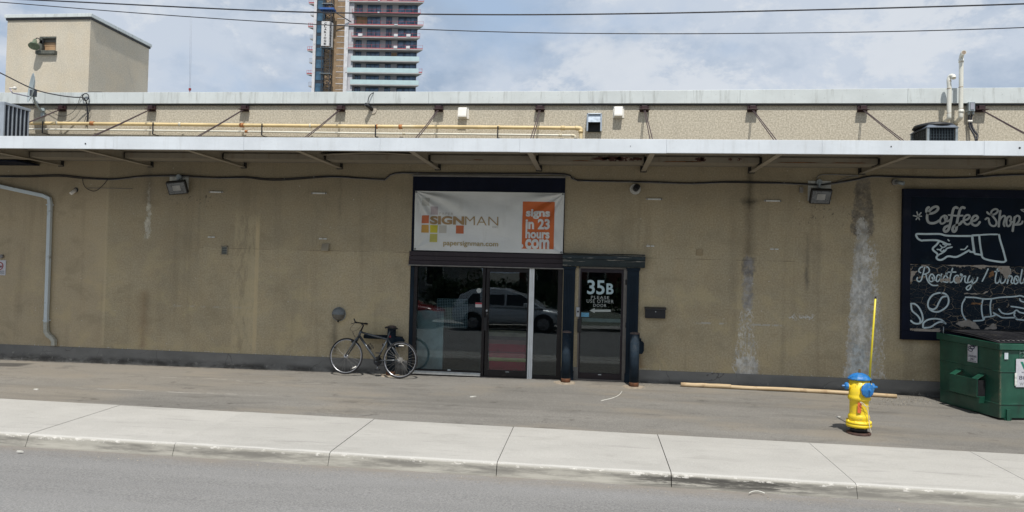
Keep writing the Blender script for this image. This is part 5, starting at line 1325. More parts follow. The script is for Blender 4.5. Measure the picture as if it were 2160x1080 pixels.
for q in (((55, 270), (130, 275), (210, 350), (268, 480), (270, 590), (200, 640), (110, 630), (55, 585)), ((58, 290), (80, 400), (180, 490), (230, 570), (225, 620))): stroke(mb, Fq(*q), w, Yl, 5)
mb.build('coffee_bean_drawing', m_pa2, cs, recalc=False)
mb = MB()
for q in (((280, 710), (290, 630), (370, 570), (500, 548), (620, 570), (700, 640)), ((300, 720), (420, 705), (520, 640), (600, 610), (690, 625))): stroke(mb, Fq(*q), w, Yl, 5)
mb.build('coffee_bean_drawing', m_pa2, cs, recalc=False)
mb = MB()
for q in (((1070, 150), (1250, 155), (1400, 180), (1550, 180), (1700, 155), (2000, 135), (2090, 120), (2200, 150), (2500, 170)), ((1060, 180), (1010, 280), (1005, 420), (1050, 530), (1100, 590)), ((1395, 185), (1370, 300), (1375, 430), (1400, 550)), ((1550, 190), (1530, 320), (1545, 500)),
          ((1220, 590), (1400, 575), (1430, 520), (1560, 505), (1640, 470)), ((1590, 440), (1680, 490), (1770, 530), (2000, 530), (2030, 560), (2200, 580)), ((1690, 370), (1750, 440), (1850, 460), (1950, 440), (2020, 390), (2080, 430), (2200, 455)), ((1920, 320), (2060, 340), (2200, 365), (2500, 400)),
          ((2080, 180), (2100, 220), (2200, 245), (2450, 260)), ((1990, 440), (1975, 480), (2020, 560))): stroke(mb, Fq(*q), w*.85, Yl, 4)
mb.build('painted_hand', m_pa2, cs, recalc=False)
m_bare = M('bare_wood_patch', (.33, .285, .235), .8, var=.12, sc=6, fine=.1, fsc=30, dirt=(.2, .13, .07, 1), dsc=7, dth=(.58, .68))
def patch(P, off=.0035, nm='bare_patch', mat=None):
    n = len(P); r_ = random.Random(int(P[0].x*1000)); Q = []
    for i in range(n):
        a, b = P[i], P[(i+1) % n]
        for k in range(4):
            t = k/4; q = a.lerp(b, t)
            if k: q = q+Vector((r_.uniform(-.012, .012), 0, r_.uniform(-.012, .012)))
            Q.append(q)
    n = len(Q); MB()._a([(q.x, Yl-off, q.z) for q in Q]+[(q.x, Yl+.004, q.z) for q in Q], [tuple(range(n)), tuple(reversed(range(n, 2*n)))]+[(i, i+n, (i+1) % n+n, (i+1) % n) for i in range(n)]).build(nm, mat or m_bare, cs)
patch(Dq((955, 600), (975, 510), (1070, 500), (1180, 500), (1290, 450), (1300, 640), (1200, 585), (1100, 555), (1030, 620)))
patch(Dq((1440, 520), (1510, 440), (1640, 440), (1620, 520), (1640, 640), (1510, 660), (1450, 580)))
patch(Dq((12, 272), (240, 250), (150, 330), (70, 480), (38, 670), (12, 680)))
patch(Dq((12, 28), (680, 40), (560, 60), (470, 130), (370, 90), (360, 48), (12, 46)))
patch(Dq((1020, 45), (1860, 62), (1860, 100), (1760, 135), (1700, 100), (1590, 135), (1480, 92), (1180, 68)))
patch(Eq((0, 68), (1000, 84), (940, 150), (740, 125), (500, 155), (460, 200), (250, 120), (0, 105)))
patch(Eq((960, 90), (1380, 95), (1390, 240), (1440, 300), (1350, 400), (1300, 505), (1220, 510), (1180, 400), (1080, 290)))
patch(Eq((700, 460), (725, 320), (870, 262), (885, 390), (780, 440)), mat=M('bare_brown', (.2, .1, .04), .8, var=.3, sc=20))
patch(Fq((890, 650), (950, 600), (1110, 570), (1250, 612), (1345, 745), (1230, 755), (1120, 690), (1000, 700)))
patch(Fq((1390, 765), (1530, 680), (1600, 635), (1645, 690), (1640, 745), (1500, 745)))
patch(Fq((1180, 255), (1370, 255), (1370, 285), (1180, 285)), mat=MATS['bare_brown'])
patch(Fq((48, 728), (330, 740), (600, 725), (595, 800), (120, 792), (110, 768), (48, 768)))
patch(Fq((1040, 75), (1250, 70), (1400, 80), (1520, 10), (1420, 90), (1240, 95), (1060, 95)))

# ================================================================ DUMPSTER
c0 = Vector((6.40, -1.80, -.065)); rzd = math.atan2(.192, .981)
dp = thing('dumpster', 'green steel front load dumpster with black ribbed lids at the right edge', 'dumpster', c0, rz=rzd)
ex = Vector((math.cos(rzd), math.sin(rzd), 0)); ey = Vector((-math.sin(rzd), math.cos(rzd), 0))
def loc_side(px, py, off=0):     # local (y,z) on the left side plane x=-off
    r = ray(px, py); t = ((c0-ex*off-CAM).dot(ex))/r.dot(ex); P = CAM+r*t-c0; return P.dot(ey), P.z
def loc_front(px, py, off=0):
    r = ray(px, py); t = ((c0-ey*off-CAM).dot(ey))/r.dot(ey); P = CAM+r*t-c0; return P.dot(ex), P.z
mt, g, p, o_ = newmat('dumpster_green'); co = g.obj()
c = g.mix(g.mr(g.noise(co, 2.2, 6, .62), .3, .7), (.006, .05, .032, 1), (.013, .085, .052, 1))
scv = g.noise(g.scale(co, (.3, .3, 6)), 5, 6, .75)
c = g.mix(g.mul(g.mr(scv, .61, .68), .6), c, (.07, .18, .13, 1))
c = g.mix(g.mul(g.mr(g.noise(g.scale(co, (1, 1, .25)), 5, 6, .7), .56, .74), .55), c, (.02, .03, .024, 1))
dx_, dy_, dz_ = g.xyz(co)[:3]
edge = g.mul(g.mr(g.m('ABSOLUTE', dx_), .0, .04, 1, 0), g.mr(g.m('ABSOLUTE', dy_), .0, .05, 1, 0))
c = g.mix(g.mul(edge, g.mr(g.noise(g.scale(co, (1, 1, .5)), 16, 5, .8), .4, .6), .7), c, (.16, .13, .085, 1))
g.put(p.inputs['Base Color'], c)
g.put(p.inputs['Roughness'], g.mr(g.noise(co, 4, 4), .3, .7, .32, .55)); p.inputs['Coat Weight'].default_value = .15
g.put(p.inputs['Normal'], g.bump(g.noise(co, 1.7, 3), .03, .5))
m_gr = mt
WD, DP_, HB = 1.85, 1.40, 1.13
mb = MB(); t_ = .02; z0 = .055
# tapered bin: front leans slightly, open top hidden by lids
mb.hexa([(0, 0, z0), (WD, 0, z0), (WD, DP_, z0), (0, DP_, z0), (0, -.0, HB), (WD, 0, HB), (WD, DP_+.03, HB+.03), (0, DP_+.03, HB+.03)])
mb.build('body', m_gr, dp, local=True, bevel=.012)
MB().hexa([(-.04, -.04, HB+.0), (WD+.04, -.04, HB), (WD+.04, .03, HB), (-.04, .03, HB), (-.04, -.04, HB+.1), (WD+.04, -.04, HB+.1), (WD+.04, .03, HB+.1), (-.04, .03, HB+.1)]).build('front_rim', m_gr, dp, local=True, bevel=.008)
for s in (0, 1):
    x0, x1 = ((-.04, .03), (WD-.03, WD+.04))[s]
    MB().hexa([(x0, .0305, HB), (x1, .0305, HB), (x1, DP_+.06, HB+.03), (x0, DP_+.06, HB+.03), (x0, .0305, HB+.1), (x1, .0305, HB+.1), (x1, DP_+.06, HB+.15), (x0, DP_+.06, HB+.15)]).build('side_rim', m_gr, dp, local=True, bevel=.008)
for z in (.27, .78): MB().box(-.012, WD+.012, -.012, DP_+.012, z, z+.012).build('weld_ridge', m_gr, dp, local=True, bevel=.003)
MB().box(.06, WD-.06, .06, DP_-.06, .0, z0+.001).build('under_frame', m_black, dp, local=True)
# pocket on the left side
s1, zz1 = loc_side(2062, 815, .14); s2, zz2 = loc_side(2004, 770, .14)
s1, s2 = sorted((s1, s2)); s1 = max(.25, s1)
pz0, pz1 = .33, .62
mb = MB().box(-.15, -.138, s1, s2, pz0, pz1).box(-.138, 0, s1, s2, pz0, pz0+.012)
mb.build('fork_pocket', m_gr, dp, local=True, bevel=.003)
for sa in (s1, s2-.13):
    MB()._a([(-.15, sa, pz1), (-.15, sa+.13, pz1), (0, sa+.13, pz1+.09), (0, sa, pz1+.09), (-.15, sa, pz1-.012), (-.15, sa+.13, pz1-.012), (0, sa+.13, pz1+.078), (0, sa, pz1+.078)], [(0, 1, 2, 3), (7, 6, 5, 4), (0, 4, 5, 1), (1, 5, 6, 2), (2, 6, 7, 3), (3, 7, 4, 0)]).build('pocket_gusset', m_gr, dp, local=True, bevel=.003)
MB().prism([(s1+.02, pz0-.1), (s1+.1, pz0), (s1, pz0)], -.1, -.002, plane='yz').build('pocket_brace', m_gr, dp, local=True)
MB().box(-.13, -.003, s1+.005, s1+.03, pz0+.015, pz1-.02).build('pocket_shade', m_black, dp, local=True)  # black plate standing for the shade inside the open pocket
# lids
m_lid = M('lid_black_plastic', (.022, .022, .026), .45, var=.2, sc=5, dirt=(.07, .065, .06, 1), dsc=3, dth=(.5, .75))
for (xa, xb) in ((-.02, WD/2-.01), (WD/2+.01, WD+.02)):
    n_ = 11
    ld = MB().sheet(10, 8, lambda u, v: (xa+(xb-xa)*u, .0+(DP_+.05)*v, HB+.105+.085*v+.03*math.sin(PI*v)+.012*math.sin(PI*u)))
    ld.sheet(10, 8, lambda u, v: (xb-(xb-xa)*u, .0+(DP_+.05)*v, HB+.085+.085*v+.03*math.sin(PI*v)))
    lo_ = ld.build('lid', m_lid, dp, local=True)
    for k in range(n_):
        x = xa+.05+(xb-xa-.1)*k/(n_-1)
        pts = [(x, .05+(DP_-.12)*t/8, HB+.112+.085*(t/8)+.03*math.sin(PI*t/8)+.008+.012*math.sin(PI*(x-xa)/(xb-xa))) for t in range(9)]
        MB().tube(pts, .014, 6).build('rib', m_lid, lo_, local=True)
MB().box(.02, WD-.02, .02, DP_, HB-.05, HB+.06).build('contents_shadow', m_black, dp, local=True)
MB().tube([(-.02, DP_*.93, HB+.1), (-.02, DP_*.93, HB+.26)], .008, 6).build('hinge_rod', m_galv, dp, local=True)
# feet
MB().box(.1, .16, -.03, .08, -.0, .2).box(.075, .085, -.02, .08, 0, .06).box(.175, .185, -.02, .08, 0, .06).build('foot', m_gr, dp, local=True, bevel=.003)
MB().box(WD-.16, WD-.1, -.03, .08, 0, .2).build('foot', m_gr, dp, local=True, bevel=.003)
for x in (.06, WD-.12): MB().box(x, x+.08, DP_-.16, DP_-.06, 0, .06).build('foot', m_gr, dp, local=True)
# notices
m_st = M('sticker_offwhite', (.5, .5, .54), .5, var=.1, sc=12); m_in = M('sticker_ink', (.02, .02, .05), .6)
yb_, zb2 = loc_side(2043, 762); ya_, za2 = loc_side(2064, 722)
sy0, sy1 = sorted((ya_, yb_)); szb, szt = min(zb2, za2), max(zb2, za2)
nt_ = MB().box(-.018, -.0145, sy0, sy1, szb, szt).build('notice', m_st, dp, local=True, label='small white cardboard only notice')
def sidetext(s, yc0, yc1, z0, z1, bold=.02):
    mb = text_mb(s, 0, abs(yc1-yc0), 0, z1-z0, 0, bold=bold)
    # face the -x side: text runs from back (far y) to front (near y)
    mb.v = [Vector((-.0195, max(yc0, yc1)-v.x, z0+v.z)) for v in mb.v]
    o = mb.build('lettering', m_in, nt_, local=True, recalc=False)
    if o.data.polygons[0].normal.x > 0: o.data.flip_normals()
hh = szt-szb
sidetext('CARDBOARD', sy0+.015, sy1-.015, szb+hh*.24, szb+hh*.34); sidetext('ONLY', sy0+.06, sy1-.06, szb+hh*.1, szb+hh*.2); sidetext('CORRUGATED', sy0+.02, sy1-.02, szb+hh*.03, szb+hh*.07)
r_ = random.Random(5)
for k in range(5):
    cy_ = sy0+(sy1-sy0)*(.3+.1*k); cz_ = szb+hh*(.86-.07*k+.05*(k % 2))
    q = [(cy_+math.cos(a)*(.05+.02*(k % 2)), cz_+math.sin(a)*.022) for a in [i*PI/6 for i in range(13)]]
    MB().tube([(-.02, a, b) for a, b in q], .006, 5).build('box_symbol', m_in, nt_, local=True)
def fr(px0, py0, px1, py1):
    a, zb1 = loc_front(px0, py1); b, zt1 = loc_front(px1, py0); return a, b, zb1, zt1
a, b, z1_, z2_ = fr(2117, 744, 2125, 757.5)
MB().box(a, b, -.018, -.0145, z1_, z2_).build('notice', M('sticker_paleblue', (.5, .56, .6), .5), dp, local=True)
a, b, z1_, z2_ = fr(2141, 757, 2160, 816)
b2 = a+.52
n2 = MB().box(a, b2, -.018, -.0145, z1_, z2_).build('notice', m_st, dp, local=True, label='large white collection company notice')
def fronttext(s, x0, x1, z0, z1, mat, bold=.0):
    mb = text_mb(s, x0, x1, z0, z1, -.0195, bold=bold); o = mb.build('lettering', mat, n2, local=True, recalc=False)
    if o.data.polygons[0].normal.y > 0: o.data.flip_normals()
hh = z2_-z1_
fronttext('WM', a+.07, a+.42, z1_+hh*.62, z1_+hh*.9, M('logo_green', (.01, .17, .11), .5), bold=.06)
fronttext('WASTE MANAGEMENT', a+.09, a+.44, z1_+hh*.5, z1_+hh*.55, m_in, bold=.02)
fronttext('800 ', a+.05, a+.24, z1_+hh*.26, z1_+hh*.4, m_in); fronttext('wm.com', a+.06, a+.4, z1_+hh*.06, z1_+hh*.17, M('ink_grey', (.25, .27, .28), .6))
MB().box(a-.02, a+.015, -.0205, -.018, z1_+hh*.05, z1_+hh*.5).build('tape_scrap', M('tape', (.55, .56, .52), .4, var=.3, sc=20), n2, local=True)
# chalk like scribble
mb = MB(); g0_, _ = loc_front(2150, 740)
for k, (u0, w0, u1, w1) in enumerate(((0, .0, 0, .16), (.03, .16, .1, 0), (.04, .02, .13, .09), (.0, .08, .14, .12), (.06, .16, .14, .02), (.1, .0, .12, .16))):
    mb.tube([(g0_+u0, -.0155, z2_+.01+w0), (g0_+u1, -.0155, z2_+.01+w1)], .003, 4)
mb.build('scribble', M('paint_pen', (.3, .42, .38), .6), dp, local=True)

# ================================================================ HYDRANT
Hp = ong(1811, 914)
hy = thing('fire_hydrant', 'yellow fire hydrant with blue caps and tall yellow marker rod beside the sidewalk', 'fire hydrant', Hp)
m_hy = M('hydrant_yellow', (.8, .58, .02), .42, var=.07, sc=5, dirt=(.5, .36, .08, 1), dsc=9, dth=(.58, .72), coat=.1, bump=.003, bsc=60)
m_hb = M('hydrant_blue', (.014, .15, .42), .5, var=.2, sc=9, dirt=(.07, .2, .32, 1), dsc=13, dth=(.5, .68), bump=.003, bsc=60)
hp = lambda pr: [(r*.93, z*.955) for z, r in pr]
MB().lathe(hp([(-.03, .172), (.018, .175), (.026, .16), (.026, .11)]), Hp, seg=28).build('base_flange', M('rusty_flange', (.06, .03, .022), .8, var=.4, sc=14), hy)
MB().lathe(hp([(.02, .122), (.11, .122)]), Hp, seg=28).build('neck', m_black, hy)
MB().lathe(hp([(.1, .13), (.103, .178), (.122, .182), (.145, .182), (.15, .172), (.152, .182), (.185, .18), (.19, .15), (.2, .14), (.215, .152), (.25, .155), (.275, .148), (.29, .136), (.3, .134), (.47, .134), (.49, .14), (.505, .158), (.53, .162), (.55, .158), (.565, .15), (.58, .147), (.8, .147)]), Hp, seg=32).build('barrel', m_hy, hy)
for k in range(8):
    a = 2*PI*k/8+.2; MB().lathe([(.014, 0), (.014, .1)], Hp+Vector((math.cos(a)*.155, math.sin(a)*.155, .094)), seg=6).build('bolt', m_hy, hy)
for k in range(8):
    a = 2*PI*k/8; MB().box(-.004, .004, -.004, .002, 0, .17).xf(Matrix.Translation(Hp+Vector((0, 0, .3))) @ Matrix.Rotation(a, 4, 'Z') @ Matrix.Translation((0, -.121, 0))).build('barrel_rib', m_hy, hy, bevel=.003)
MB().lathe(hp([(.795, .152), (.8, .17), (.818, .17), (.822, .158), (.85, .135), (.88, .09), (.895, .045), (.898, .03)]), Hp, seg=12, smooth=False).build('bonnet', m_hb, hy, bevel=.004)
for k in range(8):
    a = 2*PI*k/8+.3; MB().lathe([(.011, 0), (.011, .016)], Hp+Vector((math.cos(a)*.13, math.sin(a)*.13, .785)), seg=6).build('bonnet_bolt', m_hb, hy)
MB().lathe([(.022, 0), (.02, .012), (.016, .014), (.014, .05)], Hp+Vector((0, 0, .858)), seg=5, smooth=False).build('operating_nut', M('brass_dull', (.18, .13, .06), .5, .5), hy)
# ports
fd = Vector((.38, -.92, 0)).normalized(); q = fd.to_track_quat('Z', 'Y').to_matrix().to_4x4()
pz = Vector((0, 0, .635))
Tm = Matrix.Translation(Hp+pz) @ q
MB().lathe([(.088, .07), (.088, .14), (.096, .145)], (0, 0, 0), seg=24).xf(Tm).build('pumper_port', m_hy, hy)
cp = MB().lathe([(.08, .144), (.104, .146), (.106, .168), (.088, .178), (.03, .19), (.022, .192)], (0, 0, 0), seg=10, smooth=False).xf(Tm).build('pumper_cap', m_hb, hy, bevel=.003)
MB().lathe([(.02, .19), (.016, .22), (.0, .221)], (0, 0, 0), seg=5, smooth=False).xf(Tm).build('cap_nut', m_hb, cp)
for s in (-1, 1):
    sd_ = Vector((s*1.0, -.12*s*0-.05, 0)).normalized(); q = sd_.to_track_quat('Z', 'Y').to_matrix().to_4x4(); Tm = Matrix.Translation(Hp+Vector((0, 0, .665))) @ q
    MB().lathe([(.046, .09), (.042, .155), (.05, .16)], (0, 0, 0), seg=18).xf(Tm).build('hose_port', m_hy, hy)
    cc_ = MB().lathe([(.04, .158), (.052, .16), (.053, .188), (.042, .2), (.026, .205)], (0, 0, 0), seg=8, smooth=False).xf(Tm).build('hose_cap', m_hb, hy, bevel=.002)
    MB().lathe([(.018, .204), (.015, .24), (0, .241)], (0, 0, 0), seg=5, smooth=False).xf(Tm).build('cap_nut', m_hb, cc_)
text('1991', Hp.x-.085, Hp.x-.03, Hp.z+.70, Hp.z+.73, Hp.y-.126, m_black, hy)
# marker rod
yr = Hp.y-.02
r0, r1, r2_ = at(1832.5, 826, yr), at(1834, 800, yr), at(1847, 625.5, yr)
rd = MB().tube([r1, r1.lerp(r2_, .5), r2_], [.0155, .014, .0125], 10).build('marker_rod', M('rod_yellow', (.68, .56, .03), .4, var=.08, sc=3), hy)
dr = (r2_-r1).normalized(); MB().tube([r2_-dr*.03, r2_+dr*.004], .0135, 10).build('rod_tip', m_black, rd)
MB().tube([r0, r0.lerp(r1, .6), r1+dr*.01], [.02, .024, .019], 10).build('rod_mount', m_black, rd)
q = at(1831.5, 797, yr-.02); MB().cyl((q.x, yr-.03, q.z), (q.x, yr+.01, q.z), .016, seg=8).build('mount_bolt', m_hb, rd)
# tag and string
yt = Hp.y-.135
a, b = at(1808.5, 871, yt), at(1817.5, 850, yt)
MB().quadbox((a.x, a.z), (b.x-.006, a.z-.004), (b.x, b.z), (a.x+.004, b.z+.004), yt-.003, yt).build('paper_tag', M('tag_orange', (.62, .13, .04), .6, var=.2, sc=30, dirt=(.2, .05, .03, 1), dsc=40), hy)
V = [(1816, 848), (1823, 853), (1829, 862), (1832, 874), (1833, 890), (1835, 903), (1838, 913)]
P = [at(x, y, yt-.02-.005*i) for i, (x, y) in enumerate(V)]; P[-1].z = max(P[-1].z, gz(P[-1].x, P[-1].y)+.006)
MB().tube(smoothpath(P, 4), .0055, 5).build('string', M('string_white', (.55, .5, .42), .8), hy)
P = [at(x, y, yt-.03) for x, y in ((1814, 848), (1822, 856), (1834, 857))]; MB().tube(smoothpath(P, 4), .004, 5).build('string', MATS['string_white'], hy)

# ================================================================ TIMBER POLE
e0, e1 = ong(1435, 816.5), ong(1892, 836.5); e0.y = min(e0.y, -.16); e1.y = min(e1.y, -.3)
e0 = at(1436, 811.5, -.25); e1 = at(1891, 832.5, -.42)
tp = thing('timber_pole', 'long pale wooden pole lying on the asphalt along the wall', 'timber', ((e0.x+e1.x)/2, -.33, .03))
mt, g, p, o_ = newmat('pine_wood'); co = g.obj()
c = g.mix(g.mr(g.noise(g.scale(co, (.25, 6, 6)), 5, 5, .65), .3, .7), (.4, .29, .165, 1), (.56, .44, .28, 1))
c = g.mix(g.mul(g.mr(g.noise(co, 5, 5), .58, .66), .5), c, (.3, .19, .1, 1)); g.put(p.inputs['Base Color'], c); p.inputs['Roughness'].default_value = .75
def pole(a, b, r, nm):
    n = 14; pts = [a.lerp(b, i/n)+Vector((0, 0, .004*math.sin(i*1.3))) for i in range(n+1)]
    for q in pts: q.z = max(gz(q.x, q.y)+r*.92, min(q.z, gz(q.x, q.y)+r*1.1))
    return MB().tube(pts, r, 10).build(nm, mt, tp)
pole(e0.lerp(e1, .11), e1, .036, 'long_pole'); pole(e0, e0.lerp(e1, .24)+Vector((0, .0, .015)), .04, 'short_end')

# ================================================================ BICYCLE
c2 = lambda cx, cy: (680+cx/6.75, 650+cy/6.75)
F0 = at(*c2(340, 930), -.36); R0 = at(*c2(1110, 990), -.48)
F0.z = gz(F0.x, F0.y); R0.z = gz(R0.x, R0.y)
e1 = Vector((R0.x-F0.x, R0.y-F0.y, 0)).normalized(); lean = .12
upb = (Vector((0, 0, 1))*math.cos(lean)+Vector((-e1.y, e1.x, 0))*math.sin(lean)).normalized()
nb_ = e1.cross(upb).normalized()
def bp(cx, cy, off=0):
    px, py = c2(cx, cy); r = ray(px, py); base = F0+nb_*off
    return CAM+r*((base-CAM).dot(nb_)/r.dot(nb_))
bk = thing('bicycle', 'dark grey hybrid bicycle leaning by the wall left of the glass shopfront', 'bicycle', ((F0.x+R0.x)/2, (F0.y+R0.y)/2, 0))
m_bf = M('bike_frame_grey', (.085, .095, .105), .3, .3, var=.1, sc=6, coat=.4); m_ty = M('tyre_rubber', (.014, .014, .015), .8, var=.2, sc=20)
m_ri = M('rim_alloy', (.5, .5, .52), .3, .85, var=.08); m_sp = M('spoke_steel', (.3, .29, .27), .45, .5); m_bl = M('bike_black', (.01, .01, .012), .5)
basis = Matrix((( e1.x, nb_.x, upb.x, 0), (e1.y, nb_.y, upb.y, 0), (e1.z, nb_.z, upb.z, 0), (0, 0, 0, 1)))
RW = .342
hubF = F0+upb*RW; hubR = R0+upb*RW
# keep hubs where the photograph has them, radius follows the ground contact
hF, hR = bp(338, 682), bp(1108, 738)
def wheel(c, nm_rear):
    T = Matrix.Translation(c) @ basis
    rad = (c-Vector((c.x, c.y, gz(c.x, c.y)))).length*math.cos(lean*.2)
    rad = min(.35, max(.33, rad))
    w = MB().torus((0, 0, 0), rad-.034, .0095, seg=56, rs=8).xf(T).build('wheel', m_ri, bk)
    MB().torus((0, 0, 0), rad-.016, .0165, seg=56, rs=8).xf(T).build('tyre', m_ty, w)
    hb = MB().cyl((0, -.05, 0), (0, .05, 0), .016, seg=12); hb.cyl((0, -.034, 0), (0, -.03, 0), .03, seg=16); hb.cyl((0, .03, 0), (0, .034, 0), .03, seg=16)
    hb.xf(T).build('hub', m_ri, w)
    sp = MB()
    for k in range(28):
        a = 2*PI*k/28; s = 1 if k % 2 else -1; b = a+(.5 if (k//2) % 2 else -.5)
        sp.tube([(math.cos(b)*.028, s*.032, math.sin(b)*.028), (math.cos(a)*(rad-.04), 0, math.sin(a)*(rad-.04))], .0014, 4, cap=False)
    sp.xf(T).build('spokes', m_sp, w)
    if nm_rear:
        cs_ = MB()
        for i, r in enumerate((.05, .045, .04, .035, .03, .026)): cs_.lathe([(r, 0), (r, .0025)], (0, .036+.004*i, 0), axis='y', seg=22)
        cs_.cyl((0, -.036, 0), (0, -.03, 0), .05, seg=20); cs_.xf(T).build('cassette', m_sp, w)
    return w, rad, T
wF, radF, TF = wheel(hF, False); wR, radR, TR_ = wheel(hR, True)
# flat oval reflectors in the spokes
q = TF @ Vector((.19, -.012, -.215)); MB().tube([TF @ Vector((.14, -.012, -.235)), TF @ Vector((.225, -.012, -.19))], .013, 8).build('spoke_reflector', m_white, wF)
MB().tube([TR_ @ Vector((-.05, -.012, .27)), TR_ @ Vector((.05, -.012, .272))], .012, 8).build('spoke_reflector', m_white, wR)
MB().tube([TF @ Vector((-.27, -.0, .16)), TF @ Vector((-.24, -.0, .15))], .012, 8).build('spoke_reflector', m_bl, wF)
HT, HB_ = bp(552, 318), bp(516, 405); BB = bp(775, 752); ST = bp(930, 432); SC_ = bp(934, 425)
fm = MB()
fm.tube([HT, HB_], .025, 10).tube([HB_+(HT-HB_)*.2, BB], .024, 10).tube([HB_+(HT-HB_)*.75, ST-(ST-BB)*.04], .019, 10).tube([BB, ST+(ST-BB)*.06], .018, 10)
for s in (-1, 1):
    o1 = nb_*.05*s; fm.tube([BB+nb_*.02*s, hR+o1], .0095, 8); fm.tube([ST+nb_*.015*s, hR+o1], .008, 8)
fm.cyl(BB-nb_*.035, BB+nb_*.035, .022, seg=14)
fm.build('frame', m_bf, bk)
fk = MB()
for s in (-1, 1): fk.tube([HB_+nb_*.0, HB_+nb_*.045*s+(hF-HB_)*.15, hF+nb_*.052*s], [.02, .019, .012], 8)
fk.build('fork', m_bf, bk)
stp = bp(585, 245); hbc = bp(548, 212)
MB().tube([HT, HT.lerp(stp, .9), stp], .016, 8).tube([stp, hbc], .015, 8).build('stem', m_bl, bk)
hb1 = hbc-nb_*.0
hbar = MB().tube(smoothpath([hbc+nb_*-.3+Vector((.02, 0, -.0)), hbc+nb_*-.12, hbc, hbc+nb_*.12, hbc+nb_*.29+Vector((.02, 0, 0))], 3), .0125, 8).build('handlebar', m_bl, bk)
for s in (-1, 1):
    g1, g2 = hbc+nb_*.18*s, hbc+nb_*.3*s+Vector((.02, 0, 0)); MB().tube([g1, g2], .0175, 8).tube([g2, g2+Vector((-.03, 0, .07))], [.015, .011], 8).build('grip', m_bl, hbar)
    MB().tube([g1-nb_*.03*s, g1+Vector((-.05, 0, -.01)), g2+Vector((-.075, 0, -.03))], .006, 6).build('brake_lever', m_bl, hbar)
    MB().tube(smoothpath([g1+Vector((-.03, 0, 0)), g1+Vector((-.13, 0, -.12)), bp(432, 340), bp(470, 420)+nb_*.02*s], 5), .003, 5).build('brake_cable', m_bl, hbar)
sp_ = bp(962, 325); MB().tube([ST, sp_], .0135, 8).build('seat_post', m_bf, bk)
sa, sb = bp(893, 278), bp(1060, 300)
sdl = MB()
L_ = [(0, .012, .0), (.12, .018, .01), (.3, .026, .012), (.5, .045, .008), (.7, .07, .006), (.88, .075, .012), (1, .055, .014)]
vs = []; fs = []; n_ = 12; Lw = (sb-sa).length; du = (sb-sa).normalized()
for (t, hw, dz) in L_:
    for k in range(n_):
        a = 2*PI*k/n_; vs.append(sa+du*Lw*t+nb_*math.cos(a)*hw+upb*(math.sin(a)*.018+dz))
for i in range(len(L_)-1):
    for k in range(n_): fs.append((i*n_+k, i*n_+(k+1) % n_, (i+1)*n_+(k+1) % n_, (i+1)*n_+k))
fs += [tuple(range(n_)), tuple(range(len(L_)*n_-1, (len(L_)-1)*n_-1, -1))]
sdl._a(vs, fs, True).tube([sa+du*.05-upb*.005, sa+du*.1-upb*.03, sp_-du*.02, sp_+du*.04, sb-du*.04-upb*.01], .0045, 5).build('saddle', m_bl, bk)
# cranks, chain set, pedals, chain, derailleur
ck_ = MB(); TBB = Matrix.Translation(BB) @ basis
for r, y in ((.088, -.05), (.07, -.043)): ck_.lathe([(r, 0), (r, .003)], (0, y, 0), axis='y', seg=32); 
ck_.xf(TBB); ck_.tube([BB-nb_*.06, bp(770, 830)-nb_*.06, ], [.014, .01], 8).tube([BB+nb_*.06, bp(845, 660)+nb_*.06], [.014, .01], 8)
crk = ck_.build('crankset', m_bl, bk)
for cx, cy, s in ((758, 878, -1), (825, 640, 1)):
    q = bp(cx, cy)+nb_*.09*s; MB().box(-.045, .045, -.04, .04, -.011, .011).xf(Matrix.Translation(q) @ basis).build('pedal', m_bl, crk, bevel=.003)
MB().tube([bp(770, 830)-nb_*.06, bp(760, 872)-nb_*.06], .009, 6).tube([bp(845, 660)+nb_*.06, bp(828, 645)+nb_*.06], .009, 6).build('crank_arm', m_ri, crk)
mb = MB(); mb.tube([BB-nb_*.046+upb*.085, hR-nb_*.036+upb*.04], .0045, 5).tube([BB-nb_*.046-upb*.085, hR-nb_*.036-upb*.09], .0045, 5).build('chain', m_bl, bk)
MB().tube([hR-nb_*.05, hR-nb_*.05-upb*.09+e1*.02], .012, 6).build('derailleur', m_bl, bk)
MB().tube([bp(905, 660)-nb_*.03, bp(1050, 720)-nb_*.04], .007, 6).build('pump', m_white, bk) if False else None
for c_, hh_ in ((bp(436, 472), 1), (bp(1000, 535), 1)):
    MB().box(-.022, .022, -.045, .045, -.025, .03).xf(Matrix.Translation(c_) @ basis).build('brake_caliper', m_bl, bk, bevel=.006)
# bottle cage + lamp on the down tube, clip light on the seat tube
q = bp(690, 545); mb = MB()
for k in range(3): mb.torus((0, 0, -.05+.05*k), .036, .004, axis='z', seg=16, rs=5)
for a in (0, 1.57, 3.14, 4.7): mb.tube([(math.cos(a)*.036, math.sin(a)*.036, -.06), (math.cos(a)*.036, math.sin(a)*.036, .06)], .0035, 5)
dt = (HB_-BB).normalized(); qq = dt.to_track_quat('Z', 'Y').to_matrix().to_4x4()
mb.xf(Matrix.Translation(q) @ qq).build('bottle_cage', m_bl, bk)
MB().box(-.02, .02, -.03, .03, -.045, .045).xf(Matrix.Translation(bp(655, 560)) @ qq).build('pump_clamp', m_bl, bk, bevel=.005)
q = bp(868, 520); MB().lathe([(.0, -.03), (.022, -.02), (.024, .02), (0, .03)], q, seg=12).build('lamp', m_bl, bk)
q = bp(570, 470); MB().lathe([(.0, -.02), (.012, -.015), (.012, .02), (0, .03)], q, seg=8).build('bell', m_white, bk)
q = bp(955, 405)-nb_*.02; MB().box(-.02, .02, -.012, .012, -.02, .02).xf(Matrix.Translation(q) @ basis).build('rear_reflector', M('red_reflector', (.25, .01, .01), .3), bk, bevel=.004)
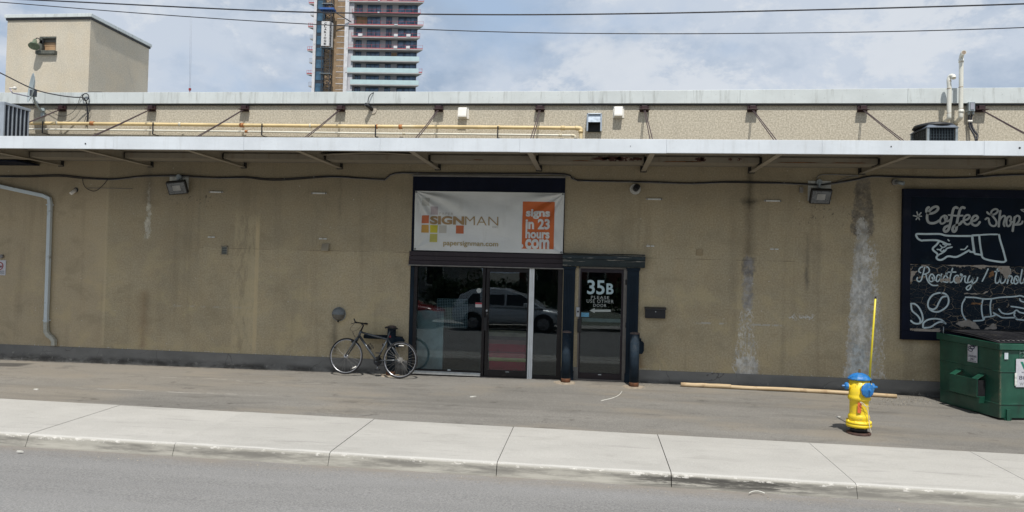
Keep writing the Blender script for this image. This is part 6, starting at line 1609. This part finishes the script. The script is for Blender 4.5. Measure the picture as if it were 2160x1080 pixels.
# ================================================================ TOWER (far behind)
YT = 170.0
def T(cx, cy, dy=0): return at(640+cx/5.4, cy/5.4, YT+dy)
O_ = T(565, 550); O_.z = 0; rzt = .071
tw = thing('tower_block', 'tall apartment tower under construction with glass and red railed balconies', 'tower', O_, rz=rzt)
tx = lambda cx: (T(cx, 550).x-O_.x)/math.cos(rzt)
zA = T(900, 550).z; hS = (T(900, 10).z-T(900, 1095).z)/8
m_tw2 = M('tower_pale_pier', (.45, .45, .48), .7, var=.1, sc=1)
m_tw = M('tower_grey_panel', (.36, .36, .39), .7, var=.06, sc=1); m_tdk = M('tower_dark_recess', (.05, .055, .065), .7)
m_twh = M('tower_white_wrap', (.6, .6, .62), .6, var=.12, sc=.8, dirt=(.35, .35, .38, 1), dsc=1.4)
m_tsl = M('tower_slab_concrete', (.36, .36, .36), .8, var=.08, sc=.6)
m_tgl = M('tower_window_blue', (.09, .14, .21), .1, .2, var=.6, sc=.5); m_tgl2 = M('tower_curtain_blue', (.05, .11, .17), .1, .2, var=.4, sc=.4)
m_tfr = M('tower_frame_dark', (.02, .028, .04), .5)
m_tred = M('rail_red', (.42, .07, .08), .6, var=.2, sc=2); m_tbal = M('balcony_glass_green', (.46, .6, .62), .15, var=.05, sc=.7)
m_osb = M('sheathing_brown', (.27, .185, .11), .85, var=.2, sc=.8, dirt=(.36, .27, .18, 1), dsc=2, dth=(.56, .66))
xb0, xb1 = tx(562), tx(1266); FY = 1.8
k0_, k1_ = -10, 5
ztop_ = zA+hS*(k1_+.0)+.0
MB().hexa([(xb0, FY, 0), (xb1, FY, 0), (xb1-11, 20, 0), (xb0, 20, 0), (xb0, FY, ztop_), (xb1, FY, ztop_), (xb1-11, 20, ztop_), (xb0, 20, ztop_)]).build('main_block', m_tw, tw, local=True)
MB().box(tx(122), xb0-.01, FY+.4, 20, 0, ztop_+1).build('left_block', m_twh, tw, local=True)
MB().box(tx(468), tx(510), -.2, FY+.39, 0, ztop_+1).build('white_pier', m_twh, tw, local=True)
MB().box(tx(511), tx(561), .3, FY+.39, 0, ztop_).build('grey_pier', m_tw2, tw, local=True)
MB().box(tx(120), tx(151.5), -.1, FY+.39, 0, ztop_+1).build('white_edge', m_twh, tw, local=True)
MB().box(tx(250), tx(467), .1, FY+.38, 0, ztop_+1).build('sheathing', m_osb, tw, local=True)
MB().box(tx(152), tx(249), .0, FY+.37, 0, ztop_+1).build('curtain_frame', m_tfr, tw, local=True)
mW = {}
def shared(name, key, mbfn, mat, parent, z, kind=None):
    if key not in mW:
        o = mbfn().build(name, mat, parent, local=True); mW[key] = o; o.location.z = z
    else:
        o = mW[key].copy(); COL.objects.link(o); o.parent = parent; o.location.z = z
    return o
wins = [(575, 640, 2), (697, 845, 3), (910, 976, 2), (1045, 1262, 3)]
for k in range(k0_, k1_):
    z = zA+hS*k                       # slab top of this storey
    full = -5 <= k
    A_ = (k % 2 == 0)
    xl_, xr2 = (tx(490), tx(1347)) if A_ else (tx(545), tx(1313))
    if z < 2: continue
    key = 'A' if A_ else 'B'
    shared('balcony_slab', 'slab'+key, lambda: MB()._a([(xl_, -.2, -.28), (xr2, -.2, -.28), (xr2-2.6, 3.7, -.28), (xb1-.01, FY+.1, -.28), (xl_, FY+.1, -.28), (xl_, -.2, 0), (xr2, -.2, 0), (xr2-2.6, 3.7, 0), (xb1-.01, FY+.1, 0), (xl_, FY+.1, 0)],
           [(4, 3, 2, 1, 0), (5, 6, 7, 8, 9), (0, 1, 6, 5), (1, 2, 7, 6), (2, 3, 8, 7), (3, 4, 9, 8), (4, 0, 5, 9)]), m_tsl, tw, z)
    if not full: continue
    for i, (u, v, n_) in enumerate(wins):
        x0, x1 = tx(u), tx(v)
        f_ = shared('window', ('w', i), lambda: MB().box(x0, x1, FY-.06, FY, .1, hS-.3), m_tfr, tw, z)
        if (i, 'p') not in mW:
            mb = MB()
            for j in range(n_): mb.box(x0+(x1-x0)*j/n_+.07, x0+(x1-x0)*(j+1)/n_-.07, FY-.09, FY-.061, .18, hS-.42)
            pn = mb.build('pane', m_tgl, f_, local=True); mW[(i, 'p')] = pn
        else:
            pn = mW[(i, 'p')].copy(); COL.objects.link(pn); pn.parent = f_
    if k == 2: MB().box(tx(577), tx(694), FY-.16, FY-.1, .1, hS-.45).build('plywood_sheet', m_osb, tw, local=True).location.z = z
    if k == -1: MB().box(tx(980), tx(1040), FY-.16, FY-.1, .1, hS-.45).build('plywood_sheet', m_osb, tw, local=True).location.z = z
    MB_r = None
    if k <= -1:       # finished green glass balustrades
        ga, gb = (xl_+.0, xr2-(1.0 if k == -2 else .05))
        shared('balustrade_glass', 'bg'+key+str(k == -2), lambda: MB().box(ga, gb, -.18, -.12, .02, 1.2).box(ga, ga+.05, -.12, FY, .02, 1.2), m_tbal, tw, z)
        if key+'s' not in mW: mW[key+'s'] = 1
        if k == -2:
            MB().box(xr2-.9, xr2, -.18, -.1, .1, .35).box(xr2-.9, xr2, -.18, -.14, 1.05, 1.12).box(xr2-.08, xr2, -.18, -.1, 0, 1.2).build('red_rail', m_tred, tw, local=True).location.z = z
    else:
        def rail():
            mb = MB().box(xl_, xr2, -.19, -.16, .02, .22).box(xl_, xr2, -.19, -.16, 1.0, 1.035)
            n_ = 9
            for j in range(n_+1): x = xl_+(xr2-xl_-.08)*j/n_; mb.box(x, x+.05, -.2, -.15, 0, 1.1)
            mb.box(xl_, xl_+.04, -.14, FY, .02, .22).box(xl_, xl_+.04, -.14, FY, .98, 1.04)
            return mb
        shared('red_rail', 'rail'+key, rail, m_tred, tw, z)
        if k in (0, 1, 2):
            r4 = random.Random(k)
            for u in (620, 885, 1020, 1160):
                if r4.random() < .75: MB().box(tx(u), tx(u+38+int(r4.random()*12)), -.3, -.21, .1 if k < 2 else .02, .8 if k < 2 else .25).build('stored_panel', m_twh, tw, local=True).location.z = z
        else: MB().box(tx(830), tx(850), -.3, -.21, .02, .3).build('stored_panel', m_twh, tw, local=True).location.z = z
    # curtain wall glass of the stair bay
    for i, (u, v) in enumerate(((160, 222), (230, 247))):
        shared('window', ('c', i), lambda: MB().box(tx(u), tx(v), -.06, -.01, .75, hS-.15), m_tgl2, tw, z+.2)
    shared('panel_band', 'osbband', lambda: MB().box(tx(382), tx(466), .04, .09, 0, .14), m_twh, tw, z)
    shared('panel_band', 'osbband2', lambda: MB().box(tx(382), tx(466), .04, .09, hS*.5, hS*.5+.1), m_twh, tw, z)
    # small balconies on the left flank
    lx = tx(52) if A_ else tx(76)
    zoff = -.45
    shared('side_balcony', 'sb'+key, lambda: MB()._a([(lx, .6, -.25), (tx(121), .6, -.25), (tx(121), 2.9, -.25), (lx+1.2, 2.9, -.25), (lx, .6, 0), (tx(121), .6, 0), (tx(121), 2.9, 0), (lx+1.2, 2.9, 0)], [(3, 2, 1, 0), (4, 5, 6, 7), (0, 1, 5, 4), (1, 2, 6, 5), (2, 3, 7, 6), (3, 0, 4, 7)]), m_tsl, tw, z+zoff)
    def srail():
        mb = MB().box(lx, tx(121), .6, .64, .95, 1.02).box(lx, tx(121), .6, .64, .02, .3 if A_ else .06)
        for j in range(4): x = lx+(tx(121)-lx-.06)*j/3; mb.box(x, x+.06, .6, .66, 0, 1.05)
        return mb
    shared('side_rail', 'sr'+key, srail, m_tred if A_ else M('rail_grey', (.3, .3, .33), .5), tw, z+zoff)
# hoist mast in front of the sheathing
hm_o = tw.matrix_basis.copy()
def tl(x, y, z): return Matrix.Translation(O_) @ Matrix.Rotation(rzt, 4, 'Z') @ Vector((x, y, z))
hm = thing('hoist_mast', 'dark lattice hoist mast climbing the front of the tower', 'mast', tl(tx(300), -2.2, 0), rz=rzt)
mx0, mx1 = tx(262)-tx(300), tx(350)-tx(300); m_ms = M('mast_steel', (.045, .05, .06), .5, .3)
mb = MB(); y0_, y1_ = -.8, .8
zlo, zhi = 30.0, ztop_
for (x, y) in ((mx0, y0_), (mx1, y0_), (mx0, y1_), (mx1, y1_)): mb.box(x-.09, x+.09, y-.09, y+.09, 0, zhi)
mb.build('corner_posts', m_ms, hm, local=True)
mb = MB(); n_ = int((zhi-zlo)/1.5)
for i in range(n_):
    z = zlo+1.5*i; mb.box(mx0, mx1, y0_-.05, y0_+.05, z, z+.1).box(mx0, mx1, y1_-.05, y1_+.05, z, z+.1)
    for (xa, xb_, y) in ((mx0, mx1, y0_), (mx1, mx0, y1_)):
        if i % 2: xa, xb_ = xb_, xa
        mb.tube([(xa, y, z), (xb_, y, z+1.5)], .055, 4, smooth=False)
    mb.tube([(mx1, y0_, z), (mx1, y1_, z+1.5)], .05, 4, smooth=False).tube([(mx0, y1_, z), (mx0, y0_, z+1.5)], .05, 4, smooth=False)
lt = mb.build('lattice', m_ms, hm, local=True); lt['kind'] = 'stuff'
for cy in (100, 590, 880):
    z = T(300, cy).z; MB().box(mx0-.4, mx1+.3, -1.1, .9, z, z+.12).build('landing', m_galv, hm, local=True)
z = T(300, 165).z; MB().box(mx0-.9, mx1+.75, -1.2, 1.1, z, z+.5).build('blue_collar', M('collar_blue', (.03, .1, .32), .5), hm, local=True)
MB().tube([(mx1+.5, 0, z-.2), (tx(540)-tx(300), 2.0, z-2.2)], .14, 6).build('tie_arm', m_ms, hm, local=True)
zs0, zs1 = T(300, 574).z, T(300, 300).z
xs0, xs1 = tx(255)-tx(300), tx(340)-tx(300)
sg = thing('vertical_sign', 'white vertical lettered sign fixed to the hoist mast', 'sign', tl(tx(300), -3.5, zs0), rz=rzt)
MB().box(xs0, xs1, 0, .12, 0, zs1-zs0).build('panel', M('tower_sign_white', (.6, .6, .6), .6), sg, local=True)
MB().hexa([(xs1+.05, .1, 0), (xs1+.55, 1.6, 0), (xs1+.5, 1.65, 0), (xs1, .15, 0), (xs1+.05, .1, zs1-zs0), (xs1+.55, 1.6, zs1-zs0), (xs1+.5, 1.65, zs1-zs0), (xs1, .15, zs1-zs0)]).build('side_panel', M('tower_sign_white2', (.5, .5, .5), .6), sg, local=True)
word = 'CLARIDGE'; hh_ = (zs1-zs0)
for i, ch in enumerate(word):
    zt2 = hh_*(.95-.118*i); xc = (xs0+xs1)/2+.0; wch = .1 if ch == 'I' else .32
    mb = text_mb(ch, xc-wch, xc+wch, zt2-hh_*.085, zt2, -.03, bold=.03); o = mb.build('lettering', m_black, sg, local=True, recalc=False)
    if o.data.polygons[0].normal.y > 0: o.data.flip_normals()
    mb = text_mb(ch, 0, 1, zt2-hh_*.085, zt2, 0, bold=.02)
    mb.v = [Vector((xs1+.14+.3*v.x, .26+1.1*v.x-.02, v.z)) for v in mb.v]; mb.build('lettering', m_black, sg, local=True, recalc=False)
# crane line and hook block, far off
hk = at(400.5, 190, 150)
ch = thing('crane_hook', 'small red crane hook block hanging on thin lines left of the tower', 'crane hook', hk)
MB().box(hk.x-.25, hk.x+.25, hk.y-.15, hk.y+.15, hk.z-.1, hk.z+.45).tube([(hk.x, hk.y, hk.z-.1), (hk.x, hk.y, hk.z-.6)], .1, 6).build('hook_block', M('hook_red', (.3, .03, .03), .5), ch)
u0, u1 = at(402.5, -60, 150), at(406, -60, 150)
MB().tube([(hk.x-.12, hk.y, hk.z+.4), u0], .022, 4).tube([(hk.x+.15, hk.y, hk.z+.4), u1], .022, 4).build('hoist_line', M('line_grey', (.45, .47, .5), .6), ch)

# ================================================================ OVERHEAD WIRES
def wire(pts, Y, r, lab):
    P = smoothpath([at(x, y, Y) for x, y in pts], 6); o = MB().tube(P, r, 6).build('overhead_wire', m_cable)
    recentre(o, P[len(P)//2]); return tag(o, lab, 'wire', 'overhead wires')
wire([(-700, -34), (-300, -16), (75, 0), (540, 22), (800, 28.5), (1080, 31), (1350, 28.5), (1620, 23), (1900, 16), (2160, 8), (2500, -6), (2900, -28)], 3.0, .0175, 'upper and thicker of the two black wires crossing the sky')
wire([(-700, -50), (-300, -18), (0, 4.5), (270, 26), (540, 44.5), (800, 58), (1080, 68), (1350, 71), (1620, 70), (1900, 66), (2160, 58), (2500, 42), (2900, 14)], 2.4, .011, 'lower and thinner of the two black wires crossing the sky')

# ================================================================ BITS ON THE GROUND
rr = random.Random(42)
mb = MB()
def pebble(mb, x, y, s):
    z = gz(x, y); vs = [(x+rr.uniform(-s, s), y+rr.uniform(-s, s), z+rr.uniform(-.002, s)) for _ in range(4)]
    vs += [(x, y, z+s*.9)]; mb._a(vs, [(0, 1, 4), (1, 2, 4), (2, 3, 4), (3, 0, 4), (0, 3, 2, 1)])
for _ in range(650):
    px, py = rr.gauss(1895, 42), rr.gauss(845, 6)
    P = ong(px, py)
    if P.y < -.03: pebble(mb, P.x, P.y, rr.uniform(.005, .015))
for _ in range(160):
    P = ong(rr.gauss(1368, 16), rr.gauss(815, 2.5)); pebble(mb, P.x, min(P.y, -.05), rr.uniform(.004, .012))
for _ in range(260):
    x = rr.uniform(-12, 7); pebble(mb, x, -abs(rr.gauss(0, .12))-.03, rr.uniform(.003, .009))
for _ in range(260):
    x = rr.uniform(-11, 7); y = yfront(x)-.13-abs(rr.gauss(0, .22)); s = rr.uniform(.003, .01)
    z = ZR+.004; mb._a([(x-s, y-s, z), (x+s, y-s*.5, z), (x+s*.4, y+s, z), (x, y, z+s)], [(0, 1, 3), (1, 2, 3), (2, 0, 3)])
o = mb.build('gravel', M('gravel_pale', (.3, .27, .22), .9, var=.4, sc=30)); o['kind'] = 'stuff'; o['label'] = 'loose gravel and grit along the wall, kerb and dumpster'
def litter(px, py, w, h, lab, mat, ang=0, onroad=False, nm='litter'):
    P = ong(px, py)
    if onroad: P = atz(px, py, -.262)
    z = P.z+.006; c_, s_ = math.cos(ang), math.sin(ang)
    n_ = 7; pts = []
    for k in range(n_):
        a = 2*PI*k/n_; r_ = .7+.5*rr.random(); x, y = math.cos(a)*w/2*r_, math.sin(a)*h/2*r_
        pts.append((P.x+x*c_-y*s_, P.y+x*s_+y*c_))
    o = MB()._a([(x, y, z+.004+.006*rr.random()) for x, y in pts]+[(x, y, z-.01) for x, y in pts], [tuple(range(n_)), tuple(range(2*n_-1, n_-1, -1))]+[(i, (i+1) % n_, (i+1) % n_+n_, i+n_) for i in range(n_)]).build(nm, mat)
    recentre(o, P); tag(o, lab, 'litter')
m_pap = M('paper_white', (.6, .59, .54), .8)
litter(77, 822, .09, .06, 'scrap of white paper on the asphalt at far left', m_pap)
litter(1768, 880, .07, .03, 'scrap of white paper on the asphalt left of the hydrant', m_pap)
litter(42, 953, .09, .03, 'pale scrap on the road near the left end of the kerb', m_pap, onroad=True)
litter(997, 837, .13, .02, 'thin pale stick on the asphalt below the glass shopfront', m_pap, .5)
P = [ong(1312, 826), ong(1307, 833), ong(1296, 839), ong(1282, 843), ong(1268, 846)]
o = MB().tube([p_+Vector((0, 0, .006)) for p_ in smoothpath(P, 4)], .007, 5).build('pale_string', m_pap); recentre(o, P[2]); tag(o, 'curved pale string on the asphalt in front of the right bollard', 'string')
P = [atz(1580, 1041, -.262), atz(1588, 1037.5, -.262), atz(1600, 1037, -.262), atz(1613, 1041, -.262)]
o = MB().tube([p_+Vector((0, 0, .005)) for p_ in smoothpath(P, 4)], .006, 5).build('pale_twig', m_pap); recentre(o, P[2]); tag(o, 'bent pale twig on the road below the kerb', 'twig')

# ================================================================ ACROSS THE STREET (reflected in the glass)
def car(name, lab, loc, mat, L=4.6, Wd=1.84, Hc=1.68, suv=True):
    t = thing(name, lab, 'car', loc); hw = Wd/2
    X0 = lambda x: loc[0]+x
    # body lower: stations along length (x, z bottom, z top, half width)
    st = [(0, .45, .85, hw*.8), (.08, .32, .98, hw*.93), (.35, .28, 1.02, hw), (1.2, .27, 1.0, hw), (2.6, .27, .98, hw), (3.4, .28, .97, hw*.99), (4.1, .3, .88, hw*.96), (4.5, .36, .76, hw*.85), (L, .42, .66, hw*.7)]
    vs = []; fs = []; N = 12
    for (x, zb3, zt3, w) in st:
        for k in range(N):
            a = 2*PI*k/N+PI/N; cx_, cz = math.cos(a), math.sin(a)
            sx = math.copysign(abs(cx_)**.35, cx_); sz = math.copysign(abs(cz)**.5, cz)
            vs.append((X0(x), loc[1]+w*sx, loc[2]+(zb3+zt3)/2+(zt3-zb3)/2*sz))
    for i in range(len(st)-1):
        for k in range(N): fs.append((i*N+k, i*N+(k+1) % N, (i+1)*N+(k+1) % N, (i+1)*N+k))
    fs += [tuple(range(N)), tuple(range(len(st)*N-1, (len(st)-1)*N-1, -1))]
    bd = MB()._a(vs, fs, True).build('body', mat, t)
    g1 = [(.05, .95), (.3, Hc-.28), (.75, Hc-.06), (1.4, Hc), (2.1, Hc-.04), (2.75, Hc-.22), (3.6, .95)]
    def green(w1, w2, g_):
        vs = []
        for s in (-1, 1):
            for (x, z) in g_:
                f_ = (z-.95)/(Hc-.95); vs.append((X0(x), loc[1]+s*(w1+(w2-w1)*f_), loc[2]+z))
        n = len(g_); fs = [tuple(range(n)), tuple(range(2*n-1, n-1, -1))]+[(i, i+n, (i+1) % n+n, (i+1) % n) for i in range(n)]
        return MB()._a(vs, fs)
    green(hw*.93, hw*.74, g1).build('roof', mat, t, bevel=.03)
    for s in (-1, 1):
        for (xa, xb_, xc_, xd_) in ((.45, 1.1, 1.05, .8), (1.18, 2.05, 2.05, 1.15), (2.13, 3.35, 2.72, 2.13)):
            zl2, zh = 1.03, Hc-.24; fl, fh = (zl2-.95)/(Hc-.95), (zh-.95)/(Hc-.95)
            yl, yh = hw*(.93-.19*fl)+.012, hw*(.93-.19*fh)+.012
            MB()._a([(X0(xa), loc[1]+s*yl, loc[2]+zl2), (X0(xb_), loc[1]+s*yl, loc[2]+zl2), (X0(xc_), loc[1]+s*yh, loc[2]+zh), (X0(xd_), loc[1]+s*yh, loc[2]+zh),
                     (X0(xa), loc[1]+s*(yl-.02), loc[2]+zl2), (X0(xb_), loc[1]+s*(yl-.02), loc[2]+zl2), (X0(xc_), loc[1]+s*(yh-.02), loc[2]+zh), (X0(xd_), loc[1]+s*(yh-.02), loc[2]+zh)],
                    [(0, 1, 2, 3), (7, 6, 5, 4), (0, 4, 5, 1), (1, 5, 6, 2), (2, 6, 7, 3), (3, 7, 4, 0)]).build('window', M('car_glass', (.01, .012, .015), .05), t)
    for x in (.85, 3.62):
        for s in (-1, 1):
            yw = loc[1]+s*(hw-.1); c = (X0(x), yw, loc[2]+.34)
            MB().box(X0(x)-.42, X0(x)+.42, yw-.1, yw+.104*1, loc[2]+.3, loc[2]+.72).build('arch', m_black, t, bevel=.15) if False else None
            w_ = MB().lathe([(.2, -.11), (.33, -.11), (.34, -.09), (.34, .09), (.33, .11), (.2, .11)], c, axis='y', seg=28).build('wheel', m_ty, t)
            MB().lathe([(.39, -.012), (.39, .012)], (c[0], loc[1]+s*(hw-.0), c[2]+.02), axis='y', seg=28).build('arch_liner', m_black, t)
            rm = MB().lathe([(.225, 0), (.225, .03)], (c[0], yw+s*.1, c[2]), axis='y', seg=24)
            for k in range(5):
                a = 2*PI*k/5; rm.tube([(c[0], yw+s*.14, c[2]), (c[0]+math.cos(a)*.2, yw+s*.135, c[2]+math.sin(a)*.2)], .025, 5)
            rm.build('rim', M('car_rim', (.3, .3, .32), .35, .7), w_)
    for s in (-1, 1):
        MB().prism([(X0(4.05), loc[2]+.78), (X0(4.45), loc[2]+.7), (X0(4.4), loc[2]+.62), (X0(4.1), loc[2]+.66)], loc[1]+s*(hw-.14), loc[1]+s*(hw-.02)).build('headlight', m_galv, t)
        MB().box(X0(2.85), X0(3.05), loc[1]+s*(hw-.02), loc[1]+s*(hw+.16), loc[2]+1.0, loc[2]+1.14).build('mirror', mat, t, bevel=.03)
        MB().box(X0(2.2), X0(2.4), loc[1]+s*(hw-.01), loc[1]+s*(hw+.02), loc[2]+.84, loc[2]+.87).build('door_handle', mat, t)
        MB().box(X0(.02), X0(.2), loc[1]+s*(hw*.8-.1), loc[1]+s*(hw*.86), loc[2]+.78, loc[2]+.9).build('tail_light', m_red, t)
    return t
m_red = M('lamp_red', (.3, .01, .01), .3)
MV = 13.95
cr = at(951, 690, MV-.0).x; cf = at(1201, 690, MV).x
car('parked_suv', 'white suv parked across the street, seen mirrored in the glass', (cr, -14.9, -.29), M('car_white', (.6, .64, .68), .2, coat=.6, var=.02))
car('parked_car', 'red car parked behind the white suv, seen mirrored in the glass', (cr-5.15, -14.95, -.29), M('car_red', (.3, .02, .02), .25, coat=.6, var=.03), Hc=1.5)
def house(x0, x1, y0, y1, h, mat, lab):
    t = thing('house', lab, 'house', ((x0+x1)/2, y1, 0))
    MB().box(x0, x1, y0, y1, 0, h).build('wall', mat, t)
    ym = (y0+y1)/2; MB()._a([(x0-.4, y0-.4, h), (x1+.4, y0-.4, h), (x1+.4, y1+.4, h), (x0-.4, y1+.4, h), (x0-.4, ym, h+2.6), (x1+.4, ym, h+2.6)], [(0, 3, 2, 1), (3, 4, 5, 2)[::1], (0, 1, 5, 4), (0, 4, 3), (1, 2, 5)]).build('roof', M('shingle_dark', (.06, .055, .05), .9), t)
    n_ = int((x1-x0)/2.6)
    for i in range(n_):
        for z in (1.1, 4.0):
            if z+1.4 > h: continue
            xc = x0+(i+.5)*(x1-x0)/n_; w_ = MB().box(xc-.55, xc+.55, y1, y1+.06, z, z+1.4).build('window', m_white, t)
            MB().box(xc-.46, xc+.46, y1+.061, y1+.07, z+.1, z+1.3).build('pane', M('house_glass', (.02, .025, .03), .08), w_)
    MB().box((x0+x1)/2-.5, (x0+x1)/2+.5, y1+.001, y1+.08, .1, 2.3).build('door', M('house_door', (.05, .03, .025), .6), t) if n_ % 2 == 0 else None
    MB().box(x0+.5, x0+3.4, y1+.0, y1+1.8, 2.5, 2.68).box(x0+.55, x0+.67, y1+1.6, y1+1.72, .1, 2.5).box(x0+3.2, x0+3.32, y1+1.6, y1+1.72, .1, 2.5).build('porch', m_white, t)
house(-17, -8, -38, -29, 6.2, M('house_grey', (.25, .25, .24), .8), 'grey two storey house across the street with white porch')
house(-4.5, 5, -40, -31, 6.0, M('house_brick', (.14, .05, .035), .85), 'red brick house across the street behind the camera')
house(9, 19, -38, -29, 6.4, M('house_cream', (.35, .32, .26), .8), 'cream two storey house across the street')
def tree(x, y, h, r, lab, seed, trunk=True):
    rd_ = random.Random(seed); t = thing('tree' if trunk else 'shrub', lab, 'tree' if trunk else 'shrub', (x, y, 0))
    if trunk:
        mb = MB().tube([(x, y, -.1), (x+.05, y, h*.3), (x-.05, y+.1, h*.62), (x, y, h*.85)], [.2, .16, .1, .03], 10)
        for k in range(9):
            a = rd_.uniform(0, 2*PI); z = h*rd_.uniform(.35, .7); mb.tube([(x, y, z), (x+math.cos(a)*r*.4, y+math.sin(a)*r*.4, z+r*.3), (x+math.cos(a)*r*.75, y+math.sin(a)*r*.75, z+r*.5)], [.07, .045, .015], 6)
        mb.build('trunk', M('bark', (.07, .05, .035), .9), t)
    cl = [(x+rd_.gauss(0, r*.42), y+rd_.gauss(0, r*.42), (h*.68 if trunk else h*.5)+rd_.gauss(0, h*.15), rd_.uniform(.25, .45)*r) for _ in range(26)]
    vs = []; fs = []
    for _ in range(2600 if trunk else 1400):
        cx_, cy_, cz, cr_ = rd_.choice(cl); d_ = Vector((rd_.gauss(0, 1), rd_.gauss(0, 1), rd_.gauss(0, 1))).normalized()*cr_*rd_.uniform(.5, 1.1)
        p_ = Vector((cx_, cy_, max(cz, .1)))+d_; p_.z = max(p_.z, .1); u = Vector((rd_.gauss(0, 1), rd_.gauss(0, 1), rd_.gauss(0, 1))).normalized(); w_ = u.orthogonal().normalized(); s = rd_.uniform(.07, .14)
        b = len(vs); vs += [p_-u*s, p_+w_*s*.6, p_+u*s, p_-w_*s*.6]; fs.append((b, b+1, b+2, b+3))
    MB()._a(vs, fs).build('crown' if trunk else 'foliage', M('leaf_%d' % (seed % 2), (.05, .085, .025) if seed % 2 else (.04, .07, .03), .7, var=.4, sc=2), t, recalc=False)
tree(-9.5, -24, 7.5, 2.6, 'broad green tree in front of the grey house across the street', 1); tree(-2.0, -25, 8.2, 2.9, 'tall green tree in front of the red brick house', 2); tree(6.5, -24.5, 7, 2.4, 'green tree between the brick and cream houses', 3)
for i, x in enumerate((-7.2, -5.4, -3.6, -1.8, 0, 1.8, 3.6)): tree(x, -21.5+.3*(i % 2), 1.9, 1.25, 'shrub %s in the hedge on the far verge' % ('at the left end', 'second from the left', 'third from the left', 'in the middle', 'third from the right', 'second from the right', 'at the right end')[i], 10+i, False)
